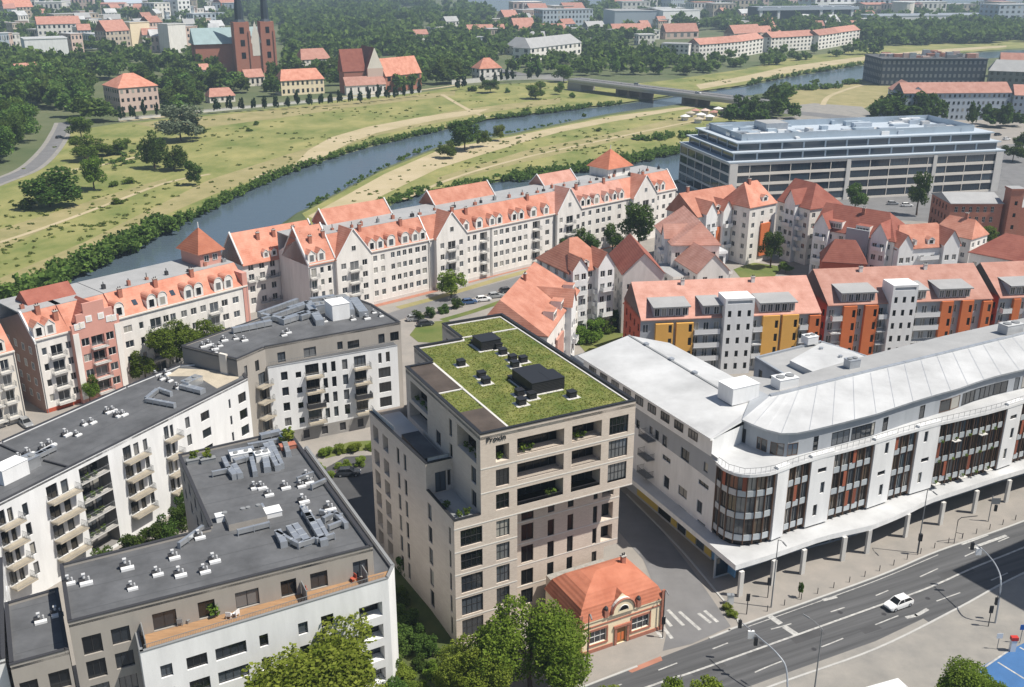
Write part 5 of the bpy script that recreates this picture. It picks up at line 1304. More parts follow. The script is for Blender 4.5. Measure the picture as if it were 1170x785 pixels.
def build_left_row():
    ZE = 15.9
    F = Fr(P(40, 388, ZE), P(277, 326.5, ZE)); U = lambda x: F.px(x, 388 - .2595 * (x - 40))[0]
    G = 'old style houses on the left near the river'; zf = 20.4
    cols = lambda x0, x1, n, kind='w', w=1.3: [(U(x0) + (U(x1) - U(x0)) * (i + .5) / n, w, kind) for i in range(n)]
    D = lambda xs, st='gable', w=2.0: [(U(x), w, st) for x in xs]
    H = 'town_house'
    T = row_house(H, 'narrow white house with a shaded pinkish side wall by the parked cars', G, F, U(39), U(85), ZE, zf, [(U(62), 2.4, 'd'), (U(76), 1.2, 'w'), (U(48), 1.0, 'w')], dorm=D((46, 59)), chim=((U(57), .85), (U(72), .5)), base='red_wall', ends=(1, 0), depth=16, side='shaded_pink', rowz=[12.2, 8.8, 5.4, 2.2])
    SF = Fr(F.p(U(39), 16), F.p(U(39), 0))
    for u in (3, 6.5, 10, 13.3):
        for z in (2.2, 5.4, 8.8, 12.2): window(T, SF, u, z, 1.2, 1.6, -.06, 2, 1, split=False)
    # pink house with a stepped gable
    a, b = U(79), U(133)
    T = thing(H, 'pink house with a stepped gable and white pilasters beside the narrow white house', 'town house', V3(F.p((a + b) / 2, 0), 0), G)
    mb = MB(); h = []; wins = []; bal = []; m_ = (a + b) / 2; v = -1.2; W = b - a
    for z in (12.2, 8.8, 5.4, 2.2):
        for u, w in ((a + W * .24, 1.7), (b - W * .24, 1.7)): h.append((u - w / 2, u + w / 2, z, z + 1.7, .2, None)); wins.append((u, z, w, 1.7))
        h.append((m_ - 1.4, m_ + 1.4, z - .7, z + 1.7, .8, None)); wins.append((m_, z - .7, 2.8, 2.4)); bal.append(z - .75)
    wall(mb, F, b, 0, ZE, h, 'pink_wall', u_0=a, v=v)
    steps = ((0, 1, ZE + 1.2), (.12, .88, ZE + 3.2), (.28, .72, ZE + 5.2))
    z0 = ZE
    for s0, s1, zt in steps: mb.fbox(F, a + W * s0, a + W * s1, v, v + .5, z0, zt, 'pink_wall'); z0 = zt
    for q in (a, b): mb.face([F.P3(q, v, 0), F.P3(q, 16, 0), F.P3(q, 16, zf), F.P3(q, 4, zf), F.P3(q, 0, ZE), F.P3(q, v, ZE)], 'pink_wall')
    fb = Fr(F.p(b, 16), F.p(a, 16)); wall(mb, fb, fb.L, 0, zf, [], 'pink_wall'); mb.build('wall', T)
    pil = MB()
    for q in (a + .05, b - 1.25): pil = MB(); pil.fbox(F, q, q + 1.2, v - .12, v - .004, 1, ZE - .6, 'white_house'); pil.build('pilaster', T)
    for u, z in ((a + W * .12, ZE + .1), (b - W * .12, ZE + .1), (m_ - 1.3, ZE + 1.2), (m_ + 1.3, ZE + 1.2), (m_ - 2.9, ZE + .2), (m_ + 2.9, ZE + .2)):
        e = MB(); q = F.p(u, v - .06); e.box(-.65, .65, -.03, .055, 0, 1.35, 'white_wall'); e.box(-.4, .4, -.045, -.03, .25, 1.1, 'cream_wall'); e.build('ornament', T, (q.x, q.y, z), F.ang)
    for u, z, w, hh in wins: window(T, F, u, z, w, hh, v + (.12 if w < 2 else .72), 2, 1, split=False)
    for z in bal: balcony(T, F, m_, z, 3.4, 1.1, 'pale_concrete', 'rail', v)
    r = MB(); r.face([F.P3(a, .2, ZE), F.P3(b, .2, ZE), F.P3(b, 4.5, zf), F.P3(a, 4.5, zf)], 'tile_orange')
    for s, q in ((-1, a + W * .12), (1, b - W * .12)):
        e = F.P3(q, v + .5, ZE + 1.2); p1 = F.P3(m_, v + .5, ZE + 5.0); p2 = F.P3(m_, 6, ZE + 5.0); e2 = F.P3(q, 6, ZE + 1.2); r.face([e, p1, p2, e2] if s > 0 else [e, e2, p2, p1], 'tile_red')
    r.build('roof', T)
    fl = MB(); fl.prism([F.p(a, 4.4), F.p(b, 4.4), F.p(b, 16), F.p(a, 16)], zf - .2, zf + .03, 'membrane_grey'); fl.build('flat_roof', T)
    g = MB(); gable_roof(g, F, a - 4, b - 4, 8, 14, zf + .04, zf + 2.4, 'tile_red'); g.build('rear_roof', T)
    T = row_house(H, 'long white house with seven dormers, a pink corner and a red pyramid tower', G, F, U(134), U(282), ZE, zf, cols(136, 152, 1, 'w', 1.9) + cols(153, 166, 1, 'w', 1.0) + [(U(176), 2.6, 'd')] + cols(184, 200, 2) + cols(203, 236, 3, 'w', 1.4) + [(U(243), 2.2, 'd')] + cols(249, 274, 2, 'w', 1.6),
              dorm=D((137.5, 174.5, 187, 216.5, 228, 250.5, 262), 'arch', 2.1), chim=((U(149), .75), (U(190), .8), (U(232), .85)), depth=16, skylights=((U(160), .3), (U(203), .3)), rowz=[12.2, 8.8, 5.4, 2.2])
    mb = MB(); mb.fbox(F, U(277), U(282) + .1, -.15, 16.1, 0, ZE + 3, 'pink_wall'); mb.build('corner_pier', T)
    tower_cap(T, F, U(250), U(274), 6.5, 14.5, zf - 1, zf + 3.2, zf + 8.2, 'pink_wall')
    # next house of the same row, mostly outside the picture
    row_house(H, 'house with an orange roof at the left border beside the parked cars', G, F, U(-70), U(15), ZE - 1, zf - 1, cols(-60, 10, 4, 'd', 1.6), wallm='cream_wall', dorm=D((-30, 0)), depth=13)
    return F
# ------------------------------------------------------------------ long white building with the curved corner, right
class PolyWall:
    def __init__(s, pts): s.fr = [Fr(a, b) for a, b in zip(pts[:-1], pts[1:])]; s.pts = pts; s.acc = [0]; [s.acc.append(s.acc[-1] + f.L) for f in s.fr]; s.L = s.acc[-1]
    def px(s, x, y):
        best = None
        for i, f in enumerate(s.fr):
            u, z = f.px(x, y); d = max(0, -u, u - f.L)
            if best is None or d < best[0]: best = (d, s.acc[i] + u, z)
        return best[1], best[2]
    def at(s, t):
        for i, f in enumerate(s.fr):
            if t <= s.acc[i + 1] or i == len(s.fr) - 1: return f, t - s.acc[i]
    def p(s, t, v=0.0): f, u = s.at(t); return f.p(u, v)
    def slice(s, a, b, step=1.2):
        n = max(1, round((b - a) / step)); return [a + (b - a) * i / n for i in range(n + 1)]

def build_white_building():
    ZT, ZR = 17.0, 21.0
    tl = [(820, 527), (828, 534), (838, 539), (850, 541.5), (860, 541.5), (880, 539), (893, 534.5), (907, 529), (933.7, 521), (972, 511), (998.7, 503.5), (1026, 495), (1071.7, 482.5), (1094.6, 477.5), (1125, 470.5), (1150, 463.5), (1170, 457)]
    front = [P(x, y, ZT) for x, y in tl]
    d = (front[-1] - front[-4]).normalized(); front += [front[-1] + d * 12, front[-1] + d * 40]
    W = PolyWall(front)
    c0 = front[0]; lb = P(669.5, 420, ZT); lb = lb + (lb - c0).normalized() * 6
    T = thing('mixed_use_building', 'long white building with a curved glass corner and brown glazed bays along the main road', 'white building', V3(c0, 0))
    FL = Fr(lb, c0)
    back = [front[-1] + Vector((-8, 17)), P(1077, 384, 21.2) + Vector((1, 2)), P(886.5, 437, 21.2) + Vector((0, 2)), P(836, 431, 20), P(769, 397, 20), lb + Vector((8, 6))]
    # ------ left face
    mb = MB(); h = []; wins = []; zq = lambda x, y: (680 + x / 4.617, 530 + y / 4.617); z4 = lambda x, y: (650 + x / 4.616, 370 + y / 4.616)
    for f_, q in ((zq, (363, 56, 388, 140)), (zq, (546, 78, 597, 142)), (zq, (538, 185, 561, 270)), (zq, (440, 108, 482, 192)), (zq, (438, 213, 478, 292)), (zq, (538, 288, 578, 352)), (zq, (340, 150, 398, 228)), (zq, (278, 120, 315, 178)), (z4, (494, 580, 516, 656)), (z4, (592, 646, 632, 738)), (z4, (712, 725, 731, 790)), (z4, (494, 684, 535, 742)), (z4, (425, 535, 440, 590)), (z4, (455, 555, 472, 620)), (z4, (355, 500, 372, 560))):
        r = prect(FL, *f_(q[0], q[1]), *f_(q[2], q[3])); h.append((*r, .25, None)); wins.append((FL, (r[0] + r[1]) / 2, r[2], r[1] - r[0], r[3] - r[2], .15, 2 if r[1] - r[0] > 1.3 else 1, 'dark_frame', 'glass'))
    keep = []
    for x in h:
        if not any(x[0] < y[1] and x[1] > y[0] and x[2] < y[3] and x[3] > y[2] for y in keep): keep.append(x)
    for u in (6, 12, 18): 
        for z in (6.2, 9.8, 13.4): keep.append((u, u + 1.4, z, z + 2.1, .25, None)); wins.append((FL, u + .7, z, 1.4, 2.1, .15, 2, 'dark_frame', 'glass'))
    zc = 13.2
    wall(mb, FL, FL.L, 4.6, zc, [x for x in keep if x[3] <= zc] + [(*x[:3], zc, *x[4:]) for x in keep if x[2] < zc < x[3]], 'white_wall')
    wall(mb, FL, FL.L, zc, ZT + .5, [x for x in keep if x[2] >= zc] + [(*x[:2], zc, *x[3:]) for x in keep if x[2] < zc < x[3]], 'cool_render')
    bk = PolyWall([front[-1]] + back + [lb])
    for f in bk.fr: wall(mb, f, f.L, 0, ZT, [(u, u + 1.6, z, z + 1.9, .2, 'deep_glass') for u in np.arange(2, f.L - 3, 3.6) for z in (5.6, 9.2, 12.8)] if f.L > 6 else [], 'cool_render')
    mb.build('side_wall', T)
    for f, u, z, w_, hh, v, nx, m, g in wins: window(T, f, u, z, w_, hh, v, nx, 1, m, g)
    ub = prect(FL, *z4(395, 560), *z4(470, 640))
    for z in (13.0, 9.6, 6.4): balcony(T, FL, (ub[0] + ub[1]) / 2, z, 3.0, 1.5, 'grey_metal', 'dark_metal')
    # ground floor with coloured panels on the side street
    mb = MB(); wall(mb, FL, FL.L, 0, 4.6, [], 'cool_render', v=.3); mb.build('ground_floor_wall', T)
    for (x0, y0, x1, y1), m in (((215, 190, 326, 358), 'panel_yellow'), ((328, 270, 392, 410), 'deep_glass'), ((394, 328, 425, 440), 'panel_yellow'), ((430, 350, 470, 470), 'office_glass'), ((474, 398, 525, 510), 'panel_yellow'), ((528, 430, 566, 540), 'office_glass'), ((570, 464, 606, 582), 'panel_yellow'), ((610, 490, 740, 620), 'panel_blue')):
        u0, z0 = FL.px(*zq(x0, (y0 + y1) / 2), .2); u1, z1 = FL.px(*zq(x1, (y0 + y1) / 2), .2)
        b = MB(); b.fbox(FL, u0, u1, .2, .296, .5, 4.2, m); b.build('shop_panel', T)
    # ------ front: zones along the curved line
    zones = [('g', 820.5, 886), ('w', 888, 901), ('g', 902, 926), ('w', 927, 953), ('g', 954, 998), ('w', 999.5, 1023), ('g', 1024, 1047), ('w', 1049, 1074), ('g', 1075, 1150), ('w', 1151, 1168)]
    def ux(x):
        for i in range(len(tl) - 1):
            if tl[i][0] <= x <= tl[i + 1][0]: return W.acc[i] + (W.acc[i + 1] - W.acc[i]) * (x - tl[i][0]) / (tl[i + 1][0] - tl[i][0])
        return W.acc[len(tl) - 1]
    zb = 5.9; fl_h = (ZT - .2 - zb) / 3
    zs = [(k, ux(a) if i else .05, ux(b)) for i, (k, a, b) in enumerate(zones)]
    zs.append(('g', zs[-1][2] + .3, W.L))
    core = MB()   # the plain wall behind everything
    ts = W.slice(0, W.L, 1.6); cz = [W.p(t, .55) for t in ts]
    for a, b in zip(cz[:-1], cz[1:]): core.face([V3(a, 4.6), V3(b, 4.6), V3(b, ZT), V3(a, ZT)], 'dark_metal')
    core.build('core_wall', T)
    for kind, a, b in zs:
        if kind == 'w':
            f = Fr(W.p(a), W.p(b)); m = MB(); hs = []; ww = []
            us = (f.L * .5,)
            n = 0
            for k in range(3):
                z = zb + fl_h * k
                wide = (k + int(a)) % 3 == 1 and f.L > 3
                w_, hh = (1.7, .75) if wide else (.8, 1.9); u = f.L * (.5 if wide else (.38 if (k + int(a)) % 2 else .6))
                if f.L < 3: continue
                hs.append((u - w_ / 2, u + w_ / 2, z + 1.0, z + 1.0 + hh, .25, None)); ww.append((u, z + 1.0, w_, hh))
            wall(m, f, f.L, zb - .6, ZT + .35, hs, 'white_wall', v=-.25)
            for q in (0, f.L): m.face([f.P3(q, -.25, zb - .6), f.P3(q, .5, zb - .6), f.P3(q, .5, ZT + .35), f.P3(q, -.25, ZT + .35)], 'white_wall')
            m.face([f.P3(0, -.25, ZT + .35), f.P3(f.L, -.25, ZT + .35), f.P3(f.L, .5, ZT + .35), f.P3(0, .5, ZT + .35)], 'white_wall')
            m.build('white_panel', T)
            for u, z, w_, hh in ww: window(T, f, u, z, w_, hh, -.1, 1, 1, 'dark_frame', 'glass')
        else:
            far_end = b > W.L - 1
            tt = W.slice(a, min(b, a + 12) if far_end else b, 1.42); pts = [W.p(t) for t in tt]
            fm, sp = MB(), MB()
            for i, p in enumerate(pts):
                q = W.p(tt[i], 1.0); n_ = (q - p).normalized(); f = Fr(p - n_ * .13, p + n_ * .25); fm.fbox(f, 0, f.L, -.045, .045, zb - .5, ZT - .05, 'brown_frame')
                if i + 1 < len(pts) and b - a > 12: p2 = W.p((tt[i] + tt[i + 1]) / 2, .06); f = Fr(p2, p2 + n_ * .15); fm.fbox(f, 0, f.L, -.025, .025, zb - .5, ZT - .06, 'brown_frame')
            for p, q in zip(pts[:-1], pts[1:]):
                f = Fr(p, q)
                for k in range(3):
                    z = zb + fl_h * k
                    fm.fbox(f, .06, f.L - .06, .05, .3, z - .08, z - .005, 'brown_frame')
                    sp.fbox(f, .1, f.L - .1, .02, .12, z + .02, z + 1.0, 'pane_frost')
                    big = 1075 < 0
                    gp = f.p(f.L / 2, .12); w_ = f.L - .14; hh = fl_h - .12
                    if not far_end or True:
                        r = RND.random()
                        key = ('gp', round(w_, 1), 'g')
                        if key not in CACHE:
                            x = MB(); x.face([(-w_ / 2, .1, 0), (w_ / 2, .1, 0), (w_ / 2, .1, hh), (-w_ / 2, .1, hh)], 'bronze_glass'); x.box(-w_ / 2, w_ / 2, .02, .14, hh - .08, hh, 'dark_frame'); x.box(-.03, .03, .02, .13, .0, hh - .081, 'dark_frame'); CACHE[key] = x.mesh('glass_panel')
                        add('glass_panel', CACHE[key], T, (gp.x, gp.y, z), f.ang)
                        if r < .15:
                            s = MB(); s0 = RND.choice((.1, .5)) * f.L; s.fbox(f, s0, s0 + f.L * .42, -.03, .04, z + .96, z + fl_h - .15, 'shutter'); s.build('shutter', T)
            fm.build('curtain_frame', T); sp.build('spandrel_glazing', T)['kind'] = 'stuff'
            if b - a > 12 and not far_end:     # planted loggias of the long bay
                for i in range(0, len(pts) - 1, 2):
                    for k in range(3):
                        q = W.p((tt[i] + tt[i + 1]) / 2, -.35); leaf_tuft(T, (q.x, q.y, zb + fl_h * k + .1), .35, RND.choice(('leaf_green', 'leaf_lime')))
                        if (i + k) % 4 == 0: b_ = MB(); f = Fr(pts[i], pts[i + 1]); b_.fbox(f, 0, f.L, -.75, 0, zb + fl_h * k - .12, zb + fl_h * k, 'pale_concrete'); b_.build('loggia_slab', T)
    # first floor below the bays
    mb = MB(); pts = [W.p(t, .35) for t in W.slice(0, W.L, 2)]
    for p, q in zip(pts[:-1], pts[1:]): f = Fr(p, q); mb.fbox(f, 0, f.L, 0, .1, 5.0, zb - .4, 'deep_glass')
    mb.build('clerestory_band', T)
    # terrace slab with a white edge
    mb = MB(); tt = W.slice(0, W.L, 1.0); ou = [W.p(t, -.32) for t in tt]
    IN = PolyWall([P(812.5, 500, 20.0) + Vector((.2, .3))] + [P(x, y, ZR) for x, y in ((849.7, 478.6), (870.7, 487.5), (889.8, 493.6), (914.6, 492.5), (953, 483.5), (998.7, 472), (1037, 459), (1071.7, 448.5), (1117.5, 434), (1170, 420.6), (1260, 396))])
    inn = [IN.p(min(IN.L * .999, IN.L * t / W.L), .5) for t in tt]
    for i in range(len(tt) - 1):
        a, b, c, e = ou[i], ou[i + 1], inn[i + 1], inn[i]
        mb.face([V3(a, ZT), V3(b, ZT), V3(c, ZT + .02), V3(e, ZT + .02)], 'membrane'); mb.face([V3(a, ZT - .45), V3(b, ZT - .45), V3(b, ZT), V3(a, ZT)], 'white_wall'); mb.face([V3(a, ZT - .45), V3(W.p(tt[i], .6), ZT - .45), V3(W.p(tt[i + 1], .6), ZT - .45), V3(b, ZT - .45)], 'white_wall')
    mb.build('terrace_slab', T)
    railing(T, [W.p(t, -.15) for t in W.slice(.5, W.L - 8, 2.4)], ZT, .95, 'rail', 'terrace_railing', .8)
    # ------ set-back top storey
    rp = [P(x, y, ZR) for x, y in ((849.7, 478.6), (858, 482.5), (870.7, 487.5), (880, 491), (889.8, 493.6), (902, 494.5), (914.6, 492.5), (932, 488.5), (953, 483.5), (975, 478), (998.7, 472), (1037, 459), (1071.7, 448.5), (1090, 444), (1117.5, 434), (1140, 427.5), (1170, 420.6))]
    dd = (rp[-1] - rp[-3]).normalized(); rp += [rp[-1] + dd * 40]
    RW = PolyWall(rp); mb = MB(); wins = []
    z2 = lambda x, y: (800 + x / 5.235, 470 + y / 5.235); z3 = lambda x, y: (980 + x / 4.363, 400 + y / 4.363)
    tops = []
    def rwin(x0, x1, y, hh, nx, m='dark_frame', zlo=None):
        a, _ = RW.px(x0, y); b, _ = RW.px(x1, y); tops.append((a, b, hh, nx, m, zlo))
    rwin(*[z2(x, 0)[0] for x in (240, 268)], 504, 2.3, 1); rwin(*[z2(x, 0)[0] for x in (330, 395)], 515, 2.0, 2, 'brown_frame'); rwin(*[z2(x, 0)[0] for x in (412, 500)], 519, 2.0, 3, 'brown_frame'); rwin(*[z2(x, 0)[0] for x in (505, 595)], 520, 2.0, 3, 'brown_frame'); rwin(*[z2(x, 0)[0] for x in (676, 706)], 512, 2.3, 1); rwin(*[z2(x, 0)[0] for x in (786, 892)], 506, 2.2, 3); rwin(*[z2(x, 0)[0] for x in (905, 1040)], 500, 2.2, 5)
    rwin(*[z3(x, 0)[0] for x in (125, 150)], 490, 2.3, 1); rwin(*[z3(x, 0)[0] for x in (305, 330)], 480, 2.3, 1); rwin(*[z3(x, 0)[0] for x in (405, 500)], 473, 2.2, 2, 'brown_frame'); rwin(*[z3(x, 0)[0] for x in (515, 600)], 467, 2.2, 4); rwin(*[z3(x, 0)[0] for x in (605, 735)], 460, 2.2, 5); rwin(*[z3(x, 0)[0] for x in (776, 800)], 448, 2.3, 1); rwin(*[z3(x, 0)[0] for x in (815, 850)], 444, 2.3, 1)
    for i, f in enumerate(RW.fr):
        hs = []
        for a, b, hh, nx, m, zlo in tops:
            a0, b0 = max(a, RW.acc[i]) - RW.acc[i], min(b, RW.acc[i + 1]) - RW.acc[i]
            if b0 - a0 > .5:
                a0 += .03; b0 -= .03; hs.append((a0, b0, ZT + .12, ZT + .12 + hh, .2, None)); wins.append((f, (a0 + b0) / 2, ZT + .12, b0 - a0, hh, .1, max(1, round(nx * (b0 - a0) / (b - a))), m))
        wall(mb, f, f.L, ZT, ZR - .1, hs, 'cool_render', v=.12)
    e0 = P(812.5, 500, 20.2); e1 = P(682.5, 418.7, 20.2); e1 = e1 + (e1 - e0).normalized() * 5
    L2 = Fr(e1, e0); hs = []
    for u in np.arange(2.0, L2.L - 2.5, 3.6): hs.append((u, u + 2.2, ZT + .9, ZT + 2.3, .25, None)); wins.append((L2, u + 1.1, ZT + .9, 2.2, 1.4, .2, 3, 'dark_frame'))
    wall(mb, L2, L2.L, ZT, 20.0, hs, 'white_wall', v=.3); wall(mb, Fr(L2.p(L2.L, .3), rp[0] + Vector((.1, .1))), (L2.p(L2.L, .3) - rp[0]).length, ZT, 20.0, [], 'white_wall')
    mb.build('attic_wall', T)
    mb = MB(); g = [FL.p(0, 0), FL.p(FL.L, 0), L2.p(L2.L, .3), L2.p(0, .3)]; mb.face([V3(x, ZT + .1) for x in g], 'membrane_grey'); mb.build('ledge', T)
    for f, u, z, w_, hh, v, nx, m in wins: window(T, f, u, z, w_, hh, v, nx, 1, m, 'glass')
    # roof of the curved wing: front slope, raised ridge, grey back slope
    ridge = [P(880, 452, 21.9), P(894.5, 449, 21.9), P(1000, 422.5, 21.9), P(1077, 404, 21.9), P(1170, 381, 21.9)]; ridge += [ridge[-1] + (ridge[-1] - ridge[-2]).normalized() * 30]
    rear = [P(862, 444, 21.2), P(886.5, 437, 21.2), P(980, 409, 21.2), P(1077, 384, 21.2), P(1149, 368, 21.2)]; rear += [rear[-1] + (rear[-1] - rear[-2]).normalized() * 45]
    A, B_, C_ = PolyWall(rp), PolyWall(ridge), PolyWall(rear); n = 46
    mb = MB(); gr = MB(); rim = MB()
    s0_, s1_, s2_ = A.p(0, -.35), B_.p(0), C_.p(0); gr.face([V3(s0_, 19.9), V3(s0_, ZR), V3(s1_, 21.9), V3(s2_, 21.2), V3(s2_, 19.9)], 'cool_render')
    for i in range(n):
        t0, t1 = i / n, (i + 1) / n
        a0, a1 = A.p(A.L * t0, -.35), A.p(A.L * t1, -.35); b0, b1 = B_.p(B_.L * t0), B_.p(B_.L * t1); c0_, c1_ = C_.p(C_.L * t0), C_.p(C_.L * t1)
        mb.face([V3(a0, ZR), V3(a1, ZR), V3(b1, 21.9), V3(b0, 21.9)], 'membrane')
        if i % 2: f = Fr(a0, b0); mb.face([f.P3(0, -.035, ZR + .02), f.P3(0, .035, ZR + .02), f.P3(f.L, .035, 21.92), f.P3(f.L, -.035, 21.92)], 'zinc')
        gr.face([V3(b0, 21.7), V3(b1, 21.7), V3(c1_, 21.2), V3(c0_, 21.2)], 'membrane_grey')
        mb.face([V3(a0, ZR - .3), V3(a1, ZR - .3), V3(a1, ZR), V3(a0, ZR)], 'zinc'); mb.face([V3(a0, ZR - .3), V3(A.p(A.L * t0, .3), ZR - .3), V3(A.p(A.L * t1, .3), ZR - .3), V3(a1, ZR - .3)], 'zinc')
        gr.face([V3(c0_, 16.5), V3(c0_, 21.2), V3(c1_, 21.2), V3(c1_, 16.5)], 'cool_render')
        f = Fr(b0, b1); rim.fbox(f, -.02, f.L + .02, -.3, .3, 21.72, 22.12, 'zinc')
    mb.build('roof', T); gr.build('rear_roof', T); rim.build('ridge_cap', T)
    # roof of the left wing: two shallow planes
    s0 = L2.p(-1, -.35); s1 = L2.p(L2.L + .3, -.35); r0 = P(728, 389, 21.0); r0 = r0 + (r0 - P(823, 446, 21.0)).normalized() * 3; r1 = P(826, 447, 21.0); q0 = P(765, 393, 20.0); q1 = P(838, 432, 20.0)
    mb = MB(); e = 20.2
    mb.face([V3(s0, e), V3(s1, e), V3(rp[0], 20.9), V3(P(872, 455, 21), 21.0), V3(r1, 21.0), V3(r0, 21.0)], 'membrane'); mb.face([V3(r0, 21.0), V3(r1, 21.0), V3(P(872, 455, 21), 21.0), V3(P(866, 441, 20.6), 20.6), V3(q1, e), V3(q0, e)], 'membrane')
    mb.face([V3(s0, e - .3), V3(s1, e - .3), V3(s1, e), V3(s0, e)], 'white_metal'); mb.face([V3(s0, e - .3), V3(L2.p(-1, .4), e - .3), V3(L2.p(L2.L + .3, .4), e - .3), V3(s1, e - .3)], 'white_metal')
    mb.face([V3(s1, e - .3), V3(rp[0], 20.6), V3(rp[0], 20.9), V3(s1, e)], 'white_metal')
    f = Fr(r0, r1); mb.build('wing_roof', T); mb = MB(); mb.fbox(f, 0, f.L, -.2, .2, 21.0 - .1, 21.1, 'grey_metal'); mb.build('ridge_cap', T)
    f2 = Fr(q1, q0); mb = MB(); wall(mb, f2, f2.L, 0, e, [], 'cool_render'); mb.build('rear_wall', T)
    mb = MB(); mb.face([V3(P(x, y, 20.7), 20.7) for x, y in ((815, 450), (870, 470), (905, 462), (905, 436), (860, 430), (835, 432))], 'membrane_grey'); mb.build('roof_junction', T)
    roof_box(T, P(843, 455, 21), 21.0, 5.2, 3.6, 2.7, L2.ang + PI / 2, 'white_wall', 'roof_house'); roof_box(T, P(896, 441, 21.5), 21.5, 3.6, 2.4, 1.6, .4, 'white_metal', 'cooling_unit'); roof_box(T, P(973, 419, 21.5), 21.5, 2.2, 1.6, 1.4, .4, 'zinc', 'cooling_unit'); roof_box(T, P(1154, 379, 21.7), 21.7, 4.0, 2.2, 1.6, .4, 'membrane', 'cooling_unit')
    for t in (.2, .48, .72): roof_box(T, f.p(f.L * t, .2), 21.0, .8, .6, .35, f.ang, 'zinc', 'roof_vent')
    # ------ canopy on columns
    co = [P(x, y, 5.0) for x, y in ((840.6, 646), (880, 634), (941, 612.5), (997, 600), (1030, 586.5), (1061.6, 570.5), (1101.8, 557.5), (1140, 545), (1170, 536))]; d3 = (co[-1] - co[-2]).normalized(); co += [co[-1] + d3 * 40]
    CW = PolyWall(co); mb = MB(); n = 40
    for i in range(n):
        t0, t1 = i / n, (i + 1) / n; a, b = CW.p(CW.L * t0), CW.p(CW.L * t1); c, e = W.p(W.L * t1, .5), W.p(W.L * t0, .5)
        mb.face([V3(a, 5.0), V3(b, 5.0), V3(c, 5.0), V3(e, 5.0)], 'membrane'); mb.face([V3(a, 4.15), V3(e, 4.15), V3(c, 4.15), V3(b, 4.15)], 'pale_concrete'); mb.face([V3(a, 4.15), V3(b, 4.15), V3(b, 5.0), V3(a, 5.0)], 'white_wall')
    o2 = 2.4; la = FL.p(0, -o2); lc = co[0]
    mb.face([V3(la, 5.0), V3(lc, 5.0), V3(W.p(0, .5), 5.0), V3(FL.p(0, .2), 5.0)], 'membrane'); mb.face([V3(la, 4.15), V3(FL.p(0, .2), 4.15), V3(W.p(0, .5), 4.15), V3(lc, 4.15)], 'pale_concrete'); mb.face([V3(la, 4.15), V3(lc, 4.15), V3(lc, 5.0), V3(la, 5.0)], 'white_wall')
    mb.build('canopy', T)
    for x, y in ((845, 681), (882, 668), (916, 655.5), (962, 640.5), (990, 632), (1034, 613.5), (1074, 599.5), (1112, 586), (1149, 573.5)):
        p = P(x, y, 0); mb = MB(); mb.box(-.35, .35, -.22, .22, .021, 4.15, 'pale_concrete'); f, u = CW.at(CW.px(x, y)[0]); mb.build('column', T, (p.x, p.y, 0), f.ang)
    p_ = [CW.p(CW.L * t, 4.5) for t in [i / 14 for i in range(15)]]; mb = MB(); sh = MB()
    for i, (a, b) in enumerate(zip(p_[:-1], p_[1:])):
        f = Fr(a, b); mb.fbox(f, 0, f.L, .1, .3, .02, 4.15, 'cool_render'); s = MB(); s.fbox(f, .3, f.L - .3, .02, .097, .4, 3.4, 'office_glass'); s.build('shop_window', T)
    mb.build('shop_wall', T)
    # ------ low grey block behind with a pale pitched roof
    K = thing('annex_building', 'low grey block with a pale pitched roof inset behind the long white building', 'annex', V3(P(900, 415, 17), 0))
    z5 = lambda x, y: (860 + x / 3.774, 360 + y / 3.774); zz = 17.5
    pl = [P(*z5(x, y), zz) for x, y in ((10, 188), (170, 285), (330, 262), (560, 205), (290, 118))]
    pl = poly_ccw(pl); mb = MB()
    for i in range(len(pl)): f = Fr(pl[i], pl[(i + 1) % len(pl)]); wall(mb, f, f.L, 0, zz, [(u, u + 1.1, z, z + 2.0, .2, 'deep_glass') for u in np.arange(1.5, f.L - 2, 3.4) for z in (3.5, 7, 10.5, 14)] if f.L > 5 else [], 'cool_render')
    mb.build('wall', K); flat_roof(K, pl, zz, 'membrane_grey', pm='cool_render', cop='zinc')
    mb = MB(); q = [P(*z5(x, y), 18.4) for x, y in ((160, 200), (262, 250), (400, 222), (530, 200), (400, 150), (298, 122))]; q = poly_ccw(q)
    mb.prism(q, zz + .01, 18.6, 'membrane'); mb.build('inset_roof', K); roof_box(K, P(*z5(245, 118), 18), 18, 2.4, 2, 1.4, .4, 'white_metal', 'cooling_unit')
    for x, y in ((295, 147), (378, 182)): roof_box(K, P(*z5(x, y), 18.6), 18.62, .5, .5, .3, .2, 'zinc', 'roof_vent')
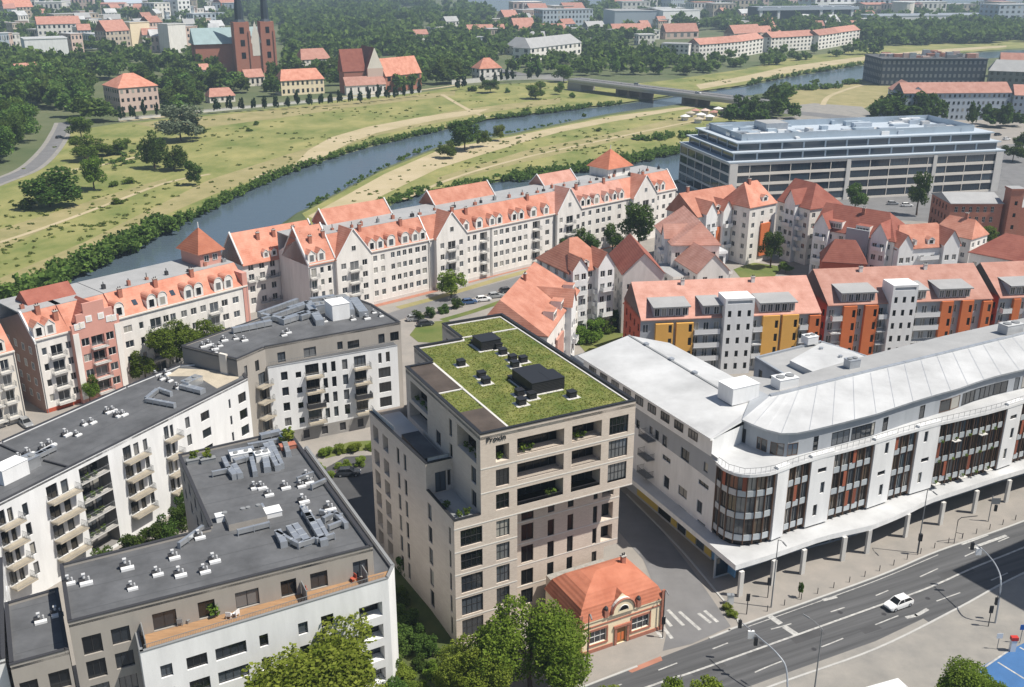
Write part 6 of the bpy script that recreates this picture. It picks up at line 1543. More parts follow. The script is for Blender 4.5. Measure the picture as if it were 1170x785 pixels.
# ------------------------------------------------------------------ other town buildings
def simple_house(name, label, cat, group, F, depth, ze, zr, wallm='white_house', roofm='tile_pale', hip=(0, 0), vr=None, step=3.0, rows=None, bal=(), dorm=(), chim=(), win=(1.3, 1.5), base=None, z0=0.0, L=None, left=True, doorm=None, wm='white_frame', over=.35, panels=(), floor=3.2, gab=()):
    """house with a pitched roof: F is its front eave line, depth runs back; real window openings on the front and both ends"""
    L = L or F.L
    T = thing(name, label, cat, V3(F.p(L / 2, depth / 2), z0), group)
    vr_ = depth / 2 if vr is None else vr
    mb = MB(); wins = []; rows = rows or [z for z in np.arange(z0 + 1.6, ze - 2.0, floor)]
    def grid(f, l, m):
        h = []; n = max(1, int((l - .8) / step)); w, hh = win
        for i in range(n):
            u = l * (i + .5) / n
            for z in rows: h.append((u - w / 2, u + w / 2, z, z + hh, .18, None)); wins.append((f, u, z, w, hh))
        return h
    c = [F.p(0, 0), F.p(L, 0), F.p(L, depth), F.p(0, depth)]
    for i in range(4):
        f = Fr(c[i], c[(i + 1) % 4]); wall(mb, f, f.L, z0, ze, grid(f, f.L, 0) if i != 2 else [], wallm)
    if not hip[0]: mb.face([F.P3(0, 0, ze), F.P3(0, vr_, zr - .1), F.P3(0, depth, ze)], wallm)
    if not hip[1]: mb.face([F.P3(L, 0, ze), F.P3(L, depth, ze), F.P3(L, vr_, zr - .1)], wallm)
    mb.build('wall', T)
    r = MB(); gable_roof(r, F, 0 if hip[0] else -.3, L if hip[1] else L + .3, 0, depth, ze, zr, roofm, vr_, hip[0], hip[1], over=over); r.build('roof', T)
    for f, u, z, w, hh in wins: window(T, f, u, z, w, hh, .1, 2 if w > .9 else 1, 1, wm, 'glass', split=False)
    k = (zr - ze) / vr_
    for (u, w, st) in dorm: dormer(T, F, u, .5, ze + .5 * k - .15, w, 2.2, min(2.4, vr_ * .6), 'white_house', roofm, st)
    for (u, t) in chim: chimney(T, F, u, vr_ * t, ze + (zr - ze) * min(t, 2 - t) + .1, 1.4)
    for (u, w, zz) in bal:
        for z in zz: balcony(T, F, u, z, w, 1.2, 'white_wall', 'rail', solid='white_metal')
    for (u0, u1, za, zb, m) in panels: p = MB(); p.fbox(F, u0, u1, -.5, -.004, za, zb, m); p.build('bay', T)
    for (u, w, out, pk) in gab:   # gabled bays that stand out of the front
        p = MB(); a, b = u - w / 2, u + w / 2; zt = ze + .8; f = Fr(F.p(a, -out), F.p(b, -out)); hs = [(f.L * t - .65, f.L * t + .65, z, z + 1.6, .2, None) for t in ((.5,) if w < 4 else (.27, .73)) for z in rows]
        wall(p, f, f.L, z0, zt, hs, 'white_wall'); p.face([f.P3(0, 0, zt), f.P3(f.L, 0, zt), f.P3(f.L / 2, 0, pk)], 'white_wall')
        for q in (a, b): p.face([F.P3(q, -out, z0), F.P3(q, 1.2, z0), F.P3(q, 1.2, zt), F.P3(q, -out, zt)], 'white_wall')
        p.build('gable_bay', T); r = MB(); vv = min(vr_, (pk - ze) / k); kk = (pk - zt) / (w / 2)
        for s in (-1, 1): e = [F.P3(u + s * (w / 2 + .3), -out - .3, zt - .3 * kk + .06), F.P3(u, -out - .3, pk + .06), F.P3(u, vv, pk + .06), F.P3(u + s * (w / 2 + .3), .6, zt - .3 * kk + .06)]; r.face(e if s < 0 else e[::-1], roofm)
        r.build('gable_roof', T)
        for h_ in hs: window(T, f, (h_[0] + h_[1]) / 2, h_[2], 1.3, 1.6, .1, 2, 1, wm, 'glass', split=False)
        for z in rows[1::2]: balcony(T, f, f.L / 2, z - .1, min(w - .4, 3), 1.1, 'white_wall', 'rail', solid='white_metal')
    if base: b = MB(); b.fbox(F, 0, L, -.07, -.003, z0, z0 + .8, base); b.build('plinth', T)
    return T

def build_small_house():
    F = Fr(P(661, 751), P(756, 718.5)); L = F.L; D = 9.0; ZE = 5.1
    T = thing('corner_house', 'small cream house with a bright red tiled roof at the foot of the brick tower', 'house', V3(F.o, 0))
    mb = MB(); W_ = 'butter_wall'; wins = []
    h = [(1.6, 4.2, 1.3, 3.3, .2, None), (L - 5.0, L - 2.2, 1.3, 3.3, .2, None), (L * .5 - .75, L * .5 + .75, .05, 2.6, .25, None)]
    wall(mb, F, L, 0, ZE, h, W_); c = [F.p(L, 0), F.p(L, D), F.p(0, D), F.p(0, 0)]
    for a, b in zip(c[:-1], c[1:]): f = Fr(a, b); wall(mb, f, f.L, 0, ZE, [(x, x + 1.1, 1.3, 3.2, .2, 'deep_glass') for x in np.arange(1.5, f.L - 2, 3)], W_)
    mb.build('wall', T)
    for u, w in ((2.9, 2.6), (L - 3.6, 2.8)):
        window(T, F, u, 1.3, w, 2.0, .12, 3, 2, 'white_frame', 'glass')
        s = MB(); s.fbox(F, u - w / 2 - .25, u + w / 2 + .25, -.12, -.004, 1.02, 1.28, 'red_brick'); s.fbox(F, u - w / 2 - .2, u + w / 2 + .2, -.1, -.004, 3.32, 3.62, 'red_brick')
        s.fbox(F, u - w / 2 - .24, u - w / 2 - .02, -.08, -.004, 1.28, 3.32, 'red_brick'); s.fbox(F, u + w / 2 + .02, u + w / 2 + .24, -.08, -.004, 1.28, 3.32, 'red_brick'); s.build('window_surround', T)
    d = MB(); d.fbox(F, L * .5 - .75, L * .5 + .75, .15, .22, .05, 2.6, 'door_brown'); d.fbox(F, L * .5 - .55, L * .5 - .08, .12, .15, .4, 1.6, 'orange_wall'); d.fbox(F, L * .5 + .08, L * .5 + .55, .12, .15, .4, 1.6, 'orange_wall'); d.build('door', T)
    s = MB(); s.fbox(F, L * .5 - 1.15, L * .5 - .8, -.18, -.004, .05, 2.7, 'red_brick'); s.fbox(F, L * .5 + .8, L * .5 + 1.15, -.18, -.004, .05, 2.7, 'red_brick'); s.fbox(F, L * .5 - 1.3, L * .5 + 1.3, -.25, -.004, 2.7, 3.05, 'red_brick'); s.build('door_surround', T)
    for z0, z1, o, m in ((.03, .55, .1, 'red_brick'), (4.0, 4.16, .1, 'red_brick'), (4.85, 5.1, .14, 'butter_wall')): s = MB(); s.fbox(F, 0, L * .5 - 1.35 if z0 < 1 else L, -o, -.004, z0, z1, m); s.build('string_course' if z0 > 1 else 'plinth', T)
    s = MB(); s.fbox(F, L * .5 + 1.35, L, -.1, -.004, .03, .55, 'red_brick'); s.build('plinth', T)
    for q in (-.08, L - .4): s = MB(); s.fbox(F, q, q + .48, -.2, -.004, .04, ZE + 1.3, 'red_brick'); s.build('corner_pier', T)
    # bell-curved hipped roof
    prof = [(-.16, ZE - .02), (.55, ZE + 1.7), (1.7, ZE + 2.9), (3.1, ZE + 3.7), (D / 2, ZE + 4.1)]
    r = MB(); rings = []
    for o, z in prof:
        e = o * 1.15; rings.append([F.P3(e, o, z), F.P3(L - e, o, z), F.P3(L - e, D - o, z), F.P3(e, D - o, z)])
    for a, b in zip(rings[:-1], rings[1:]):
        for i in range(4): r.face([a[i], a[(i + 1) % 4], b[(i + 1) % 4], b[i]], 'tile_bright')
    r.face([F.P3(-.16, -.15, ZE - .04), F.P3(-.16, D + .15, ZE - .04), F.P3(L + .16, D + .15, ZE - .04), F.P3(L + .16, -.15, ZE - .04)], 'stone_trim')
    r.build('roof', T)
    # round pediment over the door with its little roof
    p = MB(); m_ = L * .5; R_ = 1.75; arc = [(m_ - R_ * math.cos(t), ZE + .25 + R_ * 1.05 * math.sin(t)) for t in [PI * i / 12 for i in range(13)]]
    pts = [(m_ - R_, ZE - .1)] + arc + [(m_ + R_, ZE - .1)]
    p.face([F.P3(u, -.3, z) for u, z in reversed(pts)], W_); p.face([F.P3(u, .25, z) for u, z in pts], W_)
    for (a, za), (b, zb) in zip(pts[:-1], pts[1:]): p.face([F.P3(a, -.3, za), F.P3(b, -.3, zb), F.P3(b, .25, zb), F.P3(a, .25, za)], 'stone_trim')
    p.build('pediment', T)
    t = MB(); t.tube([F.P3(u, -.36, z) for u, z in arc], .14, 'red_brick', 5); t.build('pediment_trim', T)
    t = MB(); ar = [(m_ - .75 * math.cos(q), ZE + .35 + .8 * math.sin(q)) for q in [PI * i / 8 for i in range(9)]]; t.face([F.P3(u, -.31, z) for u, z in reversed(ar)], 'deep_glass'); t.tube([F.P3(u, -.33, z) for u, z in ar], .07, 'white_frame', 4); t.build('lunette', T)
    g = MB(); a = F.P3(m_ - 1.9, .25, ZE + .8); b = F.P3(m_ + 1.9, .25, ZE + .8); k = F.P3(m_, .25, ZE + 2.6); q = F.P3(m_, 3.0, ZE + 2.9); a2 = F.P3(m_ - 1.9, 1.2, ZE + .9); b2 = F.P3(m_ + 1.9, 1.2, ZE + .9)
    g.face([a, k, q, a2][::-1], 'tile_bright'); g.face([k, b, b2, q][::-1], 'tile_bright'); g.face([a, b, k], W_); g.build('pediment_roof', T)
    for u in (m_ - 2.6, m_ + 2.5): s = MB(); s.fbox(F, u - .3, u + .3, -.25, .3, ZE - .1, ZE + 1.0, 'red_brick'); q = F.p(u, 0); s.tube([(q.x, q.y, ZE + 1.0), (q.x, q.y, ZE + 1.3), (q.x, q.y, ZE + 1.6)], [.32, .3, .04], 'dark_metal', 8); s.build('finial', T)
    chimney(T, F, L - 3.5, D / 2 + .4, ZE + 3.9, .8, .6, .5)
    A = MB(); A.fbox(F, 1.5, L - 2.5, D + .02, D + 2.6, 0, 5.3, 'beige_brick', 'gravel_roof'); A.build('rear_extension', T)

def build_orange_row():
    ZE, ZR = 13.4, 18.8; g = 'terraces with coloured bays behind the white building'
    def terrace(A, B, label, col, bays, towers, dormers, bands, right_end=None, L2=None, left_col='red_wall'):
        F = Fr(A, B); L = L2 or F.L; D = 15.0
        T = thing('terrace_house', label, 'terrace', V3(F.p(L / 2, 7), 0), g)
        U = lambda x, z=ZE: max(.2, min(L - .2, F.px(x, PJ(*F.P3(L / 2, 0, z))[1])[0]))
        mb = MB(); wins = []; h = []; rows = [10.0, 6.9, 3.8, .9]
        occ = [(U(a), U(b)) for a, b, *_ in bays] + [(U(a), U(b)) for a, b in towers]
        u = 1.2
        while u < L - 1.5:
            if not any(a - .8 < u < b + .8 for a, b in occ):
                for z in rows: h.append((u - .65, u + .65, z, z + 1.9, .2, None)); wins.append((F, u, z, 1.3, 1.9, .12, 2))
                u += 2.3
            else: u += .3
        wall(mb, F, L, 0, ZE, h, 'cool_render')
        for a, b in ((F.p(L, 0), F.p(L, D)), (F.p(L, D), F.p(0, D)), (F.p(0, D), F.p(0, 0))):
            f = Fr(a, b); hh = []
            for u in np.arange(2.0, f.L - 2, 3.6):
                for z in rows: hh.append((u, u + 1.2, z, z + 1.6, .2, 'deep_glass'))
            wall(mb, f, f.L, 0, ZE, hh, left_col if f.L < 20 else 'cool_render')
        for q in (0, L): mb.face([F.P3(q, 0, ZE), F.P3(q, 9.5, ZR - .1), F.P3(q, D, ZE)], 'dark_render')
        mb.build('wall', T)
        r = MB(); gable_roof(r, F, 0, L, 0, D, ZE, ZR, 'tile_pale', 9.5, over=.5); r.build('roof', T)
        for f, u, z, w, hh, v, nx in wins: window(T, f, u, z, w, hh, v, nx, 1, 'white_frame', 'glass', split=False)
        for a, b, m, z1 in bays:
            u0, u1 = U(a), U(b); p = MB(); f = Fr(F.p(u0, -.9), F.p(u1, -.9)); hs = [(f.L - 1.1, f.L - .35, z + .1, z + 1.9, .15, 'deep_glass') for z in rows] if f.L > 2 else []
            wall(p, f, f.L, 0, z1, hs, m)
            p.face([F.P3(u0, -.9, 0), F.P3(u0, -.9, z1), F.P3(u0, 0, z1), F.P3(u0, 0, 0)], m); p.face([F.P3(u1, -.9, 0), F.P3(u1, 0, 0), F.P3(u1, 0, z1), F.P3(u1, -.9, z1)], m); p.face([F.P3(u0, -.9, z1), F.P3(u1, -.9, z1), F.P3(u1, 0, z1), F.P3(u0, 0, z1)], m)
            p.build('bay', T)
        for a, b in towers:
            u0, u1 = U(a), U(b); z1 = ZE + 4.2; f = Fr(F.p(u0, -1.7), F.p(u1, -1.7)); p = MB(); hs = []; ww = []
            n = 3
            for i in range(n):
                for z in rows + [ZE - .3]: uu = f.L * (i + .5) / n; hs.append((uu - .38, uu + .38, z + .3, z + 1.75, .15, None)); ww.append((uu, z + .3))
            hs.append((.5, f.L - .5, z1 - 1.2, z1 - .5, .3, 'cool_render'))
            wall(p, f, f.L, 0, z1, [x for x in hs if x[3] < z1], 'white_wall')
            for q in (u0, u1): p.face([F.P3(q, -1.7, 0), F.P3(q, 3.4, 0), F.P3(q, 3.4, z1), F.P3(q, -1.7, z1)], 'white_wall')
            p.face([F.P3(u0, -1.7, z1), F.P3(u1, -1.7, z1), F.P3(u1, 3.4, z1), F.P3(u0, 3.4, z1)], 'white_wall'); p.face([F.P3(u0, 3.4, 9), F.P3(u0, 3.4, z1), F.P3(u1, 3.4, z1), F.P3(u1, 3.4, 9)], 'white_wall')
            p.build('stair_tower', T)
            for uu, z in ww: window(T, f, uu, z, .76, 1.45, .08, 1, 1, 'dark_frame', 'deep_glass', split=False)
        for a, b in dormers:
            u0, u1 = U(a), U(b); p = MB(); k = (ZR - ZE) / 9.5; zt = ZE + 2.5
            p.face([F.P3(u0 - .3, -.5, zt), F.P3(u1 + .3, -.5, zt), F.P3(u1 + .3, 5.2, zt + .5), F.P3(u0 - .3, 5.2, zt + .5)], 'membrane_grey'); p.face([F.P3(u0 - .3, -.5, zt - .25), F.P3(u1 + .3, -.5, zt - .25), F.P3(u1 + .3, -.5, zt), F.P3(u0 - .3, -.5, zt)], 'grey_metal')
            p.face([F.P3(u0 - .3, -.5, zt - .25), F.P3(u0 - .3, .5, zt - .25), F.P3(u1 + .3, .5, zt - .25), F.P3(u1 + .3, -.5, zt - .25)], 'grey_metal')
            for q in (u0, u1): p.face([F.P3(q, .3, ZE - .2), F.P3(q, 5, ZE + 2.4), F.P3(q, .3, zt)], 'cool_render')
            p.face([F.P3(u0, .35, ZE - .2), F.P3(u1, .35, ZE - .2), F.P3(u1, .35, zt), F.P3(u0, .35, zt)], 'cool_render')
            p.build('dormer', T); n = max(2, int((u1 - u0) / 1.5))
            for i in range(n): window(T, F, u0 + (u1 - u0) * (i + .5) / n, ZE + .2, 1.2, 1.8, .22, 2, 1, 'white_frame', 'glass', split=False)
        for a, b in bands:   # glazed loggias and balconies between the bays
            u0, u1 = U(a), U(b)
            for k_, z in enumerate(rows[:3]): balcony(T, F, (u0 + u1) / 2, z - .3, u1 - u0 - .3, 1.3, 'white_wall', 'rail', solid='white_metal' if k_ < 1 or RND.random() < .6 else None)
        for t in (.28, .68): chimney(T, F, L * t, 8.3, ZR - .4, .8, .8, .6, 'white_house')
        return T
    terrace(P(732, 364, ZE), P(938, 355, ZE), 'terrace with yellow bays and a white stair tower', 'yellow_wall', [(749, 769, 'yellow_wall', 12.2), (772.6, 792, 'yellow_wall', 12.2), (871, 890, 'yellow_wall', 13), (893, 911.5, 'yellow_wall', 13), (924, 937.5, 'orange_wall', 12.6)], [(825, 858)], [(747, 787), (803, 824), (868, 908)], [(792, 823), (859, 871), (912, 923)])
    terrace(P(945.5, 347, ZE), P(1134, 339, ZE), 'terrace with orange bays and a white stair tower in its middle', 'orange_wall', [(963.8, 978.8, 'orange_wall', 12.8), (988, 1003, 'orange_wall', 12.8), (1075, 1088, 'orange_wall', 13), (1098, 1111, 'orange_wall', 13), (1122, 1133.5, 'orange_wall', 12.6)], [(1014.5, 1043)], [(961, 1000), (1046, 1058), (1072, 1108)], [(950, 963), (1003, 1014), (1044, 1074)])
    a, b = P(1143, 338, ZE), P(1134, 339, ZE); d = (P(1134, 339, ZE) - P(945.5, 347, ZE)).normalized()
    terrace(P(1142, 338.5, ZE), P(1142, 338.5, ZE) + d * 42, 'terrace with orange bays cut off by the right border', 'orange_wall', [(1158, 1166, 'orange_wall', 12.8), (1182, 1195, 'orange_wall', 12.8)], [(1200, 1225)], [(1154, 1195)], [(1145, 1157)])

def build_cluster():
    g = 'red roofed houses between the tower and the office block'; H = 'apartment_house'; cat = 'house'
    F = Fr(P(625, 383, 13), P(661, 331, 13)); D = (F.uv(P(560, 357, 13))[1])
    simple_house(H, 'long white house with a wide salmon roof just behind the green roofed tower', cat, g, F, D, 13, 19, 'white_house', 'tile_orange', (2.5, 0), D * .7, dorm=((F.L * .3, 3.2, 'flat'), (F.L * .52, 2.8, 'flat'), (F.L * .72, 2.4, 'flat'), (F.L * .9, 2.2, 'flat')), bal=((F.L * .7, 3, (4, 7.2, 10)),), panels=((F.L * .25, F.L * .45, .5, 9, 'tile_pale'),), chim=((F.L * .6, .9),), gab=((F.L * .62, 4.5, 1.4, 17),))
    F = Fr(P(650, 311, 16.5), P(699, 303, 16.5))
    simple_house(H, 'tall white house with a hipped salmon roof beside the garden hedge', cat, g, F, 15, 16.5, 22.5, 'white_house', 'tile_mid', (5, 5), 8, bal=((2.5, 2.8, (4, 7.2, 10.4, 13)), (8.2, 2.6, (4, 7.2, 10.4))), dorm=((5, 2.2, 'gable'),), gab=((F.L - 2.6, 4.6, 1.6, 20.5), (2.5, 4.2, 1.2, 20)))
    F = Fr(P(697, 289, 15.5), P(712, 312, 15.5))
    simple_house(H, 'white house with a gable right of the tall hipped house', cat, g, F, 10, 15.5, 20.5, 'white_house', 'tile_red', (0, 0), 5, bal=())
    F = Fr(P(714, 345, 11.5), P(735, 352, 11.5))
    simple_house(H, 'low house with dark red roof and rust red wall beside the yellow bays', cat, g, F, 9, 11.5, 16, 'orange_wall', 'tile_red', (3, 0), 5)
    F = Fr(P(749, 257, 15), P(768, 279, 15))
    simple_house(H, 'house with a brownish roof slope and three skylights near the end of the canal row', cat, g, F, 13, 15, 20.5, 'white_house', 'tile_pale', (0, 2), 8, gab=((F.L * .7, 4, 1.0, 19),))
    F = Fr(P(765, 291, 11), P(797, 311, 11))
    simple_house(H, 'lower white house with a salmon roof falling towards the yellow terrace', cat, g, F, 9, 11, 15.5, 'white_house', 'tile_pale', (0, 0), 4.5)
    F = Fr(P(797, 247, 15.5), P(856, 236, 15.5))
    simple_house(H, 'white house with curved white balconies and orange bay windows', cat, g, F, 13, 15.5, 21, 'white_house', 'tile_orange', (0, 0), 8, bal=((F.L * .78, 5.5, (3.6, 6.8, 10, 13.2)),), panels=((F.L * .36, F.L * .56, 1, 11, 'orange_wall'),), dorm=((F.L * .4, 2.6, 'gable'), (F.L * .78, 3.4, 'gable')), chim=((F.L * .15, 1.0),), gab=((F.L * .2, 4.4, 1.5, 19.5), (F.L * .52, 3.6, 1.2, 19)))
    F = Fr(P(857, 236, 18), P(887, 230, 18))
    simple_house(H, 'narrow white tower house with an orange bay and a steep salmon roof', cat, g, F, 11, 18, 24, 'white_house', 'tile_orange', (3, 3), 5.5, panels=((F.L * .45, F.L * .8, 2, 12, 'orange_wall'),), dorm=((F.L * .62, 2.6, 'gable'),), chim=((F.L * .4, .9),))
    F = Fr(P(889, 228, 17.5), P(926, 238, 17.5))
    simple_house(H, 'house with a tall shaded grey front and a dark red roof', cat, g, F, 13, 17.5, 23.5, 'white_house', 'tile_red', (0, 5), 6.5, bal=((F.L * .3, 2.6, (4, 7.2, 10.4, 13.6)), (F.L * .7, 2.6, (4, 7.2, 10.4, 13.6))), gab=((F.L * .5, 4.4, 1.6, 22),))
    F = Fr(P(930, 259, 14), P(1022, 275, 14))
    simple_house(H, 'long house with a large dark red roof and grey dormer boxes', cat, g, F, 14, 14, 20, 'white_house', 'tile_red', (0, 5), 7, dorm=((F.L * .25, 4.5, 'flat'), (F.L * .6, 4.0, 'flat')), panels=((F.L * .42, F.L * .7, 1, 15.5, 'cool_render'),), chim=((F.L * .5, .8),), gab=((F.L * .12, 4.5, 1.5, 18.5), (F.L * .84, 4.5, 1.5, 18.5)))
    F = Fr(P(1025, 284, 12), P(1097, 279, 12))
    simple_house(H, 'white house with a pale salmon hipped roof facing the orange terrace', cat, g, F, 12, 12, 17, 'white_wall', 'tile_orange', (4, 4), 6, bal=((F.L * .5, 6, (5.4, 8.6)),), dorm=((F.L * .25, 2.8, 'gable'), (F.L * .55, 2.2, 'gable')), gab=((F.L * .82, 5, 1.4, 16.5), (F.L * .1, 4.4, 1.2, 16)))
    F = Fr(P(940, 297, 9), P(990, 300, 9))
    simple_house(H, 'low annex with a flat topped dark red roof in front of the long house', cat, g, F, 9, 9, 14, 'red_wall', 'tile_red', (3, 3), 4.5)
    F = Fr(P(1066, 263, 8), P(1110, 272, 8))
    simple_house(H, 'small house with a plain pink roof in front of the brick hall', cat, g, F, 10, 8, 12.5, 'white_house', 'tile_orange', (2, 2), 5, chim=((F.L * .6, 1),))
    far_block('white_annex', 'low flat roofed white annex behind the yellow terrace', 'house', 768, 352, 832, 345, 12, 8, 'white_house', 'membrane_grey', None, wins=(6, 2))
    far_block('white_annex', 'narrow white stair block beside the low annex', 'house', 806, 335, 826, 333, 6, 11, 'white_wall', 'membrane', None, wins=(2, 3))
    F = Fr(P(1108, 287, 9), P(1185, 302, 9))
    simple_house(H, 'house with a brown red hipped roof at the right border below the brick tower', cat, g, F, 16, 9, 14, 'white_house', 'tile_red', (6, 6), 8)

def build_brick_hall():
    F = Fr(P(1087, 232, 11.5), P(1146, 232, 11.5)); T = thing('brick_hall', 'old red brick hall with a grey roof and a square tower near the right border', 'brick building', V3(F.o, 0))
    mb = MB(); D = 16.0; wins = []; h = []
    for u in np.arange(1.4, F.L - 1.5, 2.4):
        for z in (1.5, 5.0, 8.4): h.append((u, u + 1.1, z, z + 1.9, .25, None)); wins.append((F, u + .55, z))
    wall(mb, F, F.L, 0, 11.5, h, 'red_brick')
    for a, b in ((F.p(F.L, 0), F.p(F.L, D)), (F.p(F.L, D), F.p(0, D)), (F.p(0, D), F.p(0, 0))): f = Fr(a, b); wall(mb, f, f.L, 0, 11.5, [(u, u + 1.1, z, z + 1.9, .25, 'deep_glass') for u in np.arange(1.5, f.L - 2, 2.6) for z in (1.5, 5, 8.4)], 'red_brick')
    for q in (0, F.L): mb.face([F.P3(q, 0, 11.5), F.P3(q, 8, 13.4), F.P3(q, D, 11.5)], 'red_brick')
    mb.build('wall', T)
    for f, u, z in wins: window(T, f, u, z, 1.1, 1.9, .15, 2, 2, 'white_frame', 'deep_glass', split=False)
    r = MB(); gable_roof(r, F, -.3, F.L + .3, 0, D, 11.5, 13.5, 'membrane_grey', 8); r.build('roof', T)
    c = MB(); c.fbox(F, 0, F.L, -.3, -.003, 10.9, 11.4, 'red_brick'); c.build('cornice', T)
    t = MB(); u0 = F.L + 1.5; f = Fr(F.p(u0, -1.5), F.p(u0 + 4.2, -1.5)); wall(t, f, 4.2, 0, 16, [(1.6, 2.6, z, z + 1.4, .2, 'deep_glass') for z in (3, 7, 11)], 'red_brick')
    for a, b in (((u0 + 4.2, -1.5), (u0 + 4.2, 3)), ((u0 + 4.2, 3), (u0, 3)), ((u0, 3), (u0, -1.5))): f = Fr(F.p(*a), F.p(*b)); wall(t, f, f.L, 0, 16, [], 'red_brick')
    t.build('tower_wall', T); t = MB(); t.fbox(F, u0 - .25, u0 + 4.45, -1.75, 3.25, 16, 16.6, 'red_brick', 'membrane_grey'); t.build('tower_cap', T)
    w = MB(); w.fbox(F, u0 + 4.3, u0 + 30, 0, 12, 0, 10, 'red_brick', 'membrane_grey'); w.build('wing', T)

def build_office():
    mat('pale_blue', (.42, .48, .55), .7)
    A, B_, C_ = P(833.6, 187, 16), P(1147, 172.5, 16), P(777.5, 163.5, 16)
    F = Fr(A, B_); FL = Fr(C_, A); D = FL.L
    T = thing('office_building', 'wide grey office block with ribbon windows and a silver plant roof near the bridge', 'office building', V3(A, 0))
    mb = MB(); wins = []
    foot = [A, B_, B_ + (C_ - A), C_]
    for i in range(4):
        f = Fr(foot[i], foot[(i + 1) % 4]); h = []; n = int(f.L / (8.2 if i < 1 else 7.5))
        hh = 2.75 if i == 0 else 3.0
        for z in (.8, 4.6, 8.4, 12.2):
            for k in range(n):
                u0 = f.L * k / n + .12; u1 = f.L * (k + 1) / n - .12; h.append((u0, u1, z, z + hh, .35, None))
                if i in (0, 3): wins.append((f, (u0 + u1) / 2, z, u1 - u0, hh))
                else: h[-1] = (u0, u1, z, z + hh, .35, 'office_glass')
        wall(mb, f, f.L, 0, 16, h, 'cream_wall' if i != 3 else 'pale_concrete')
    mb.build('wall', T)
    for f, u, z, w, hh in wins: window(T, f, u, z, w, hh, .2, max(4, int(w / 1.3)), 1, 'dark_frame', 'office_glass', split=False)
    for k, (ins, z0, z1) in enumerate(((2.6, 16, 19.2), (5.2, 19.2, 22.4))):
        c = [F.p(ins, ins), F.p(F.L - ins * .6, ins), F.p(F.L - ins * .6, D - ins), F.p(ins, D - ins)]; mb = MB()
        for i in range(4):
            f = Fr(c[i], c[(i + 1) % 4]); n = int(f.L / 9); wall(mb, f, f.L, z0, z1, [(f.L * j / n + .5, f.L * (j + 1) / n - .15, z0 + .45, z1 - .35, .2, 'office_glass') for j in range(n)], 'blue_silver')
        mb.build('attic_wall', T)
        o = c; mb = MB(); e = [F.p(ins - 1, ins - 1), F.p(F.L - ins * .6 + 1, ins - 1), F.p(F.L - ins * .6 + 1, D - ins + 1), F.p(ins - 1, D - ins + 1)]; mb.prism(e, z1, z1 + .45, 'blue_silver', 'pale_blue'); mb.build('roof', T)
    mb = MB(); mb.prism([F.p(-.4, -.4), F.p(F.L + .4, -.4), F.p(F.L + .4, D + .4), F.p(-.4, D + .4)], 16.001, 16.5, 'blue_silver', 'pale_blue'); mb.build('roof_ledge', T)
    z = 22.85
    rr = random.Random(4)
    for i in range(80):
        u = rr.uniform(9, F.L - 9); v = rr.uniform(8, D - 8); m = rr.choice(('duct_metal', 'white_metal', 'blue_silver', 'membrane', 'pale_blue')); mb = MB(); du, dv = rr.uniform(1.5, 9), rr.uniform(1, 3.5); mb.fbox(F, u - du / 2, u + du / 2, v - dv / 2, v + dv / 2, z, z + rr.uniform(.6, 1.9), m); mb.build('cooling_unit', T)
    mb = MB()
    for v in (8, D - 9): mb.fbox(F, 8, F.L - 9, v, v + .15, z, z + 2.4, 'blue_silver')
    for u in (8, F.L - 9): mb.fbox(F, u, u + .15, 8.16, D - 9.01, z, z + 2.4, 'blue_silver')
    mb.build('plant_screen', T)
    mb = MB(); mb.fbox(F, F.L * .22, F.L * .30, D * .5, D * .72, z, z + 3.6, 'zinc', 'membrane_grey'); mb.build('roof_house', T)
    for t in (.015, .985): mb = MB(); mb.fbox(F, F.L * t - 1.6, F.L * t + 1.6, -.35, -.004, 0, 15.9, 'pale_concrete'); mb.build('corner_pier', T)
    for t in (.42, .74): mb = MB(); mb.fbox(F, F.L * t - .8, F.L * t + .8, -.3, -.004, 0, 15.9, 'pale_concrete'); mb.build('corner_pier', T)
# ------------------------------------------------------------------ the far side of the river and the skyline
def far_block(name, label, cat, x0, y0, x1, y1, depth, h, wallm, roofm='membrane_grey', zr=None, hip=(0, 0), wins=(6, 3), glass='glass', group=None, wh=.5, ww=.45):
    """distant building standing on the ground line between two pixels; flat roof unless a ridge height is given"""
    F = Fr(P(x0, y0), P(x1, y1)); L = F.L
    T = thing(name, label, cat, V3(F.p(L / 2, depth / 2), 0), group)
    mb = MB(); c = [F.p(0, 0), F.p(L, 0), F.p(L, depth), F.p(0, depth)]; mb.prism(c, 0, h, wallm)
    if zr:
        for q in (0, L):
            if not hip[0 if q == 0 else 1]: mb.face([F.P3(q, 0, h), F.P3(q, depth / 2, zr - .2), F.P3(q, depth, h)], wallm)
    mb.build('wall', T); r = MB()
    if zr: gable_roof(r, F, 0, L, 0, depth, h, zr, roofm, None, *hip, over=.5)
    else: r.prism([F.p(-.4, -.4), F.p(L + .4, -.4), F.p(L + .4, depth + .4), F.p(-.4, depth + .4)], h, h + .7, wallm, roofm)
    r.build('roof', T)
    nx, nz = wins
    if nx:
        w, hh = L / nx * ww, h / nz * wh; key = ('fw', round(w, 1), round(hh, 1), glass)
        if key not in CACHE: b = MB(); b.box(-w / 2, w / 2, -.08, .0, 0, hh, glass); CACHE[key] = b.mesh('window')
        for f, n in ((F, nx), (Fr(c[3], c[0]), max(1, int(nx * depth / L)))):
            for i in range(n):
                for k in range(nz): q = f.p(f.L * (i + .5) / n, -.01); add('window', CACHE[key], T, (q.x, q.y, h * (k + .28) / nz), f.ang)
    return T, F

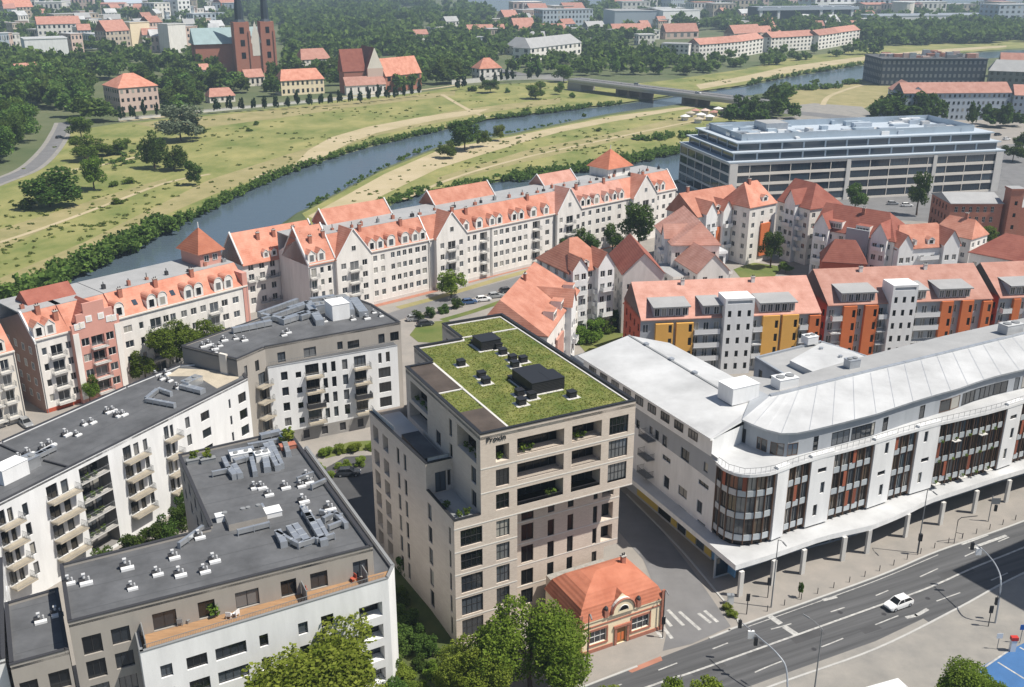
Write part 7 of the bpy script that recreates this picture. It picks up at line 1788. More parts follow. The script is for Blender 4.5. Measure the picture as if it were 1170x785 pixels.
def build_cathedral():
    A = P(270, 84); F = Fr(P(272, 84.5), P(317, 82.5)); L = F.L; B = 'red_brick'
    T = thing('cathedral', 'red brick cathedral with two square towers and dark spires', 'cathedral', V3(F.o, 0))
    for u0, u1 in ((0, L * .38), (L * .66, L)):
        t = MB(); w = u1 - u0; t.fbox(F, u0, u1, 0, w, 0, 41, B)
        for k in (.0, .9): t.fbox(F, u0 + (w * k if k else -.4), u0 + w * .1 + (w * k if k else -.4) + .4, -.8, 0, 0, 34, B)
        t.build('tower', T)
        for z in (12, 22, 32): b = MB(); b.fbox(F, u0 + w * .36, u0 + w * .64, -.12, -.004, z, z + 5, 'deep_glass'); b.build('window', T)
        m = u0 + w / 2; q = F.p(m, w / 2); s = MB(); s.tube([(q.x, q.y, 41), (q.x, q.y, 43), (q.x, q.y, 52), (q.x, q.y, 60), (q.x, q.y, 74)], [w * .44, w * .3, w * .28, w * .2, .2], 'spire', 8); s.build('spire', T)
    n = MB(); n.fbox(F, L * .38, L * .66, .5, 12, 0, 24, B); n.face([F.P3(L * .38, .4, 24), F.P3(L * .66, .4, 24), F.P3(L * .52, .4, 42)], 'cream_wall'); n.face([F.P3(L * .42, .35, 14), F.P3(L * .62, .35, 14), F.P3(L * .62, .35, 24), F.P3(L * .42, .35, 24)], 'cream_wall'); n.build('west_front', T)
    n = MB(); n.fbox(F, -30, L * .9, 14.5, 33, 0, 24, B); n.build('nave', T)
    n = MB(); gable_roof(n, F, -31, L * .9, 13.5, 34, 24, 36, 'copper'); n.build('nave_roof', T)

def build_far():
    mat('spire', (.03, .045, .06), .6); mat('copper', (.26, .36, .38), .6, var=.1, scale=.2); mat('pale_blue', (.42, .48, .55), .7); mat('tan_wall', (.50, .43, .35), .85); mat('pinkish_wall', (.60, .46, .40), .85)
    build_cathedral()
    # old church and its neighbours
    F = Fr(P(396, 109), P(441, 106.5)); L = F.L; T = thing('church', 'tall brick church with a steep dark red roof and a pale pointed gable', 'church', V3(F.o, 0))
    f = Fr(F.p(L * .60, 4), F.p(L, 4)); m = MB(); D = 28; m.fbox(f, 0, f.L, 0, D, 0, 17, 'red_brick'); m.face([f.P3(0, -.05, 17), f.P3(f.L, -.05, 17), f.P3(f.L / 2, -.05, 31)], 'cream_wall'); m.face([f.P3(0, -.06, 10), f.P3(f.L, -.06, 10), f.P3(f.L, -.06, 17), f.P3(0, -.06, 17)], 'pinkish_wall'); m.build('nave', T)
    g = Fr(f.p(0, D), f.p(0, 0)); r = MB(); gable_roof(r, g, 0, g.L, 0, f.L, 17, 31, 'tile_red'); r.build('roof', T)
    m = MB(); m.fbox(F, 0, L, 0, 3.9, 0, 6.5, 'white_house'); m.build('aisle_wall', T); r = MB(); r.face([F.P3(-.5, -.5, 6.3), F.P3(L + .5, -.5, 6.3), F.P3(L + .5, 4.5, 12), F.P3(-.5, 4.5, 12)], 'tile_pale'); r.build('aisle_roof', T)
    m = MB(); m.fbox(F, L * .05, L * .58, 8, 20, 0, 16, 'red_brick'); m.build('side_chapel', T); r = MB(); gable_roof(r, F, L * .02, L * .6, 8, 20, 16, 30, 'tile_red'); r.build('chapel_roof', T)
    for i in range(5): b = MB(); b.fbox(F, L * (.1 + .19 * i), L * (.1 + .19 * i) + 1.2, -.1, -.004, 2, 5, 'deep_glass'); b.build('window', T)
    fb = far_block; o = 'tile_far'
    fb('brick_hall', 'brick hall with a bright orange roof and a tall stepped side wall beside the church', 'hall', 441, 106, 482, 101, 14, 12, 'red_brick', 'tile_orange', 23, (0, 0), (5, 2))
    fb('manor_house', 'long cream house with a salmon roof behind the row of small dark trees', 'house', 322, 109.5, 371, 106.5, 14, 10.5, 'butter_wall', 'tile_orange', 17, (3, 3), (9, 2))
    fb('mansion', 'peach coloured mansion with a hipped red roof on the left edge of the meadow', 'mansion', 139, 129, 183, 125, 26, 15, 'pinkish_wall', 'tile_orange', 22, (9, 9), (7, 3), wh=.42)
    fb('lodge', 'small white house with an orange pyramid roof near the far end of the bridge', 'house', 548, 93, 573, 91.5, 13, 10, 'white_house', 'tile_orange', 17, (7, 7), (4, 2))
    fb('house', 'house with a wide red roof among the trees between cathedral and church', 'house', 345, 80, 378, 78, 14, 9, 'cream_wall', o, 17, (3, 3), (7, 2))
    fb('house', 'small gabled house below the cathedral front', 'house', 281, 99, 303, 97.5, 10, 7, 'cream_wall', o, 12, (0, 0), (4, 1))
    fb('house', 'low red roofed house behind the meadow trees, left of the cream manor', 'house', 240, 118, 269, 116, 10, 4.5, 'cream_wall', o, 9, (2, 2), (5, 1))
    fb('house', 'small red roofed house hidden in the woods on the left', 'house', 24, 93, 50, 90, 12, 7, 'white_house', o, 13, (0, 0), (4, 1))
    fb('house', 'little house with a red roof beside the trees right of the mansion', 'house', 230, 88, 246, 87, 9, 6, 'cream_wall', o, 10, (0, 0), (3, 1))
    fb('school', 'long white building with a grey roof among trees beyond the bridge', 'public building', 606, 70, 664, 62, 20, 12, 'white_house', 'membrane_grey', 20, (6, 6), (11, 2))
    fb('school', 'grey roofed wing adjoining the long white building beyond the bridge', 'public building', 578, 62, 612, 66, 18, 9, 'cream_wall', 'membrane_grey', 17, (5, 5), (6, 2))
    for x0, y0, x1, y1, h, zr, lab in ((535, 44, 578, 43, 8, 16, 'long red roof at the left of the far row of red roofs'), (588, 43, 612, 42, 11, 23, 'tallest of the far red roofs beyond the long white building'), (612, 42, 648, 41, 8, 15, 'right part of the far row of red roofs'), (760, 45, 798, 44, 9, 18, 'red roof behind the white riverside terrace'), (700, 44, 745, 43, 9, 17, 'red roofs in front of the long grey hall'), (838, 46, 870, 44, 8, 17, 'brownish red roof behind the right half of the white terrace'), (866, 44, 892, 42, 7, 14, 'small red roof between the two white terraces')):
        fb('far_house', lab, 'house', x0, y0, x1, y1, 16, h, 'pinkish_wall', o, zr, (0, 0), (5, 1))
    fb('hall', 'white flat roofed hall at the top centre', 'hall', 590, 24, 620, 23.5, 40, 16, 'white_wall', 'membrane', None, wins=(5, 1))
    fb('office_block', 'pale grey block with many windows at the top centre', 'office', 620, 34, 677, 32.5, 30, 26, 'pale_blue', 'membrane_grey', None, wins=(14, 4))
    fb('hall', 'long grey exhibition hall beside the white one', 'hall', 702, 31, 757, 30.5, 70, 22, 'pale_blue', 'membrane_grey', None, wins=(0, 0))
    fb('hall', 'bright white windowless hall near the top', 'hall', 757, 31, 799, 29.5, 70, 22, 'white_wall', 'membrane', None, wins=(0, 0))
    T, F = fb('office_block', 'long dark blue glass office with white frames at the top right', 'office', 866, 31, 975, 29, 34, 27, 'spire', 'zinc', None, wins=(0, 0), glass='office_glass')
    for t in (0, .18, .62, .74, .95): p = MB(); p.fbox(F, F.L * t, F.L * t + 4, -3, -.01, 0, 27.5, 'white_metal'); p.build('frame', T)
    p = MB(); p.fbox(F, -4, F.L + 4, -4, -.02, 23, 27, 'pale_blue'); p.build('fascia', T)
    fb('office_block', 'white blocks rising behind the dark blue office', 'office', 930, 18, 976, 17, 50, 30, 'white_wall', 'membrane', None, wins=(6, 3))
    fb('office_block', 'pale block at the top edge right of the white ones', 'office', 985, 17, 1021, 16.5, 50, 26, 'pale_blue', 'membrane', None, wins=(6, 3))
    fb('shopping_hall', 'long low white hall with a row of dark openings at the top right', 'hall', 1001, 33, 1142, 31, 60, 17, 'white_wall', 'zinc', None, wins=(18, 1), glass='spire', wh=.45)
    q = P(1040, 27); T = thing('silo', 'round white drum rising from the long low hall', 'silo', (q.x, q.y + 40, 0)); m = MB(); m.tube([(q.x, q.y + 40, 0), (q.x, q.y + 40, 30)], 17, 'cream_wall', 20); m.build('drum', T); m = MB(); m.tube([(q.x, q.y + 40, 30), (q.x, q.y + 40, 31.2)], 17.6, 'white_metal', 20); m.build('lid', T)
    fb('office_block', 'grey block at the right end of the skyline', 'office', 1138, 33, 1190, 32, 40, 32, 'pale_blue', 'membrane_grey', None, wins=(8, 5))
    g = 'white terraces on the far river bank'
    for x0, y0, x1, y1, lab in ((755, 69, 786, 70, 'white flat fronted house at the left end of the far riverside terrace'), (798, 69.5, 822, 67.5, 'white terrace house nearest the bridge with a red roof'), (822, 67.5, 846, 65, 'middle house of the bright far terrace'), (846, 65, 871, 60.5, 'right house of the bright far terrace'), (880, 60, 905, 58.5, 'left house of the second far terrace'), (905, 58.5, 930, 56.5, 'right house of the second far terrace'), (934, 57, 958, 53, 'brownish house right of the second far terrace'), (956, 53, 981, 49, 'last house of the far terraces with a pale gable')):
        fb('far_terrace', lab, 'terrace house', x0, y0, x1, y1, 16, 15, 'white_house', 'tile_far' if x0 > 760 else 'membrane_grey', 20 if x0 > 760 else None, (0, 0), (6, 4))
    # left skyline
    for x0, y0, x1, y1, d, h, w, r, zr, nw, lab in ((31, 69, 80, 67, 30, 19, 'white_wall', 'membrane', None, (0, 0), 'big plain white hall among trees at the top left'), (84, 63, 97, 62, 20, 20, 'pinkish_wall', 'membrane', None, (3, 3), 'pink block right of the plain white hall'), (45, 48, 95, 46.5, 30, 20, 'white_house', 'tile_far', 28, (9, 3), 'white and pink block behind the plain white hall'),
            (106, 56, 124, 55, 24, 15, 'pale_blue', 'membrane', None, (4, 2), 'bluish flat block left of the tenements'), (124, 61, 151, 59, 20, 22, 'tan_wall', 'tile_far', 32, (6, 4), 'tan tenement with a dark mansard and red roof'), (152, 58, 174, 56.5, 20, 28, 'butter_wall', 'membrane_grey', None, (0, 0), 'plain cream tenement wall'), (174, 55, 189, 54, 20, 27, 'pinkish_wall', 'tile_far', 33, (4, 5), 'pink tenement next to the cream wall'),
            (195, 61, 215, 59.5, 18, 28, 'white_house', 'membrane_grey', None, (0, 0), 'white tenement gable in the left skyline'), (215, 58, 228, 57, 18, 24, 'pinkish_wall', 'membrane_grey', None, (3, 4), 'narrow pinkish tenement left of the cathedral'), (8, 21, 40, 20, 30, 18, 'tan_wall', 'tile_orange', 30, (8, 3), 'large building with an orange roof at the top left corner'),
            (64, 34, 115, 32, 30, 20, 'tan_wall', 'membrane_grey', None, (12, 3), 'long tan block in the left skyline'), (122, 19, 165, 18, 40, 22, 'white_house', 'pale_blue', 32, (10, 3), 'long white block with a bluish roof at the top left'), (50, 12, 100, 11, 40, 26, 'white_house', 'membrane', None, (10, 3), 'white strip of flats at the top edge on the left'),
            (178, 23, 196, 22, 30, 26, 'white_house', 'membrane', None, (4, 4), 'pale flats right of the long white block'), (205, 22, 219, 21, 30, 44, 'white_wall', 'membrane', None, (3, 6), 'slim white high block left of the cathedral'), (222, 33, 248, 32, 24, 20, 'pale_blue', 'membrane', None, (5, 3), 'grey blue block just left of the cathedral spires'), (254, 20, 274, 19, 24, 24, 'red_brick', 'tile_far', 34, (4, 3), 'red brick house above the cathedral nave'),
            (378, 31, 402, 30, 20, 9, 'cream_wall', 'membrane_grey', 14, (4, 1), 'tan shed among trees above the church'), (442, 49, 458, 48.5, 14, 7, 'white_house', o, 12, (3, 1), 'small house above the church roof'), (474, 46, 490, 45.5, 14, 7, 'white_house', o, 12, (3, 1), 'small house right of the church among trees'), (500, 49, 518, 48, 14, 9, 'white_wall', 'membrane', None, (3, 2), 'small white cube house among trees')):
        fb('far_building', lab, 'building', x0, y0, x1, y1, d, h, w, r, zr, (0, 0), nw)
    rr = random.Random(9)
    for i in range(64):
        x = rr.choice((rr.uniform(0, 250), rr.uniform(560, 1170), rr.uniform(560, 1170))); y = rr.uniform(4, 22); w = rr.uniform(14, 34); y = y + 16 if 500 < x < 700 and y < 16 else y; zr = rr.choice((None, None, 24))
        fb('skyline_block', 'pale distant block in the hazy skyline at the top edge', 'building', x, y, x + w, y - .3, 40, rr.uniform(14, 26), rr.choice(('white_house', 'pale_blue', 'tan_wall', 'pinkish_wall')), rr.choice(('membrane', 'membrane_grey')) if not zr else o, zr, (0, 0), (6, 2), group='skyline blocks')
    for i in range(130):
        if i < 74: x = rr.uniform(0, 262); y = rr.uniform(14, 60)
        else: x = rr.uniform(480, 1000); y = rr.uniform(22, 54 if x < 740 else 38)
        w = rr.uniform(7, 22) * (y + 45) / 90; zr = rr.choice((None, None, 14, 17)); h = rr.uniform(7, 15) if i > 74 else rr.uniform(11, 19)
        fb('distant_house', 'small distant house among the trees on the far side of the river', 'house', x, y, x + w, y - rr.uniform(.2, .9), rr.uniform(11, 16), h, rr.choice(('white_house', 'white_house', 'tan_wall', 'pinkish_wall', 'pale_blue')), rr.choice((o, 'membrane_grey', 'membrane')) if zr else rr.choice(('membrane', 'membrane_grey')), h + 6 if zr else None, (0, 0), (4, 2), group='houses among the distant trees')
    # right: dark block, salmon roofed flats
    T, F = fb('dark_block', 'long dark slate coloured block at the right with a cluttered roof', 'apartment block', 1005, 98, 1124, 98, 40, 19, 'slate', 'bitumen', None, wins=(22, 4), glass='grey_metal', ww=.5)
    for i in range(26): m = MB(); u, v = rr.uniform(4, F.L - 8), rr.uniform(3, 34); m.fbox(F, u, u + rr.uniform(2, 8), v, v + rr.uniform(2, 4), 19.7, 19.7 + rr.uniform(1, 4), rr.choice(('tile_far', 'grey_metal', 'pinkish_wall', 'zinc'))); m.build('roof_box', T)
    fb('flats', 'long pale blue flats with a salmon roof in front of the dark block', 'apartment block', 1028, 138, 1151, 137, 15, 16, 'pale_blue', 'tile_pale', 21, (0, 0), (22, 4), wh=.42, ww=.4)
    fb('flats', 'left wing of the salmon roofed flats behind dark trees', 'apartment block', 1012, 126, 1030, 137, 14, 14, 'pale_blue', 'tile_pale', 19, (0, 0), (5, 4), wh=.42, ww=.4)
    fb('flats', 'salmon roofed flats cut off by the right border', 'apartment block', 1154, 138, 1215, 140, 15, 15, 'pale_blue', 'tile_pale', 20, (0, 0), (10, 4), wh=.42, ww=.4)
    fb('mill', 'grey roofed old building right of the dark block', 'building', 1127, 101, 1200, 104, 20, 13, 'dark_render', 'membrane_grey', 20, (4, 0), (10, 3))
    fb('mill', 'building with a red roof strip behind the grey roofed one at the right', 'building', 1140, 89, 1200, 91, 22, 12, 'tan_wall', 'tile_far', 19, (0, 0), (8, 2))
    T, F = fb('shed', 'grey shed among dark trees by the bridge ramp', 'shed', 836, 136, 866, 134, 12, 4, 'grey_metal', 'membrane_grey', 5.6, (0, 0), (4, 1))
    for i, (x, y, c) in enumerate(((780, 138, 'white_metal'), (786, 134, 'deck_pale'), (792, 131, 'tile_pale'), (798, 136, 'white_wall'), (803, 131, 'pinkish_wall'), (808, 138, 'white_metal'), (813, 133, 'tile_pale'), (795, 141, 'deck_pale'), (818, 129, 'white_wall'))):
        p = P(x, y); T = thing('beach_kiosk', 'small pale kiosk or parasol on the sandy lot by the bridge', 'kiosk', (p.x, p.y, 0), 'kiosks by the bridge', rr.uniform(0, 1))
        m = MB(); m.fbox(Fr(p, p + Vector((3, .6))), 0, 3.5, 0, 2.5, 0.05, 2.4, 'white_house'); m.build('hut', T); m = MB(); q = p + Vector((1.6, 1.6)); m.tube([(q.x, q.y, 2.42), (q.x, q.y, 3.6)], [3.2, .1], c, 8); m.build('canopy', T)
    # bridge
    zd = 7.5; A, B = P(648, 90.5, zd), P(866, 117, zd); F = Fr(A, B); L = F.L
    T = thing('road_bridge', 'long concrete road bridge over the river with dark piers', 'bridge', V3(F.p(L / 2, 0), 0))
    m = MB(); m.fbox(F, 0, L, 0, 15, zd - .9, zd + .25, 'pale_concrete', 'asphalt_pale'); m.fbox(F, 0, L, .9, 14, zd - 2.8, zd - .91, 'concrete'); m.build('deck', T)
    for v in (.02, 14.9): railing(T, [F.p(0, v), F.p(L, v)], zd + .25, 1.1, 'rail', 'bridge_railing', 2.5)
    m = MB(); m.fbox(F, 0, L, 7.2, 7.7, zd + .254, zd + .6, 'kerb_stone'); m.build('median', T)
    for x in (703, 716, 730, 779, 795): u = F.px(x, 108)[0]; m = MB(); m.fbox(F, u - 1.1, u + 1.1, 1.4, 13.5, -2.5, zd - 2.81, 'pier_stone'); m.build('pier', T)
    for u0, u1 in ((0, 14), (L - 20, L)): m = MB(); m.fbox(F, u0, u1, .4, 14.6, -1, zd - 2.82, 'plinth'); m.build('abutment', T)
    # river wall along the avenue and low boundary walls
    pts = [P(x, y) for x, y in ((136, 138), (184, 134))]; pts2 = [P(x, y) for x, y in ((222, 130), (330, 119.5), (420, 111.5), (482, 105.5))]; pts3 = [P(x, y) for x, y in ((517, 97), (575, 92), (646, 90))]
    for pp, h, lab in ((pts, 1.6, 'pale wall in front of the peach mansion'), (pts2, 1.6, 'long pale wall behind the row of slim dark trees'), (pts3, 3.4, 'high pale wall right of the church leading to the bridge')):
        T = thing('boundary_wall', lab, 'wall', V3(pp[0], 0)); m = MB()
        for a, b in zip(pp[:-1], pp[1:]): f = Fr(a, b); m.fbox(f, 0, f.L + .2, .8, 1.2, 0, h, 'pale_concrete')
        m.build('wall', T); m = MB()
        for a, b in zip(pp[:-1], pp[1:]): f = Fr(a, b); m.fbox(f, 0, f.L + .2, .7, 1.3, h, h + .15, 'concrete')
        m.build('coping', T)
    # tall block beside the road, outside the frame on the right; its shadow falls over the carriageway
    T = thing('office_tower', 'tall office block standing right of the picture whose shadow crosses the road', 'office tower', (113, 106, 0)); m = MB(); f = Fr(Vector((101.5, 103.4)), Vector((127.3, 118.4))); m.fbox(f, 0, f.L, 0, 24, 0, 40, 'cool_render', 'membrane_grey'); m.build('wall', T)
    for i in range(8):
        for k in range(9): window(T, f, f.L * (i + .5) / 8, 2 + k * 4.1, 2.6, 2.4, -.11, 2, 1, split=False)
# ------------------------------------------------------------------ vehicles and street furniture
def car(label, p, ang, paint, group=None, name='parked_car', van=False):
    key = ('carpaint', paint)
    L, Wd = (4.4, 1.8); T = bpy.data.objects.new(name, None); C.objects.link(T); T.location = (p[0], p[1], .056); T.rotation_euler = (0, 0, ang); T.empty_display_size = .5; tag(T, label, 'car', group)
    def part(nm, me, loc=(0, 0, 0), par=T):
        o = bpy.data.objects.new(nm, me); C.objects.link(o); o.parent = par; o.location = loc; return o
    if key not in CACHE:
        mb = MB()   # stations along the car: x, half width, sill, shoulder height
        st = [(-2.2, .70, .42, .78), (-2.12, .80, .3, .88), (-1.5, .88, .25, .93), (0, .9, .24, .92), (1.2, .89, .25, .88), (1.9, .84, .28, .76), (2.15, .74, .34, .66), (2.2, .62, .42, .56)]
        def ring(x, w, z0, z1): return [(x, -w, z0), (x, -w * 1.0, (z0 + z1) / 2 + .05), (x, -w * .93, z1), (x, w * .93, z1), (x, w, (z0 + z1) / 2 + .05), (x, w, z0)]
        R_ = [ring(*s) for s in st]
        for a, b in zip(R_[:-1], R_[1:]):
            for i in range(6): j = (i + 1) % 6; mb.face([a[i], a[j], b[j], b[i]], paint)
        mb.face(R_[0], paint); mb.face(R_[-1][::-1], paint)
        lo = [(-1.95, .74, .92), (1.05, .76, .9)]; hi = [(-1.45, .60, 1.42), (.35, .62, 1.45)]
        mb.face([(hi[0][0], -hi[0][1], 1.42), (hi[1][0], -hi[1][1], 1.45), (hi[1][0], hi[1][1], 1.45), (hi[0][0], hi[0][1], 1.42)], paint)
        for s in (-1, 1):
            for (xa, xb, ya, yb, za, zb) in ((lo[0][0], hi[0][0], .74, .60, .92, 1.42), (-.35, -.35, .755, .61, .91, 1.435), (lo[1][0], hi[1][0], .76, .62, .9, 1.45)):
                mb.tube([(xa, s * ya, za), (xb, s * yb, zb)], .05, paint, 5)
            mb.tube([(hi[0][0], s * .6, 1.42), (hi[1][0], s * .62, 1.45)], .045, paint, 5)
        CACHE[key] = mb.mesh('body')
        g = MB(); A = [(-1.93, -.73, .9), (1.03, -.75, .88), (1.03, .75, .88), (-1.93, .73, .9)]; B = [(-1.45, -.59, 1.41), (.35, -.61, 1.44), (.35, .61, 1.44), (-1.45, .59, 1.41)]
        for i in range(4): j = (i + 1) % 4; g.face([A[i], A[j], B[j], B[i]], 'deep_glass')
        CACHE['car_glass'] = g.mesh('windows')
        w = MB(); w.tube([(0, -.1, 0), (0, .1, 0)], .31, 'black_metal', 14); CACHE['wheel'] = w.mesh('wheel'); r = MB(); r.tube([(0, -.11, 0), (0, .11, 0)], .18, 'zinc', 10); CACHE['rim'] = r.mesh('rim')
        h = MB(); h.box(-.05, .05, -.17, .17, -.06, .06, 'white_metal'); CACHE['headlight'] = h.mesh('headlight'); h = MB(); h.box(-.03, .03, -.15, .15, -.07, .07, 'red_wall'); CACHE['tail_light'] = h.mesh('tail_light')
    part('body', CACHE[key]); part('windows', CACHE['car_glass'])
    for x in (-1.35, 1.38):
        for y in (-.8, .8): part('rim', CACHE['rim'], (0, 0, 0), part('wheel', CACHE['wheel'], (x, y, .31)))
    for y in (-.5, .5): part('headlight', CACHE['headlight'], (2.17, y, .6)); part('tail_light', CACHE['tail_light'], (-2.17, y, .76))
    return T

def lamp_head(mb, p, d, l=.9): q = Vector(p); mb.tube([q - d * .1, q + d * l], [.12, .09], 'grey_metal', 6)
def pole_thing(name, label, cat, px, parts, group=None):
    p = P(*px); T = thing(name, label, cat, (p.x, p.y, 0), group)
    for nm, fn in parts: mb = MB(); fn(mb, p); mb.build(nm, T)
    return T
def build_street():
    mat('paint_white', (.72, .73, .74), .25, spec=.6); mat('paint_dark', (.03, .035, .045), .25, spec=.6); mat('paint_silver', (.42, .44, .46), .3, metal=.5); mat('paint_blue', (.04, .09, .20), .25, spec=.6); mat('paint_red', (.35, .04, .03), .3); mat('sign_blue', (.03, .12, .40), .5); mat('sign_red', (.5, .04, .03), .5)
    rd = (P(1060, 672) - P(1000, 693.5)).normalized(); ra = math.atan2(rd.y, rd.x)
    car('white hatchback driving along the main road', P(1026, 693), ra + PI, 'paint_white', name='moving_car')
    for x, y, c, a, lab in ((4, 483, 'paint_dark', -.9, 'dark car parked at the left border behind the pinkish side wall'), (14, 478, 'paint_dark', -.9, 'dark estate car beside the silver one at the left border'), (30, 486, 'paint_silver', -.8, 'silver car parked near the narrow white house'), (398, 543, 'paint_dark', .1, 'dark car in the shaded courtyard left of the brick tower'),
            (536, 347, 'paint_blue', .35, 'blue car parked in the row street above the green roof'), (566, 340, 'paint_silver', .35, 'silver car parked right of the blue one in the row street'), (474, 366, 'paint_silver', .35, 'silver grey car parked at the left end of the row street'), (486, 372, 'paint_dark', .4, 'dark car parked near the round lawn'), (579, 334, 'paint_dark', .35, 'dark car parked right of two others in the row street'), (552, 344, 'paint_white', .35, 'white car parked between the blue and the silver car'),
            (68, 158, 'paint_dark', 1.2, 'dark car driving on the meadow road'), (1020, 234, 'paint_silver', .0, 'silver car parked before the office block, left one'), (1036, 236, 'paint_white', .0, 'white car parked before the office block, right one'), (1150, 160, 'paint_white', .4, 'white car on the car park right of the office block'), (1140, 155, 'paint_dark', .4, 'dark car on the car park right of the office block')):
        car(lab, P(x, y), a, c, 'parked cars')
    F = Fr(P(648, 90.5, 7.5), P(866, 117, 7.5))
    for u, v, c, lab in ((120, 4, 'paint_white', 'white car crossing the bridge'), (150, 10, 'paint_dark', 'dark car crossing the bridge in the far lane'), (60, 10, 'paint_silver', 'silver car near the far end of the bridge')): o = car(lab, F.p(u, v), F.ang, c, 'cars on the bridge'); o.location.z = 7.76
    # white minibus cut by the bottom border
    a = P(962, 790, 2.6); b = P(1026, 772, 2.6); f = Fr(a, b); T = thing('white_van', 'roof of a white van at the bottom border below the road', 'van', (a.x, a.y, 0))
    m = MB(); m.fbox(f, 0, f.L, -2.0, -.15, .45, 2.3, 'paint_white'); m.fbox(f, .15, f.L - .2, -1.9, -.25, 2.3, 2.5, 'paint_white'); m.build('body', T); m = MB(); m.fbox(f, f.L + .002, f.L + .03, -1.8, -.35, 1.3, 2.15, 'deep_glass'); m.build('windscreen', T); m = MB(); m.fbox(f, .6, f.L - .5, -.148, -.12, 1.35, 2.1, 'deep_glass'); m.build('side_window', T)
    for u in (.9, f.L - 1.1):
        for v in (-1.9, -.3): q = f.p(u, v); m = MB(); d = f.n; m.tube([(q.x - d.x * .12, q.y - d.y * .12, .38), (q.x + d.x * .12, q.y + d.y * .12, .38)], .36, 'black_metal', 12); m.build('wheel', T)
    g = 'curved traffic signal masts over the road'
    def mast(px, path, label, heads):
        p = P(*px); pts = [Vector((p.x, p.y, 0))] + [Vector((*P(x, y, z), z)) for x, y, z in path]
        T = thing('signal_mast', label, 'traffic signal', (p.x, p.y, 0), g); m = MB(); sm = []
        n = len(pts)
        for i in range(n - 1):
            for k in range(5):
                t = k / 5; p0, p1, p2, p3 = pts[max(i - 1, 0)], pts[i], pts[i + 1], pts[min(i + 2, n - 1)]; sm.append(.5 * ((2 * p1) + (p2 - p0) * t + (2 * p0 - 5 * p1 + 4 * p2 - p3) * t * t + (3 * p1 - p0 - 3 * p2 + p3) * t ** 3))
        sm.append(pts[-1]); m.tube(sm, [.13 - .07 * i / len(sm) for i in range(len(sm))], 'zinc', 8); m.build('mast', T)
        for x, y, z, c in heads: q = P(x, y, z); h = MB(); w = .22 if c != 'white_metal' else .4; h.box(q.x - w, q.x + w, q.y - .15, q.y + .15, z - .55, z + .55, c); h.tube([(q.x, q.y, z + .5), (q.x, q.y, z + .8)], .05, 'dark_metal', 5); h.build('signal_head' if c != 'white_metal' else 'signal_box', T)
    mast((899, 815), [(899, 768, 4.2), (889, 748, 5.6), (866, 727, 6.2), (848, 712, 6.2)], 'curved grey signal mast reaching over the road near the bottom border', [(863.5, 733, 5.6, 'black_metal'), (845.5, 713, 5.7, 'black_metal'), (858, 725, 6.1, 'white_metal')])
    mast((1137, 712), [(1143.5, 668, 6.0), (1139, 648, 7.2), (1127, 632, 7.7), (1115, 622, 7.7)], 'curved grey signal mast at the right over the dark shadow', [(1111, 624, 7.0, 'black_metal'), (1118, 630, 7.1, 'white_metal'), (1139, 687, 3.0, 'black_metal')])
    def lamp(px, h, arm, label, m='grey_metal'):
        p = P(*px); T = thing('street_lamp', label, 'street lamp', (p.x, p.y, 0), 'street lamps along the main road'); d = Vector((arm[0], arm[1], 0)).normalized(); q = MB(); q.tube([(p.x, p.y, 0), (p.x, p.y, h * .5), (p.x, p.y, h)], [.11, .09, .06], m, 8); q.tube([(p.x, p.y, h), (p.x + arm[0] * .6, p.y + arm[1] * .6, h + .4), (p.x + arm[0], p.y + arm[1], h + .45)], .045, m, 6); q.build('pole', T)
        k = MB(); lamp_head(k, (p.x + arm[0], p.y + arm[1], h + .45), d); k.build('lamp_head', T)
    lamp((929, 800), 10.5, (-1.2, 1.6), 'thin dark street lamp at the bottom border beside the road'); lamp((881, 694), 11, (.3, -1.4), 'tall street lamp at the canopy corner'); lamp((1048, 632), 11, (.3, -1.4), 'tall street lamp with a dark box halfway along the pavement', 'grey_metal'); lamp((671, 765), 8.5, (.1, -.9), 'street lamp in front of the small red roofed house', 'dark_metal'); lamp((757, 722), 6.5, (.1, -.6), 'dark lamp post at the corner pier of the small house', 'dark_metal')
    p = P(1048, 622); pole_thing('signal_post', 'post with a dark signal box beside the tall lamp on the pavement', 'traffic signal', (1048.5, 634), [('post', lambda m, p: m.tube([(p.x, p.y, 0), (p.x, p.y, 3.4)], .07, 'dark_metal', 6)), ('signal_head', lambda m, p: m.box(p.x - .25, p.x + .25, p.y - .2, p.y + .2, 2.5, 3.7, 'black_metal'))])
    for x, y, lab in ((853, 702, 'traffic light on the pavement corner, left one'), (877, 683, 'traffic light under the canopy corner, right one'), (1129, 716, 'traffic light at the lower pavement near the curved mast'), (757, 729, 'traffic light beside the small house corner')):
        pole_thing('traffic_light', lab, 'traffic light', (x, y), [('post', lambda m, p: m.tube([(p.x, p.y, 0), (p.x, p.y, 3.2)], .07, 'dark_metal', 6)), ('signal_head', lambda m, p: m.box(p.x - .2, p.x + .2, p.y - .16, p.y + .16, 2.3, 3.3, 'black_metal')), ('signal_hood', lambda m, p: m.box(p.x - .26, p.x + .26, p.y - .02, p.y + .02, 2.2, 3.4, 'dark_metal'))])
    T = pole_thing('gantry_sign', 'dark post with a bent arm on the upper pavement', 'sign post', (1090, 621), [('post', lambda m, p: m.tube([(p.x, p.y, 0), (p.x, p.y, 4.2), (p.x + .5, p.y + .1, 4.6), (p.x + 3.2, p.y + .6, 4.6)], .07, 'dark_metal', 6)), ('side_arm', lambda m, p: m.tube([(p.x, p.y, 2.0), (p.x + 1.2, p.y + .2, 1.6), (p.x + 1.2, p.y + .2, .9)], .05, 'dark_metal', 5))])
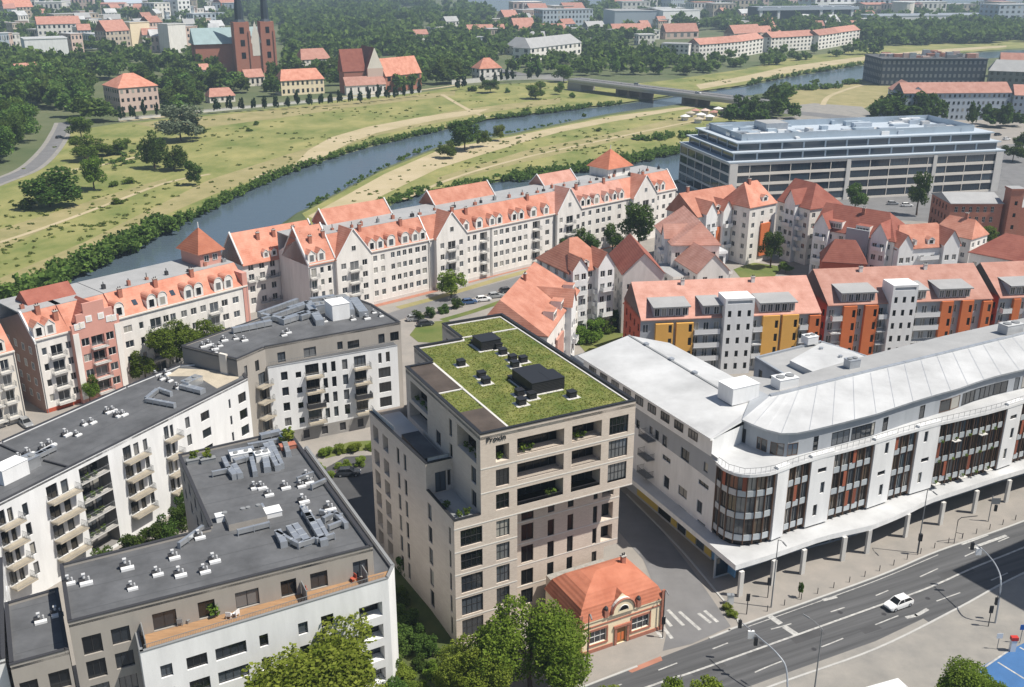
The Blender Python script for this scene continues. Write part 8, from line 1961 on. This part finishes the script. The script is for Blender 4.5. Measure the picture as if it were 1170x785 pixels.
    T = pole_thing('direction_sign', 'grey post with several sign plates near the right end of the canopy', 'sign', (1129, 596), [('post', lambda m, p: m.tube([(p.x, p.y, 0), (p.x, p.y, 4.8)], .08, 'grey_metal', 6)), ('sign_plate', lambda m, p: m.box(p.x - .1, p.x + 1.3, p.y - .12, p.y - .06, 3.3, 4.4, 'grey_metal')), ('signal_head', lambda m, p: m.box(p.x + .6, p.x + 1.0, p.y - .2, p.y + .1, 2.0, 3.1, 'black_metal'))])
    for x, y, c, lab, h in ((1165, 735, 'sign_blue', 'blue sign plate on a post above the blue bays', 3.0), (1139, 742, 'white_metal', 'small pale sign plate on a post near the blue bays', 2.6)):
        pole_thing('road_sign', lab, 'sign', (x, y), [('post', lambda m, p, h=h: m.tube([(p.x, p.y, 0), (p.x, p.y, h)], .05, 'grey_metal', 6)), ('sign_plate', lambda m, p, h=h, c=c: m.box(p.x - .4, p.x + .4, p.y - .09, p.y - .055, h - .8, h, c))])
    pole_thing('ticket_machine', 'white ticket machine with a red top beside the blue bays', 'ticket machine', (1156, 744), [('body', lambda m, p: m.box(p.x - .35, p.x + .35, p.y - .25, p.y + .25, .05, 1.8, 'white_metal')), ('top', lambda m, p: m.box(p.x - .45, p.x + .45, p.y - .3, p.y + .3, 1.8, 2.3, 'sign_red'))])
    pole_thing('info_box', 'white box on the pavement beside the yellow green bush', 'street cabinet', (834, 690), [('body', lambda m, p: m.box(p.x - .45, p.x + .45, p.y - .25, p.y + .25, .03, 1.5, 'white_metal')), ('top', lambda m, p: m.box(p.x - .5, p.x + .5, p.y - .3, p.y + .3, 1.5, 1.6, 'zinc'))])
    bol = None
    KP = PolyWall([p for p in KU if p.x > 30]); n = 0
    for t in np.arange(7, KP.L * .98, 3.1):
        q = KP.p(t, .9)
        if q.x > 92: break
        if 'bol' not in CACHE: m = MB(); m.tube([(0, 0, 0.02), (0, 0, .95), (0, 0, 1.02)], [.06, .06, .02], 'dark_metal', 8); CACHE['bol'] = m.mesh('bollard')
        o = add('bollard', CACHE['bol'], None, (q.x, q.y, 0)); tag(o, 'slim dark bollard in the row along the upper kerb of the main road', 'bollard', 'bollards along the kerb')
    q = P(913, 683); tree('pavement_tree', 'tiny young tree on the pavement beside the bollards', 'tree', q, 2.6, .55, FAR, 'leaf_dark')
# ------------------------------------------------------------------ trees and bushes
def mass(name, items, m, n=60, leaf=.3, label=None):
    """many crowns too far away to tell apart, one mesh: items = (x, y, z, r, h)"""
    rng = np.random.default_rng(3); base = [crown_points(rng, n, 1, 1, 6) for _ in range(6)]; out = []
    for i, (x, y, z, r, h) in enumerate(items):
        p = base[i % 6] * np.array([r, r, h / 2]); p[:, 2] = np.maximum(p[:, 2], -h / 2); a = rng.uniform(0, 6.28); c, s = math.cos(a), math.sin(a)
        q = np.stack([p[:, 0] * c - p[:, 1] * s + x, p[:, 0] * s + p[:, 1] * c + y, p[:, 2] + z + h / 2], 1)
        out.append(leaf_quads(q, rng.uniform(.6, 1.3, n) * leaf * r, rng))
    o = add(name, quads_mesh(name, np.concatenate(out), m)); o['kind'] = 'stuff'
    if label: o['label'] = label
    return o

def build_trees():
    # ---- the big trees close to the camera
    p = P(348, 778, 8); tree('street_tree', 'large bright green broadleaf tree in front of the white terrace block at the bottom', 'tree', p, 13.5, 9.3, NEAR, 'leaf_lime', bare=.06, i=0)
    p = P(606, 735, 7); tree('street_tree', 'tall bright green tree between the brick tower and the small red roofed house', 'tree', p, 12.6, 6.7, NEAR, 'leaf_near', bare=.05, i=1)
    p = P(545, 766, 5); tree('street_tree', 'yellowish green tree at the foot of the brick tower corner', 'tree', p, 9.5, 4.8, NEAR, 'leaf_lime', bare=.05, i=2)
    p = P(1116, 786, 5); tree('street_tree', 'round green tree cut off by the bottom border beside the blue bays', 'tree', p, 8, 4.6, NEAR, 'leaf_near', bare=.1, i=3)
    for x, y, r, lab in ((700, 795, 2.2, 'leafy treetop at the bottom border, leftmost of the four along the road'), (735, 794, 1.8, 'small treetop at the bottom border, second of the four along the road'), (768, 790, 2.0, 'treetop at the bottom border below the small house corner'), (806, 790, 2.4, 'treetop at the bottom border, rightmost of the four along the road')):
        tree('street_tree', lab, 'tree', P(x, y, 4), 5.4, r, MID, 'leaf_lime', 'treetops along the bottom border')
    p = P(213, 396, 6.5); tree('court_tree', 'broad dark green tree beside the long white dormer house', 'tree', p, 13, 8.3, NEAR, 'leaf_green', bare=.18, i=2)
    tree('court_tree', 'small green tree left of the broad dark tree', 'tree', P(165, 424, 3), 8, 3.2, MID, 'leaf_green'); tree('court_tree', 'small tree at the foot of the pink stepped house', 'tree', P(101, 447, 2.5), 6, 2.2, MID, 'leaf_green')
    tree('street_tree', 'round lime green tree in front of the white canal row', 'tree', P(515, 324, 4), 8.5, 4.0, MID, 'leaf_lime', bare=.2)
    for x, y, r, h, lab in ((640, 284, 3.4, 7, 'dark tree left of the tallest tree before the canal row'), (656, 277, 4, 9, 'dark tree second from the left before the canal row'), (674, 281, 3.5, 7, 'low dark tree between two others before the canal row'), (700, 276, 4, 9, 'dark tree left beside the darkest broad tree at the canal row'), (730, 264, 6.5, 15, 'broad very dark tree near the right end of the canal row')):
        tree('street_tree', lab, 'tree', P(x, y, h * .45), h, r, MID, 'leaf_dark', 'dark trees before the canal row')
    for x, y, r, h, m, lab in ((880, 306, 3.6, 11, 'leaf_dark', 'dark conifer on the lawn behind the yellow terrace'), (897, 312, 2.4, 3, 'leaf_green', 'low bush right of the dark conifer'), (1047, 246, 4.2, 15, 'leaf_dark', 'tall narrow tree between the office block and the brick hall'), (976, 243, 5, 10, 'leaf_dark', 'tree in front of the office block above the long red roof'), (1100, 285, 4.6, 7, 'leaf_lime', 'lime green tree below the brick hall, left one'), (1120, 281, 5, 7, 'leaf_green', 'green tree below the brick hall, right one'), (1157, 185, 6, 9, 'leaf_dark', 'dark tree right of the office block'), (1168, 172, 6, 9, 'leaf_dark', 'dark tree at the right border beside the office car park')):
        tree('yard_tree', lab, 'tree', P(x, y, 0), h, r, MID, m)
    for i, (x, y) in enumerate(((668, 390), (680, 384), (692, 378), (704, 372))): bush('hedge_bush', 'green hedge bush in the garden behind the green roofed tower', P(x, y), 3.4, 4.5, 'leaf_green', 'garden hedge')
    for x, y in ((492, 362), (506, 357), (522, 352), (597, 336), (478, 366)): bush('planted_shrub', 'small dark shrub in the planted strip of the row street', P(x, y), 1.9, 2.6, 'leaf_dark', 'shrubs in the row street')
    for x, y, r in ((372, 520, 1.6), (388, 517, 1.4), (405, 515, 1.6), (425, 512, 1.6), (362, 540, 1.8), (374, 548, 1.6), (392, 536, 1.5), (412, 531, 1.4)): bush('court_shrub', 'low green shrub along the courtyard path', P(x, y), r, 1.6, 'leaf_lime', 'courtyard shrubs')
    for x, y, r in ((120, 640, 2.2), (150, 622, 2.4), (172, 612, 2.0), (192, 600, 2.2), (205, 590, 2.0), (212, 575, 1.8)): bush('court_shrub', 'dark green shrub between the long white block and the vent roof', P(x, y, 2), r, 4, 'leaf_dark', 'shrubs in the deep court')
    for x, y, r, m in ((462, 775, 1.6, 'leaf_lime'), (480, 764, 1.3, 'leaf_dark'), (497, 771, 1.5, 'leaf_lime'), (472, 790, 1.8, 'leaf_green'), (510, 786, 1.6, 'leaf_dark')): bush('garden_bush', 'garden bush beside the left corner of the brick tower', P(x, y), r, 1.8, m, 'bushes by the tower')
    for x, y, r in ((452, 690, 2), (462, 715, 2.2), (474, 735, 2), (455, 740, 2.4), (488, 750, 1.8), (447, 770, 2.2), (463, 655, 1.8), (450, 800, 2)): bush('garden_bush', 'dark bush in the shaded strip left of the brick tower', P(x, y), r, 3, 'leaf_dark', 'dark bushes in the shaded strip')
    for x, y in ((836, 704), (831, 696)): bush('verge_bush', 'yellow green bush at the street corner under the canopy', P(x, y), .9, .9, 'leaf_lime', 'bushes at the canopy corner')
    # ---- meadow
    for x, y, r, h, m, lab in ((57, 236, 11, 15, 'leaf_dark', 'broad dark tree alone on the left of the meadow'), (108, 217, 6.2, 13, 'leaf_green', 'round green tree on the meadow right of the broad dark one'), (177, 192, 6, 17, 'leaf_dark', 'pointed dark tree in the middle of the meadow'), (199, 194, 7, 11, 'leaf_dark', 'rounder dark tree beside the pointed one on the meadow'), (223, 212, 4.5, 10, 'leaf_dark', 'small dark tree near the river on the meadow'), (207, 161, 13, 17, 'leaf_grey', 'large pale grey green willow at the meadow edge'), (226, 158, 5, 10, 'leaf_dark', 'dark tree right beside the pale willow'),
            (139, 176, 6, 7, 'leaf_green', 'low round tree on the meadow above the white path'), (112, 179, 8, 8, 'leaf_green', 'wide low tree near the meadow road'), (97, 184, 7, 11, 'leaf_green', 'green tree right beside the meadow road'), (93, 158, 7, 11, 'leaf_green', 'green tree at the top of the meadow road'), (531, 172, 9.5, 14, 'leaf_dark', 'big round tree on the river strip'), (510, 181, 5, 8, 'leaf_green', 'small tree left of the big round one on the river strip'), (552, 168, 4, 8, 'leaf_green', 'small tree right of the big round one on the river strip'), (570, 161, 3.6, 8, 'leaf_lime', 'slim light tree on the river strip'), (612, 113, 8, 11, 'leaf_green', 'round bush like tree below the bridge end'), (639, 108, 4.4, 8, 'leaf_green', 'small tree left below the bridge end'), (560, 106, 8, 9, 'leaf_dark', 'dark clump at the far river bank below the lodge'), (644, 94, 9, 13, 'leaf_green', 'tree at the far bridge end')):
        tree('meadow_tree', lab, 'tree', P(x, y), h, r, MID, m, bare=.1, trunk=r > 5)
    rr = random.Random(21)
    for x, y, r in ((163, 171, 2.6), (73, 207, 3), (129, 213, 2.4), (147, 210, 2.6), (135, 233, 2.4), (28, 239, 4), (180, 172, 2), (232, 152, 2.4), (285, 150, 2), (292, 143, 2), (540, 104, 4), (580, 106, 3), (600, 128, 2.4), (655, 112, 3), (668, 134, 2), (683, 150, 2), (930, 96, 4)): bush('meadow_bush', 'single small bush on the river meadow', P(x, y), r, r * 1.2, 'leaf_green', 'meadow bushes', kind=FAR)
    tuft = []
    zones = [([(0, 330), (0, 225), (75, 190), (140, 145), (320, 127), (480, 110), (640, 97), (690, 112), (560, 128), (420, 160), (330, 188), (200, 250), (100, 296)], 1500), ([(360, 250), (440, 205), (560, 165), (700, 138), (840, 122), (850, 155), (700, 180), (520, 208), (450, 226)], 700), ([(770, 98), (900, 76), (1000, 62), (1150, 50), (1150, 54), (1000, 68), (900, 86), (800, 103)], 160)]
    for poly, n in zones:
        xs = [a for a, b in poly]; ys = [b for a, b in poly]; k = 0; seeds = []
        while k < n:
            x, y = rr.uniform(min(xs), max(xs)), rr.uniform(min(ys), max(ys))
            if not inside((x, y), poly): continue
            c = P(x, y); m_ = rr.randrange(3, 12); s = rr.uniform(3, 14)
            for _ in range(m_):
                q = (c.x + rr.gauss(0, s * 1.6), c.y + rr.gauss(0, s * .7))
                if not inside(q, RIVER) and not inside(q, CANAL): tuft.append((*q, 0, rr.uniform(.4, 1.3), rr.uniform(.12, .4)))
            k += m_ * 2.6
    mass('meadow_tufts', tuft, 'leaf_tuft', 16, .5, 'tufts of taller grass and weeds on the meadows')
    # ---- slim dark trees along the avenue
    row = [(140, 139), (152.5, 138), (165.5, 136.5), (179.5, 135.5), (189, 132)] + [(240 + a / 4.5, b / 4.5) for a, b in ((38, 583), (103, 578), (165, 574), (222, 572), (280, 570), (338, 566), (398, 562), (452, 557), (513, 553), (568, 550), (618, 547), (668, 542), (723, 537), (770, 534), (820, 530), (865, 524), (908, 519), (953, 514), (995, 509), (1036, 502), (1075, 497))] + [(480 + a / 4.5, b / 4.5) for a, b in ((195, 467), (228, 461), (322, 441), (385, 432), (416, 428), (447, 426), (478, 422), (562, 416), (604, 415))]
    for x, y in row: tree('avenue_tree', 'slim dark columnar tree in the row along the meadow wall', 'tree', P(x, y), rr.uniform(8.5, 11), rr.uniform(1.7, 2.3), FAR, 'leaf_cypress', 'slim trees along the avenue', bare=.08, trunk=False)
    # ---- woods: (polygon, number, radius range, height range, leaf, label)
    W = [([(0, 134), (30, 140), (36, 152), (22, 174), (0, 188), (-60, 205), (-60, 130)], 30, (6, 10), (13, 19), 'leaf_far', 'tree in the dark clump left of the meadow road'),
         ([(-40, 92), (60, 95), (110, 100), (112, 130), (132, 138), (112, 146), (92, 142), (70, 128), (-40, 126)], 60, (6, 10), (12, 18), 'leaf_far', 'tree in the wood left of the peach mansion'),
         ([(186, 112), (240, 104), (250, 120), (215, 130), (190, 130)], 16, (5, 8), (9, 14), 'leaf_far', 'tree between the mansion and the slim avenue trees'),
         ([(75, 72), (230, 66), (262, 84), (278, 108), (236, 106), (182, 110), (150, 92), (80, 96)], 70, (6, 10), (12, 18), 'leaf_far', 'tree in the wood left of the cathedral'),
         ([(303, 100), (320, 92), (322, 108), (306, 112)], 8, (5, 7), (12, 18), 'leaf_far', 'dark tree before the cathedral towers'),
         ([(322, 62), (395, 62), (398, 96), (376, 100), (340, 88), (322, 84)], 32, (6, 9), (11, 16), 'leaf_far', 'tree between the cathedral and the church'),
         ([(455, 88), (505, 76), (545, 84), (540, 98), (480, 103), (456, 106)], 30, (6, 9), (12, 17), 'leaf_far', 'tree right of the church'),
         ([(575, 78), (664, 66), (690, 78), (690, 86), (640, 88), (578, 88)], 22, (5, 8), (10, 14), 'leaf_far', 'tree in front of the long white building beyond the bridge'),
         ([(668, 58), (740, 56), (770, 66), (768, 84), (700, 88), (672, 82)], 40, (6, 10), (12, 19), 'leaf_far', 'dark tree at the far end of the bridge'),
         ([(775, 72), (880, 64), (960, 58), (975, 62), (880, 76), (800, 88), (770, 90)], 34, (5, 9), (7, 12), 'leaf_far', 'tree on the far bank beyond the bridge'),
         ([(824, 138), (850, 128), (885, 118), (912, 124), (912, 138), (870, 142), (830, 146)], 16, (5, 8), (9, 14), 'leaf_dark', 'dark tree by the bridge ramp'),
         ([(876, 112), (912, 105), (915, 112), (880, 117)], 6, (5, 8), (9, 12), 'leaf_green', 'tree on the near river bank beyond the bridge'),
         ([(990, 136), (1020, 128), (1078, 140), (1070, 146), (1000, 142)], 11, (6, 9), (12, 19), 'leaf_dark', 'big dark tree in front of the salmon roofed flats'),
         ([(1100, 142), (1165, 142), (1170, 148), (1105, 148)], 7, (4, 7), (9, 14), 'leaf_dark', 'dark tree at the right before the salmon roofed flats')]
    cand = []
    for poly, n, rr_, hr, m, lab in W:
        xs = [a for a, b in poly]; ys = [b for a, b in poly]; k = 0; tries = 0
        while k < n and tries < 4000:
            tries += 1; x, y = rr.uniform(min(xs), max(xs)), rr.uniform(min(ys), max(ys))
            if inside((x, y), poly): cand.append((P(x, y), rr.uniform(*hr), rr.uniform(*rr_), m, lab)); k += 1
    cand.sort(key=lambda c: c[0].y)
    for i, (p, h, r, m, lab) in enumerate(cand[:230]): tree('wood_tree', lab, 'tree', p, h, r, FAR if p.y > 560 else MID, m, lab.replace('tree', 'trees', 1), bare=.06, trunk=False)
    rest = [(p.x, p.y, 0, r, h) for p, h, r, m, lab in cand[230:]]
    far_polys = [([(0, 64), (40, 74), (75, 76), (75, 96), (0, 96)], 90), ([(0, 16), (250, 14), (250, 30), (232, 60), (120, 66), (30, 50), (0, 62)], 70), ([(320, 22), (560, 14), (600, 30), (585, 60), (540, 80), (470, 82), (440, 66), (330, 66)], 300), ([(560, 40), (700, 34), (760, 46), (670, 58), (600, 64)], 70),
                 ([(760, 32), (1000, 26), (1180, 33), (1180, 50), (1060, 50), (960, 46), (860, 42)], 230), ([(960, 40), (1180, 38), (1180, 48), (1000, 53)], 150), ([(0, 2), (400, 2), (400, 15), (0, 16)], 260), ([(250, 5), (420, 3), (560, 12), (420, 24), (320, 30), (255, 30)], 240), ([(650, 2), (1180, 1), (1180, 30), (640, 26)], 150), ([(975, 62), (1003, 60), (1003, 66), (980, 68)], 4)]
    lake = [P(x, y) for x, y in ((528, -4), (534, 6), (558, 13.5), (600, 11), (625, 8.5), (692, 6.5), (694, -4))]; lake2 = [P(x, y) for x, y in ((448, 19), (482, 18), (478, 8), (446, 10))]; lake3 = [P(x, y) for x, y in ((1000, 12), (1140, 12), (1140, -4), (1020, -4))]
    for poly, n in far_polys:
        xs = [a for a, b in poly]; ys = [b for a, b in poly]; k = 0
        while k < n:
            x, y = rr.uniform(min(xs), max(xs)), rr.uniform(min(ys), max(ys))
            if inside((x, y), poly):
                p = P(x, y); k += 1; s = 1 + max(0, (p.y - 900) / 1400)
                if not (inside(p, lake) or inside(p, lake2) or inside(p, lake3)): rest.append((p.x, p.y, 0, rr.uniform(6, 11) * s, rr.uniform(9, 17) * min(s, 1.5)))
    mass('far_woods', rest, 'leaf_far', 110, .26, 'woods and treetops beyond the river')
    for i, (l, z) in enumerate(((lake, .3), (lake2, .3), (lake3, .3))): sheet('far_lake', l, z, 'water')
    # ---- bank growth, hedges, reeds
    bank = []
    def along(px, n, wid, r0, r1, h0, h1, z=-.6):
        pts = smooth([P(x, y) for x, y in px], 8); L = [0]
        for a, b in zip(pts[:-1], pts[1:]): L.append(L[-1] + (b - a).length)
        for _ in range(n):
            t = rr.uniform(0, L[-1]); i = max(j for j in range(len(L)) if L[j] <= t); i = min(i, len(pts) - 2); q = pts[i].lerp(pts[i + 1], (t - L[i]) / max(.01, L[i + 1] - L[i])); bank.append((q.x + rr.gauss(0, wid), q.y + rr.gauss(0, wid), z, rr.uniform(r0, r1), rr.uniform(h0, h1)))
    along([(-60, 372), (30, 338), (70, 318), (105, 301), (150, 279), (196, 258)], 300, 2.2, 1.5, 3.4, 3, 6.5); along([(196, 258), (240, 238), (270, 221), (330, 195)], 150, 1.2, .9, 2.2, 1.6, 3.6)
    along([(330, 195), (390, 175), (424, 165), (493, 149), (555, 135)], 190, 1.2, .8, 2.2, 1.2, 3); along([(555, 135), (596, 131), (658, 123), (705, 118)], 120, 1.6, 1, 2.6, 1.4, 3); along([(345, 240), (390, 215), (435, 192), (503, 164), (583, 151), (651, 137)], 130, 1, .6, 1.4, .8, 1.8)
    along([(570, 205), (620, 198), (700, 186), (780, 170), (835, 160)], 380, 3.0, 1.2, 2.6, 1.6, 3.4); along([(440, 232), (490, 216), (560, 205)], 110, 2, .8, 1.8, 1, 2.4); along([(730, 160), (790, 156), (830, 150)], 70, 3, 1.6, 3, 2, 4)
    along([(852, 97), (900, 87), (960, 77.5), (1005, 70.5), (1060, 65)], 150, 1.8, 1, 2.8, 1.4, 3.4, 0); along([(905, 103), (950, 101), (976, 95)], 30, 2.5, 2, 4, 3, 5, 0); along([(80, 196), (150, 182), (160, 172)], 24, 6, 1, 2.4, 1, 2.4, 0);
    mass('bank_bushes', bank, 'leaf_far', 70, .24, 'bushes and reeds along the river banks')
build_tower(); build_front_block(); build_long_block(); build_court_block()
build_river_row(); build_left_row(); build_white_building()
build_small_house(); build_orange_row(); build_cluster(); build_brick_hall(); build_office()
build_far(); build_street(); build_trees()
